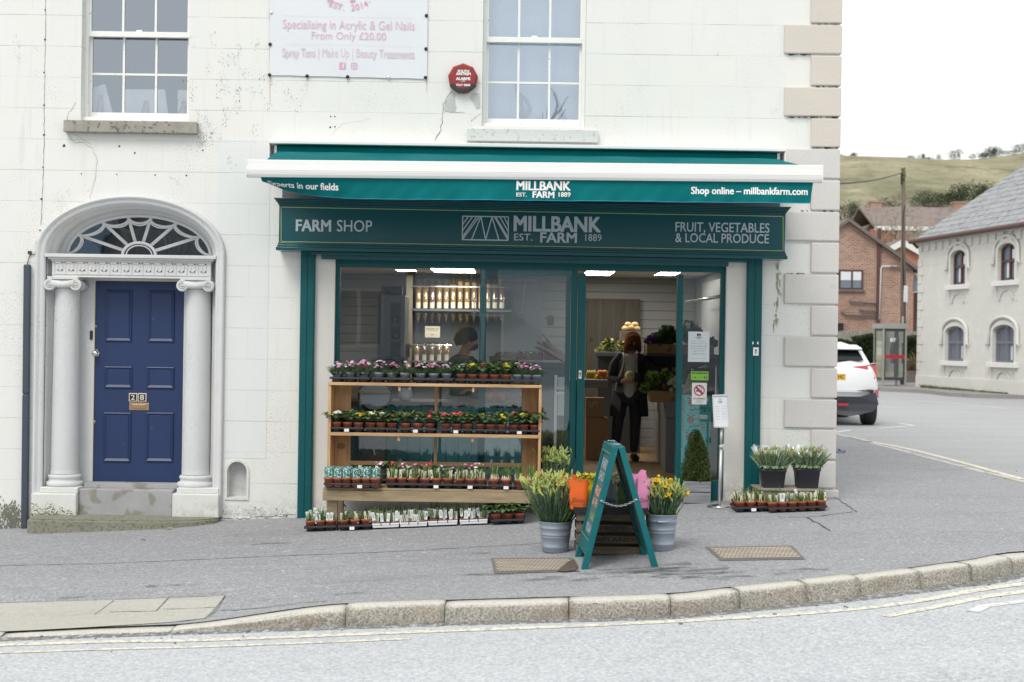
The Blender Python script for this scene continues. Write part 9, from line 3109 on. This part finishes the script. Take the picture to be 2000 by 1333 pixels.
for w, kk in wins2:
 u0, u1, zb_, zt_ = w
 upper = kk < 2
 m = MB()
 vs, fs = plate(seg_arch(u0, u1, zb_, zt_, .22, .13), [seg_arch(u0, u1, zb_, zt_, .22, -.001)], .05); m.add(vs, fs, to_hall(-.02))
 m.build('architrave', M['hall_wall'], hall)
 m = MB(); uc = (u0 + u1) / 2; hw2 = (u1 - u0) / 2 + .22
 path = [(uc + hw2 + .12, zt_ - .62), (uc + hw2, zt_ - .60)] + [(uc + hw2 * math.cos(math.pi * q / 14), zt_ - .22 + .46 * math.sin(math.pi * q / 14)) for q in range(15)] + [(uc - hw2, zt_ - .60), (uc - hw2 - .12, zt_ - .62)]
 m.tube([WM @ V((x, -.05, z)) for x, z in path], .055, 6); m.build('hood_mould', M['hall_wall'], hall)
 m = MB(); m.box(u0 - .22, u1 + .22, -.14, .12, zb_ - .16, zb_ - .001, .01, WM); m.build('sill', M['house_white'], hall)
 m = MB(); m.tube([WM @ V((uc + .42 * math.cos(math.pi * q / 10), -.02, zb_ - .62 + .34 * math.sin(math.pi * q / 10))) for q in range(11)], .03, 5)
 m.box(u0 - .12, u0 - .06, -.03, 0, zb_ - .62, zb_ - .161, 0, WM); m.box(u1 + .06, u1 + .12, -.03, 0, zb_ - .62, zb_ - .161, 0, WM); m.build('apron', M['hall_wall'], hall)
 m = MB()
 f = .07
 vs, fs = plate(seg_arch(u0, u1, zb_, zt_, .22, 0), [seg_arch(u0 + f, u1 - f, zb_ + f, zt_ - f, .19, 0)], .06); m.add(vs, fs, to_hall(.11))
 m.box(uc - .035, uc + .035, .08, .14, zb_ + f, zt_ - f, 0, WM)
 zmid = zb_ + (zt_ - zb_) * .53
 m.box(u0 + f, uc - .036, .08, .14, zmid - .035, zmid + .035, 0, WM); m.box(uc + .036, u1 - f, .08, .14, zmid - .035, zmid + .035, 0, WM)
 wo = m.build('window', M['brown'] if upper else paint('grille_frame', (.20, .21, .25), .6), hall)
 m = MB(); m.hexa([WM @ V(q) for q in ((u0, .145, zb_), (u1, .145, zb_), (u1, .15, zb_), (u0, .15, zb_), (u0, .145, zt_), (u1, .145, zt_), (u1, .15, zt_), (u0, .15, zt_))]); m.build('pane', M['far_glass'] if upper else paint('dull_pane', (.17, .175, .215), .35, .2, 2), wo)
 if upper:
  m = MB()
  m.box(uc + .05, uc + .34, .132, .142, zmid + .06, zt_ - .2, 0, WM); m.box(u0 + .28, uc - .06, .132, .142, zb_ + .1, zmid - .05, 0, WM); m.box(uc + .18, u1 - .09, .132, .142, zb_ + .1, zmid - .05, 0, WM)
  m.build('curtain', M['net'], wo)
 else:
  m = MB()
  for q in range(9):
   xx = u0 + (u1 - u0) * (q + .5) / 9; m.box(xx - .008, xx + .008, .05, .065, zb_ + .02, zt_ - .12, 0, WM)
  m.build('grille', paint('grille_bar', (.22, .23, .27), .6), wo)
  m = MB(); m.box(uc + .12, uc + .32, .138, .1445, zb_ + .08, zb_ + .5, 0, WM); m.build('paper', M['net'], wo)
m = MB(); rr = random.Random(12)
for k in range(900):
 u = rr.uniform(.6, 6.5); p = WM @ V((u, -.06 - abs(rr.gauss(0, .10)), zgr + .20 + .05)); p.z = fpz(p.x, p.y)
 blade(m, p, V((rr.gauss(0, .5), rr.gauss(0, .5), 1)), rr.uniform(.05, .2) * (1 - .1 * u), .012, .4, 2)
tag(m.build('grass', leaf2('verge_grass', (.14, .17, .06)), recalc=False), kind='stuff')
# phone box, telegraph pole, wire
gp = ground(1738, 748, fpz)
pb = thing('phone_box', 'grey glazed phone box with a red band beside the telegraph pole', 'phone box', gp, R(7))
W2, Dp, Hh = .44, .44, 2.22
M['pb_grey'] = paint('phone_box_grey', (.36, .36, .35), .45, .1, 4, metal=.3)
M['pb_dark'] = paint('phone_box_dark', (.05, .052, .058), .5)
def lb_(name, matl, *bx, par=pb):
 m = MB(); m.box(*bx); return m.build(name, matl, par, local=True)
lb_('roof', M['pb_grey'], -W2 - .03, W2 + .03, -Dp - .03, Dp + .03, Hh - .18, Hh)
for x in (-W2, W2 - .06):
 for y in (-Dp, Dp - .06):
  lb_('post', M['pb_grey'], x, x + .06, y, y + .06, 0, Hh - .181)
m = MB()
for (x0, x1, y0, y1) in ((-W2 + .061, W2 - .061, -Dp + .01, -Dp + .05), (-W2 + .061, W2 - .061, Dp - .05, Dp - .01), (-W2 + .01, -W2 + .05, -Dp + .061, Dp - .061), (W2 - .05, W2 - .01, -Dp + .061, Dp - .061)):
 m.box(x0, x1, y0, y1, .22, .30); m.box(x0, x1, y0, y1, Hh - .27, Hh - .182)
 horizontal = (x1 - x0) > (y1 - y0)
 if horizontal:
  m.box(x0, x0 + .05, y0, y1, .301, Hh - .271); m.box(x1 - .05, x1, y0, y1, .301, Hh - .271)
 else:
  m.box(x0, x1, y0, y0 + .05, .301, Hh - .271); m.box(x0, x1, y1 - .05, y1, .301, Hh - .271)
m.build('door_frame', M['pb_dark'], pb, local=True)
m = MB()
m.quad(V((-W2 + .1, -Dp + .03, .3)), V((W2 - .1, -Dp + .03, .3)), V((W2 - .1, -Dp + .03, Hh - .27)), V((-W2 + .1, -Dp + .03, Hh - .27)))
m.quad(V((-W2 + .1, Dp - .03, .3)), V((W2 - .1, Dp - .03, .3)), V((W2 - .1, Dp - .03, Hh - .27)), V((-W2 + .1, Dp - .03, Hh - .27)))
m.quad(V((-W2 + .03, -Dp + .1, .3)), V((-W2 + .03, Dp - .1, .3)), V((-W2 + .03, Dp - .1, Hh - .27)), V((-W2 + .03, -Dp + .1, Hh - .27)))
m.quad(V((W2 - .03, -Dp + .1, .3)), V((W2 - .03, Dp - .1, .3)), V((W2 - .03, Dp - .1, Hh - .27)), V((W2 - .03, -Dp + .1, Hh - .27)))
m.build('pane', glass('phone_glass', .13, (.80, .86, .86), (.9, .95, 1)), pb, local=True)
lb_('red_band', paint('band_red', (.42, .02, .04), .5), -W2 + .06, W2 - .06, -Dp + .004, -Dp + .0095, .98, 1.11)
lb_('telephone', M['black'], .12, .30, -.02, .2, .80, 1.55)
m = MB(); m.tube([V((.02, -.06, 1.42)), V((-.02, -.1, 1.33)), V((.0, -.06, 1.2)), V((.1, -.04, 1.0)), V((.14, -.02, .8))], [.03, .02, .03, .008, .008], 7); m.build('handset', M['black'], pb, local=True)
lb_('shelf', M['pb_grey'], -.1, .38, .0, .3, 1.02, 1.06)
m = MB(); put_text(m, 'BT', lambda x, z: V((x, -Dp + .02, z)), -.16, .05, 1.58, 1.70, .03); m.build('lettering', M['white'], pb, local=True)
lb_('poster', M['net'], -W2 + .034, -W2 + .036, -.25, .2, 1.1, 1.6)
gq = ground(1764.5, 745, fpz)
tp = thing('telegraph_pole', 'brown telegraph pole with grey boxes standing by the phone box', 'pole', gq)
m = MB(); topq = P(1761.5, 322, gq.y); m.tube([gq - V((0, 0, .2)), gq.lerp(topq, .5), topq], [.11, .095, .07], 12); m.build('pole', wood('pole_wood', (.12, .095, .08), (.22, .18, .155), (9, 9, .5), .9, False), tp)
m = MB()
for py in range(322, 344, 1):
 rr = random.Random(py)
 c0 = P(1761.5 + rr.gauss(0, 1.6), py, gq.y - .08); m.ball(c0, rr.uniform(.03, .06), 6, 4)
m.build('moss', paint('pole_moss', (.15, .165, .06), 1, .4, 9), tp)
m = MB(); px_box(m, 1764, 1771, 552, 584, gq.y - .13, .12, .01); m.build('box', M['net'], tp)
m = MB(); px_box(m, 1761, 1764.5, 612, 640, gq.y - .13, .06, .005); m.build('cable_guard', M['alu'], tp)
m = MB(); px_box(m, 1756, 1759, 331, 354, gq.y - .1, .08, .005); m.build('cable_box', M['black'], tp)
m = MB(); m.tube([P(1765, 395, gq.y - .11), P(1762, 410, gq.y - .12), P(1761, 470, gq.y - .13), P(1764, 560, gq.y - .13)], .018, 5); m.build('cable', M['black'], tp)
w0, w1 = P(1760, 331, gq.y), P(1560, 356, 12.0)
m = MB(); m.tube([w0.lerp(w1, k / 24) - V((0, 0, .12 * math.sin(math.pi * k / 24))) for k in range(25)], .022, 5)
tag(m.build('overhead_wire', M['black'], org=w0), 'overhead wire running from the pole top behind the white building', 'wire')
# white car
gcar = ground(1690, 825, road_z)
sc2 = (gcar.y + DIST) / FPX
xc_ = PX(1620, 800, gcar.y)
car = thing('parked_car', 'white hatchback parked round the corner, partly hidden by the building', 'car', (xc_, gcar.y - .25, road_z(xc_, gcar.y)), R(-3.5))
KS = 1.8 / 1.84
M['car_white'] = paint('car_paint', (.76, .77, .79), .22, .02, spec=.5, coat=.6)
M['car_dark'] = paint('bumper_grey', (.045, .05, .06), .5, .1)
M['car_glass'] = paint('car_glass', (.012, .016, .02), .12, .1, spec=.35)
M['car_red'] = paint('lamp_red', (.46, .012, .03), .15, .15, 6, spec=.7, coat=.5)
st = [(.00, [(.0, .44), (.62, .44), (.80, .50), (.86, .66), (.84, .86), (.80, .98), (.76, 1.06), (.70, 1.10), (.0, 1.12)]),
      (.10, [(.0, .30), (.68, .30), (.85, .45), (.905, .68), (.89, .88), (.85, 1.00), (.80, 1.10), (.74, 1.16), (.0, 1.18)]),
      (.22, [(.0, .24), (.72, .24), (.88, .42), (.925, .70), (.905, .92), (.87, 1.04), (.82, 1.14), (.74, 1.24), (.0, 1.28)]),
      (.42, [(.0, .22), (.74, .22), (.90, .42), (.935, .72), (.915, .95), (.88, 1.06), (.82, 1.16), (.68, 1.42), (.0, 1.50)]),
      (.66, [(.0, .22), (.74, .22), (.90, .42), (.935, .72), (.91, .95), (.88, 1.06), (.82, 1.15), (.66, 1.52), (.0, 1.585)]),
      (1.5, [(.0, .22), (.74, .22), (.88, .42), (.89, .70), (.88, .92), (.87, 1.02), (.82, 1.10), (.64, 1.57), (.0, 1.62)]),
      (2.4, [(.0, .22), (.74, .22), (.88, .42), (.89, .70), (.88, .90), (.87, .99), (.82, 1.06), (.62, 1.50), (.0, 1.56)]),
      (3.1, [(.0, .22), (.74, .22), (.90, .42), (.91, .70), (.89, .88), (.86, .96), (.80, 1.02), (.72, 1.05), (.0, 1.07)]),
      (4.0, [(.0, .24), (.72, .24), (.86, .42), (.89, .68), (.86, .80), (.82, .86), (.76, .90), (.66, .93), (.0, .95)]),
      (4.36, [(.0, .34), (.55, .34), (.68, .42), (.72, .58), (.68, .68), (.62, .74), (.55, .78), (.48, .80), (.0, .82)])]
m = MB()
rows = []
for y, pr_ in st:
 rt_ = [V((x, y, z)) for x, z in pr_]; lf_ = [V((-x, y, z)) for x, z in pr_[::-1][1:]]
 rows.append(rt_ + lf_)
tmpb = MB(); tmpb.sheet([r + [r[0]] for r in rows]);
bmesh.ops.remove_doubles(tmpb.bm, verts=tmpb.bm.verts[:], dist=.0005)
for rr0 in (0, -1):
 tmpb._f([tmpb.bm.verts.new(q) for q in rows[rr0]])
bmesh.ops.remove_doubles(tmpb.bm, verts=tmpb.bm.verts[:], dist=.0005)
bmesh.ops.subdivide_edges(tmpb.bm, edges=tmpb.bm.edges[:], cuts=1, smooth=.6, use_grid_fill=True)
for f in tmpb.bm.faces: f.smooth = True
tmpb.build('body', M['car_white'], car, local=True)
def rear(name, pts, y, th, matl, par=car, bulge=0.0):
 m = MB(); vs, fs = plate(pts, [], th); m.add(vs, fs, lambda v: V((v.x, y - v.z + bulge * v.x * v.x, v.y))); return m.build(name, matl, par, local=True)
rear('bumper', [(-.86, .64), (-.55, .58), (.55, .58), (.74, .64), (.84, .66), (.90, .44), (.80, .30), (.55, .24), (-.55, .24), (-.80, .30), (-.90, .44)], -.03, .16, M['car_dark'], bulge=.07)
rear('tailgate_step', [(-.66, .71), (.66, .71), (.70, .665), (-.70, .665)], .0, .12, M['car_white'], bulge=.05)
m = MB(); m.sheet([[V((x * k, y, z)) for x in (-.60, -.2, .2, .60)] for y, z, k in ((.145, 1.285, 1.06), (.235, 1.385, 1.0), (.325, 1.48, .93))]); m.build('rear_window', M['car_glass'], car, local=True)
m = MB(); m.hexa([V(q) for q in ((-.62, .20, 1.50), (.62, .20, 1.50), (.64, .7, 1.555), (-.64, .7, 1.555), (-.60, .22, 1.545), (.60, .22, 1.545), (.6, .75, 1.60), (-.6, .75, 1.60))], .015); m.build('spoiler', M['car_white'], car, local=True)
m = MB(); m.hexa([V(q) for q in ((-.60, .215, 1.485), (.60, .215, 1.485), (.6, .5, 1.5), (-.6, .5, 1.5), (-.61, .205, 1.499), (.61, .205, 1.499), (.6, .5, 1.51), (-.6, .5, 1.51))]); m.build('spoiler_trim', M['black'], car, local=True)
for s in (-1, 1):
 m = MB()
 pts = [(.30, .095, 1.16), (.66, .10, 1.19), (.885, .26, 1.245), (.925, .42, 1.20), (.915, .25, 1.04), (.845, .085, .93), (.74, .055, .91), (.76, .06, 1.06), (.66, .06, 1.11), (.40, .07, 1.13)]
 q = [V((s * x, y - .035, z)) for x, y, z in pts]; q2 = [V((s * x * .97, y + .06, z)) for x, y, z in pts]
 va_ = [m.bm.verts.new(v) for v in q]; vb_ = [m.bm.verts.new(v) for v in q2]
 m._f(va_)
 for i in range(len(q)): m._f([va_[i], va_[(i + 1) % len(q)], vb_[(i + 1) % len(q)], vb_[i]])
 m.build('taillight', M['car_red'], car, local=True)
 m = MB(); q = [V((s * x, y, z)) for x, y, z in ((.45, -.075, .70), (.86, .03, .735), (.93, .16, .73), (.93, .13, .55), (.86, .0, .60), (.74, -.05, .68))]
 m._f([m.bm.verts.new(v) for v in q]); m.build('bumper_vent', M['black'], car, local=True)
 m = MB(); q = [V((s * x, y, z)) for x, y, z in ((.83, -.04, .715), (.895, .03, .72), (.905, .03, .57), (.855, -.03, .60))]
 m._f([m.bm.verts.new(v) for v in q]); m.build('reflector', M['car_red'], car, local=True)
 for yy in (.76, 3.40):
  m = MB(); Mx = Matrix.Rotation(R(90), 3, 'Y')
  m.lathe([(.20, -.13), (.30, -.125), (.335, -.10), (.34, 0.0), (.335, .10), (.30, .125), (.20, .13)], (s * .79, yy - .30 if yy < 1 else yy, .34), 28, Mx)
  wh = m.build('wheel', M['black'], car, local=True)
  m = MB(); m.lathe([(.0, s * .118), (.06, s * .125), (.21, s * .118), (.215, s * .10)], (s * .79, yy - .30 if yy < 1 else yy, .34), 20, Mx, False, False); m.build('rim', M['alu'], wh, local=True)
rear('plate_recess', [(-.42, .88), (.42, .88), (.46, 1.07), (-.46, 1.07)], .04, .06, paint('recess_white', (.66, .67, .69), .3), bulge=.02)
pl_ = rear('number_plate', [(-.26, .91), (.26, .91), (.26, 1.02), (-.26, 1.02)], .0, .015, paint('plate_yellow', (.80, .44, .02), .4))
m = MB(); put_text(m, 'HC', lambda x, z: V((x, -.0095, z)), .115, .235, .930, 1.002, .02); m.build('lettering', M['ink'], pl_, local=True)
rear('fog_reflector', [(.10, .40), (.30, .40), (.30, .45), (.10, .45)], -.115, .01, M['car_red'])
m = MB(); m.tube([V((.05, .165, 1.255)), V((.3, .17, 1.275)), V((.62, .20, 1.29))], [.018, .014, .008], 6); m.build('wiper', M['black'], car, local=True)
# across the street (seen only as reflections in the shop's glass)
def far_house(lab, x0, x1, H, RH, matl, roofm, wins_, y=-34):
 t = thing('terrace_house', lab, 'house', ((x0 + x1) / 2, y, 0))
 m = MB(); m.box(x0, x1, y - 8, y, -1, H); m.build('wall', matl, t)
 m = MB(); m.prism([(y + .3, H - .05), (y - 4, H + RH), (y - 8.3, H - .05)], x0 - .1, x1 + .1, 'x'); m.build('roof', roofm, t)
 for (u, z, w_, h_) in wins_:
  m = MB(); m.box(u - w_ / 2, u + w_ / 2, y, y + .05, z, z + h_); wo = m.build('window', M['house_white'], t)
  for s in (0, 1):
   m = MB(); m.box(u - w_ / 2 + .08 + s * (w_ / 2 - .02), u - .06 + s * (w_ / 2 - .02), y + .051, y + .06, z + .1, z + h_ - .1); m.build('pane', M['far_glass'], wo)
PALE = paint('pale_render', (.44, .50, .56), .9, .06)
far_house('pale rendered house across the street, reflected in the shop window', -14, -3.6, 4.2, 3.2, PALE, M['roof_dark'], [(-5.2, 1.3, 1.7, 2.0), (-10, 1.3, 1.7, 2.0)])
far_house('long pale house across the street, reflected in the sliding door', -3.3, 7, 5.6, 3.0, PALE, M['roof_dark'], [(-1, .8, 1.4, 1.7), (4, .8, 1.4, 1.7), (-1, 3.4, 1.2, 1.5), (4, 3.4, 1.2, 1.5)])
far_house('tall pale house across the street near the junction', 7.2, 20, 6.4, 3.0, PALE, M['roof_dark'], [(10, .8, 1.4, 1.7), (15, .8, 1.4, 1.7)])
far_house('pale house across the street at the far left', -30, -14.2, 6.2, 3.0, PALE, M['roof_dark'], [(-20, .8, 1.4, 1.7)])
for i, (x, H) in enumerate(((-6.5, 9.5), (-1.5, 10.5), (3.5, 9), (9, 10), (-12, 10))):
 t = thing('bare_tree', 'bare street tree across the road, %s of five from the left' % ['second', 'third', 'fourth', 'fifth', 'first'][i], 'tree', (x, -29, road_z(x, -29)), i * 1.3, 'bare street trees across the road')
 o = child('trunk', TM[i % 3], t); o.scale = (H / 10 * 1.1, H / 10 * 1.1, H / 10)
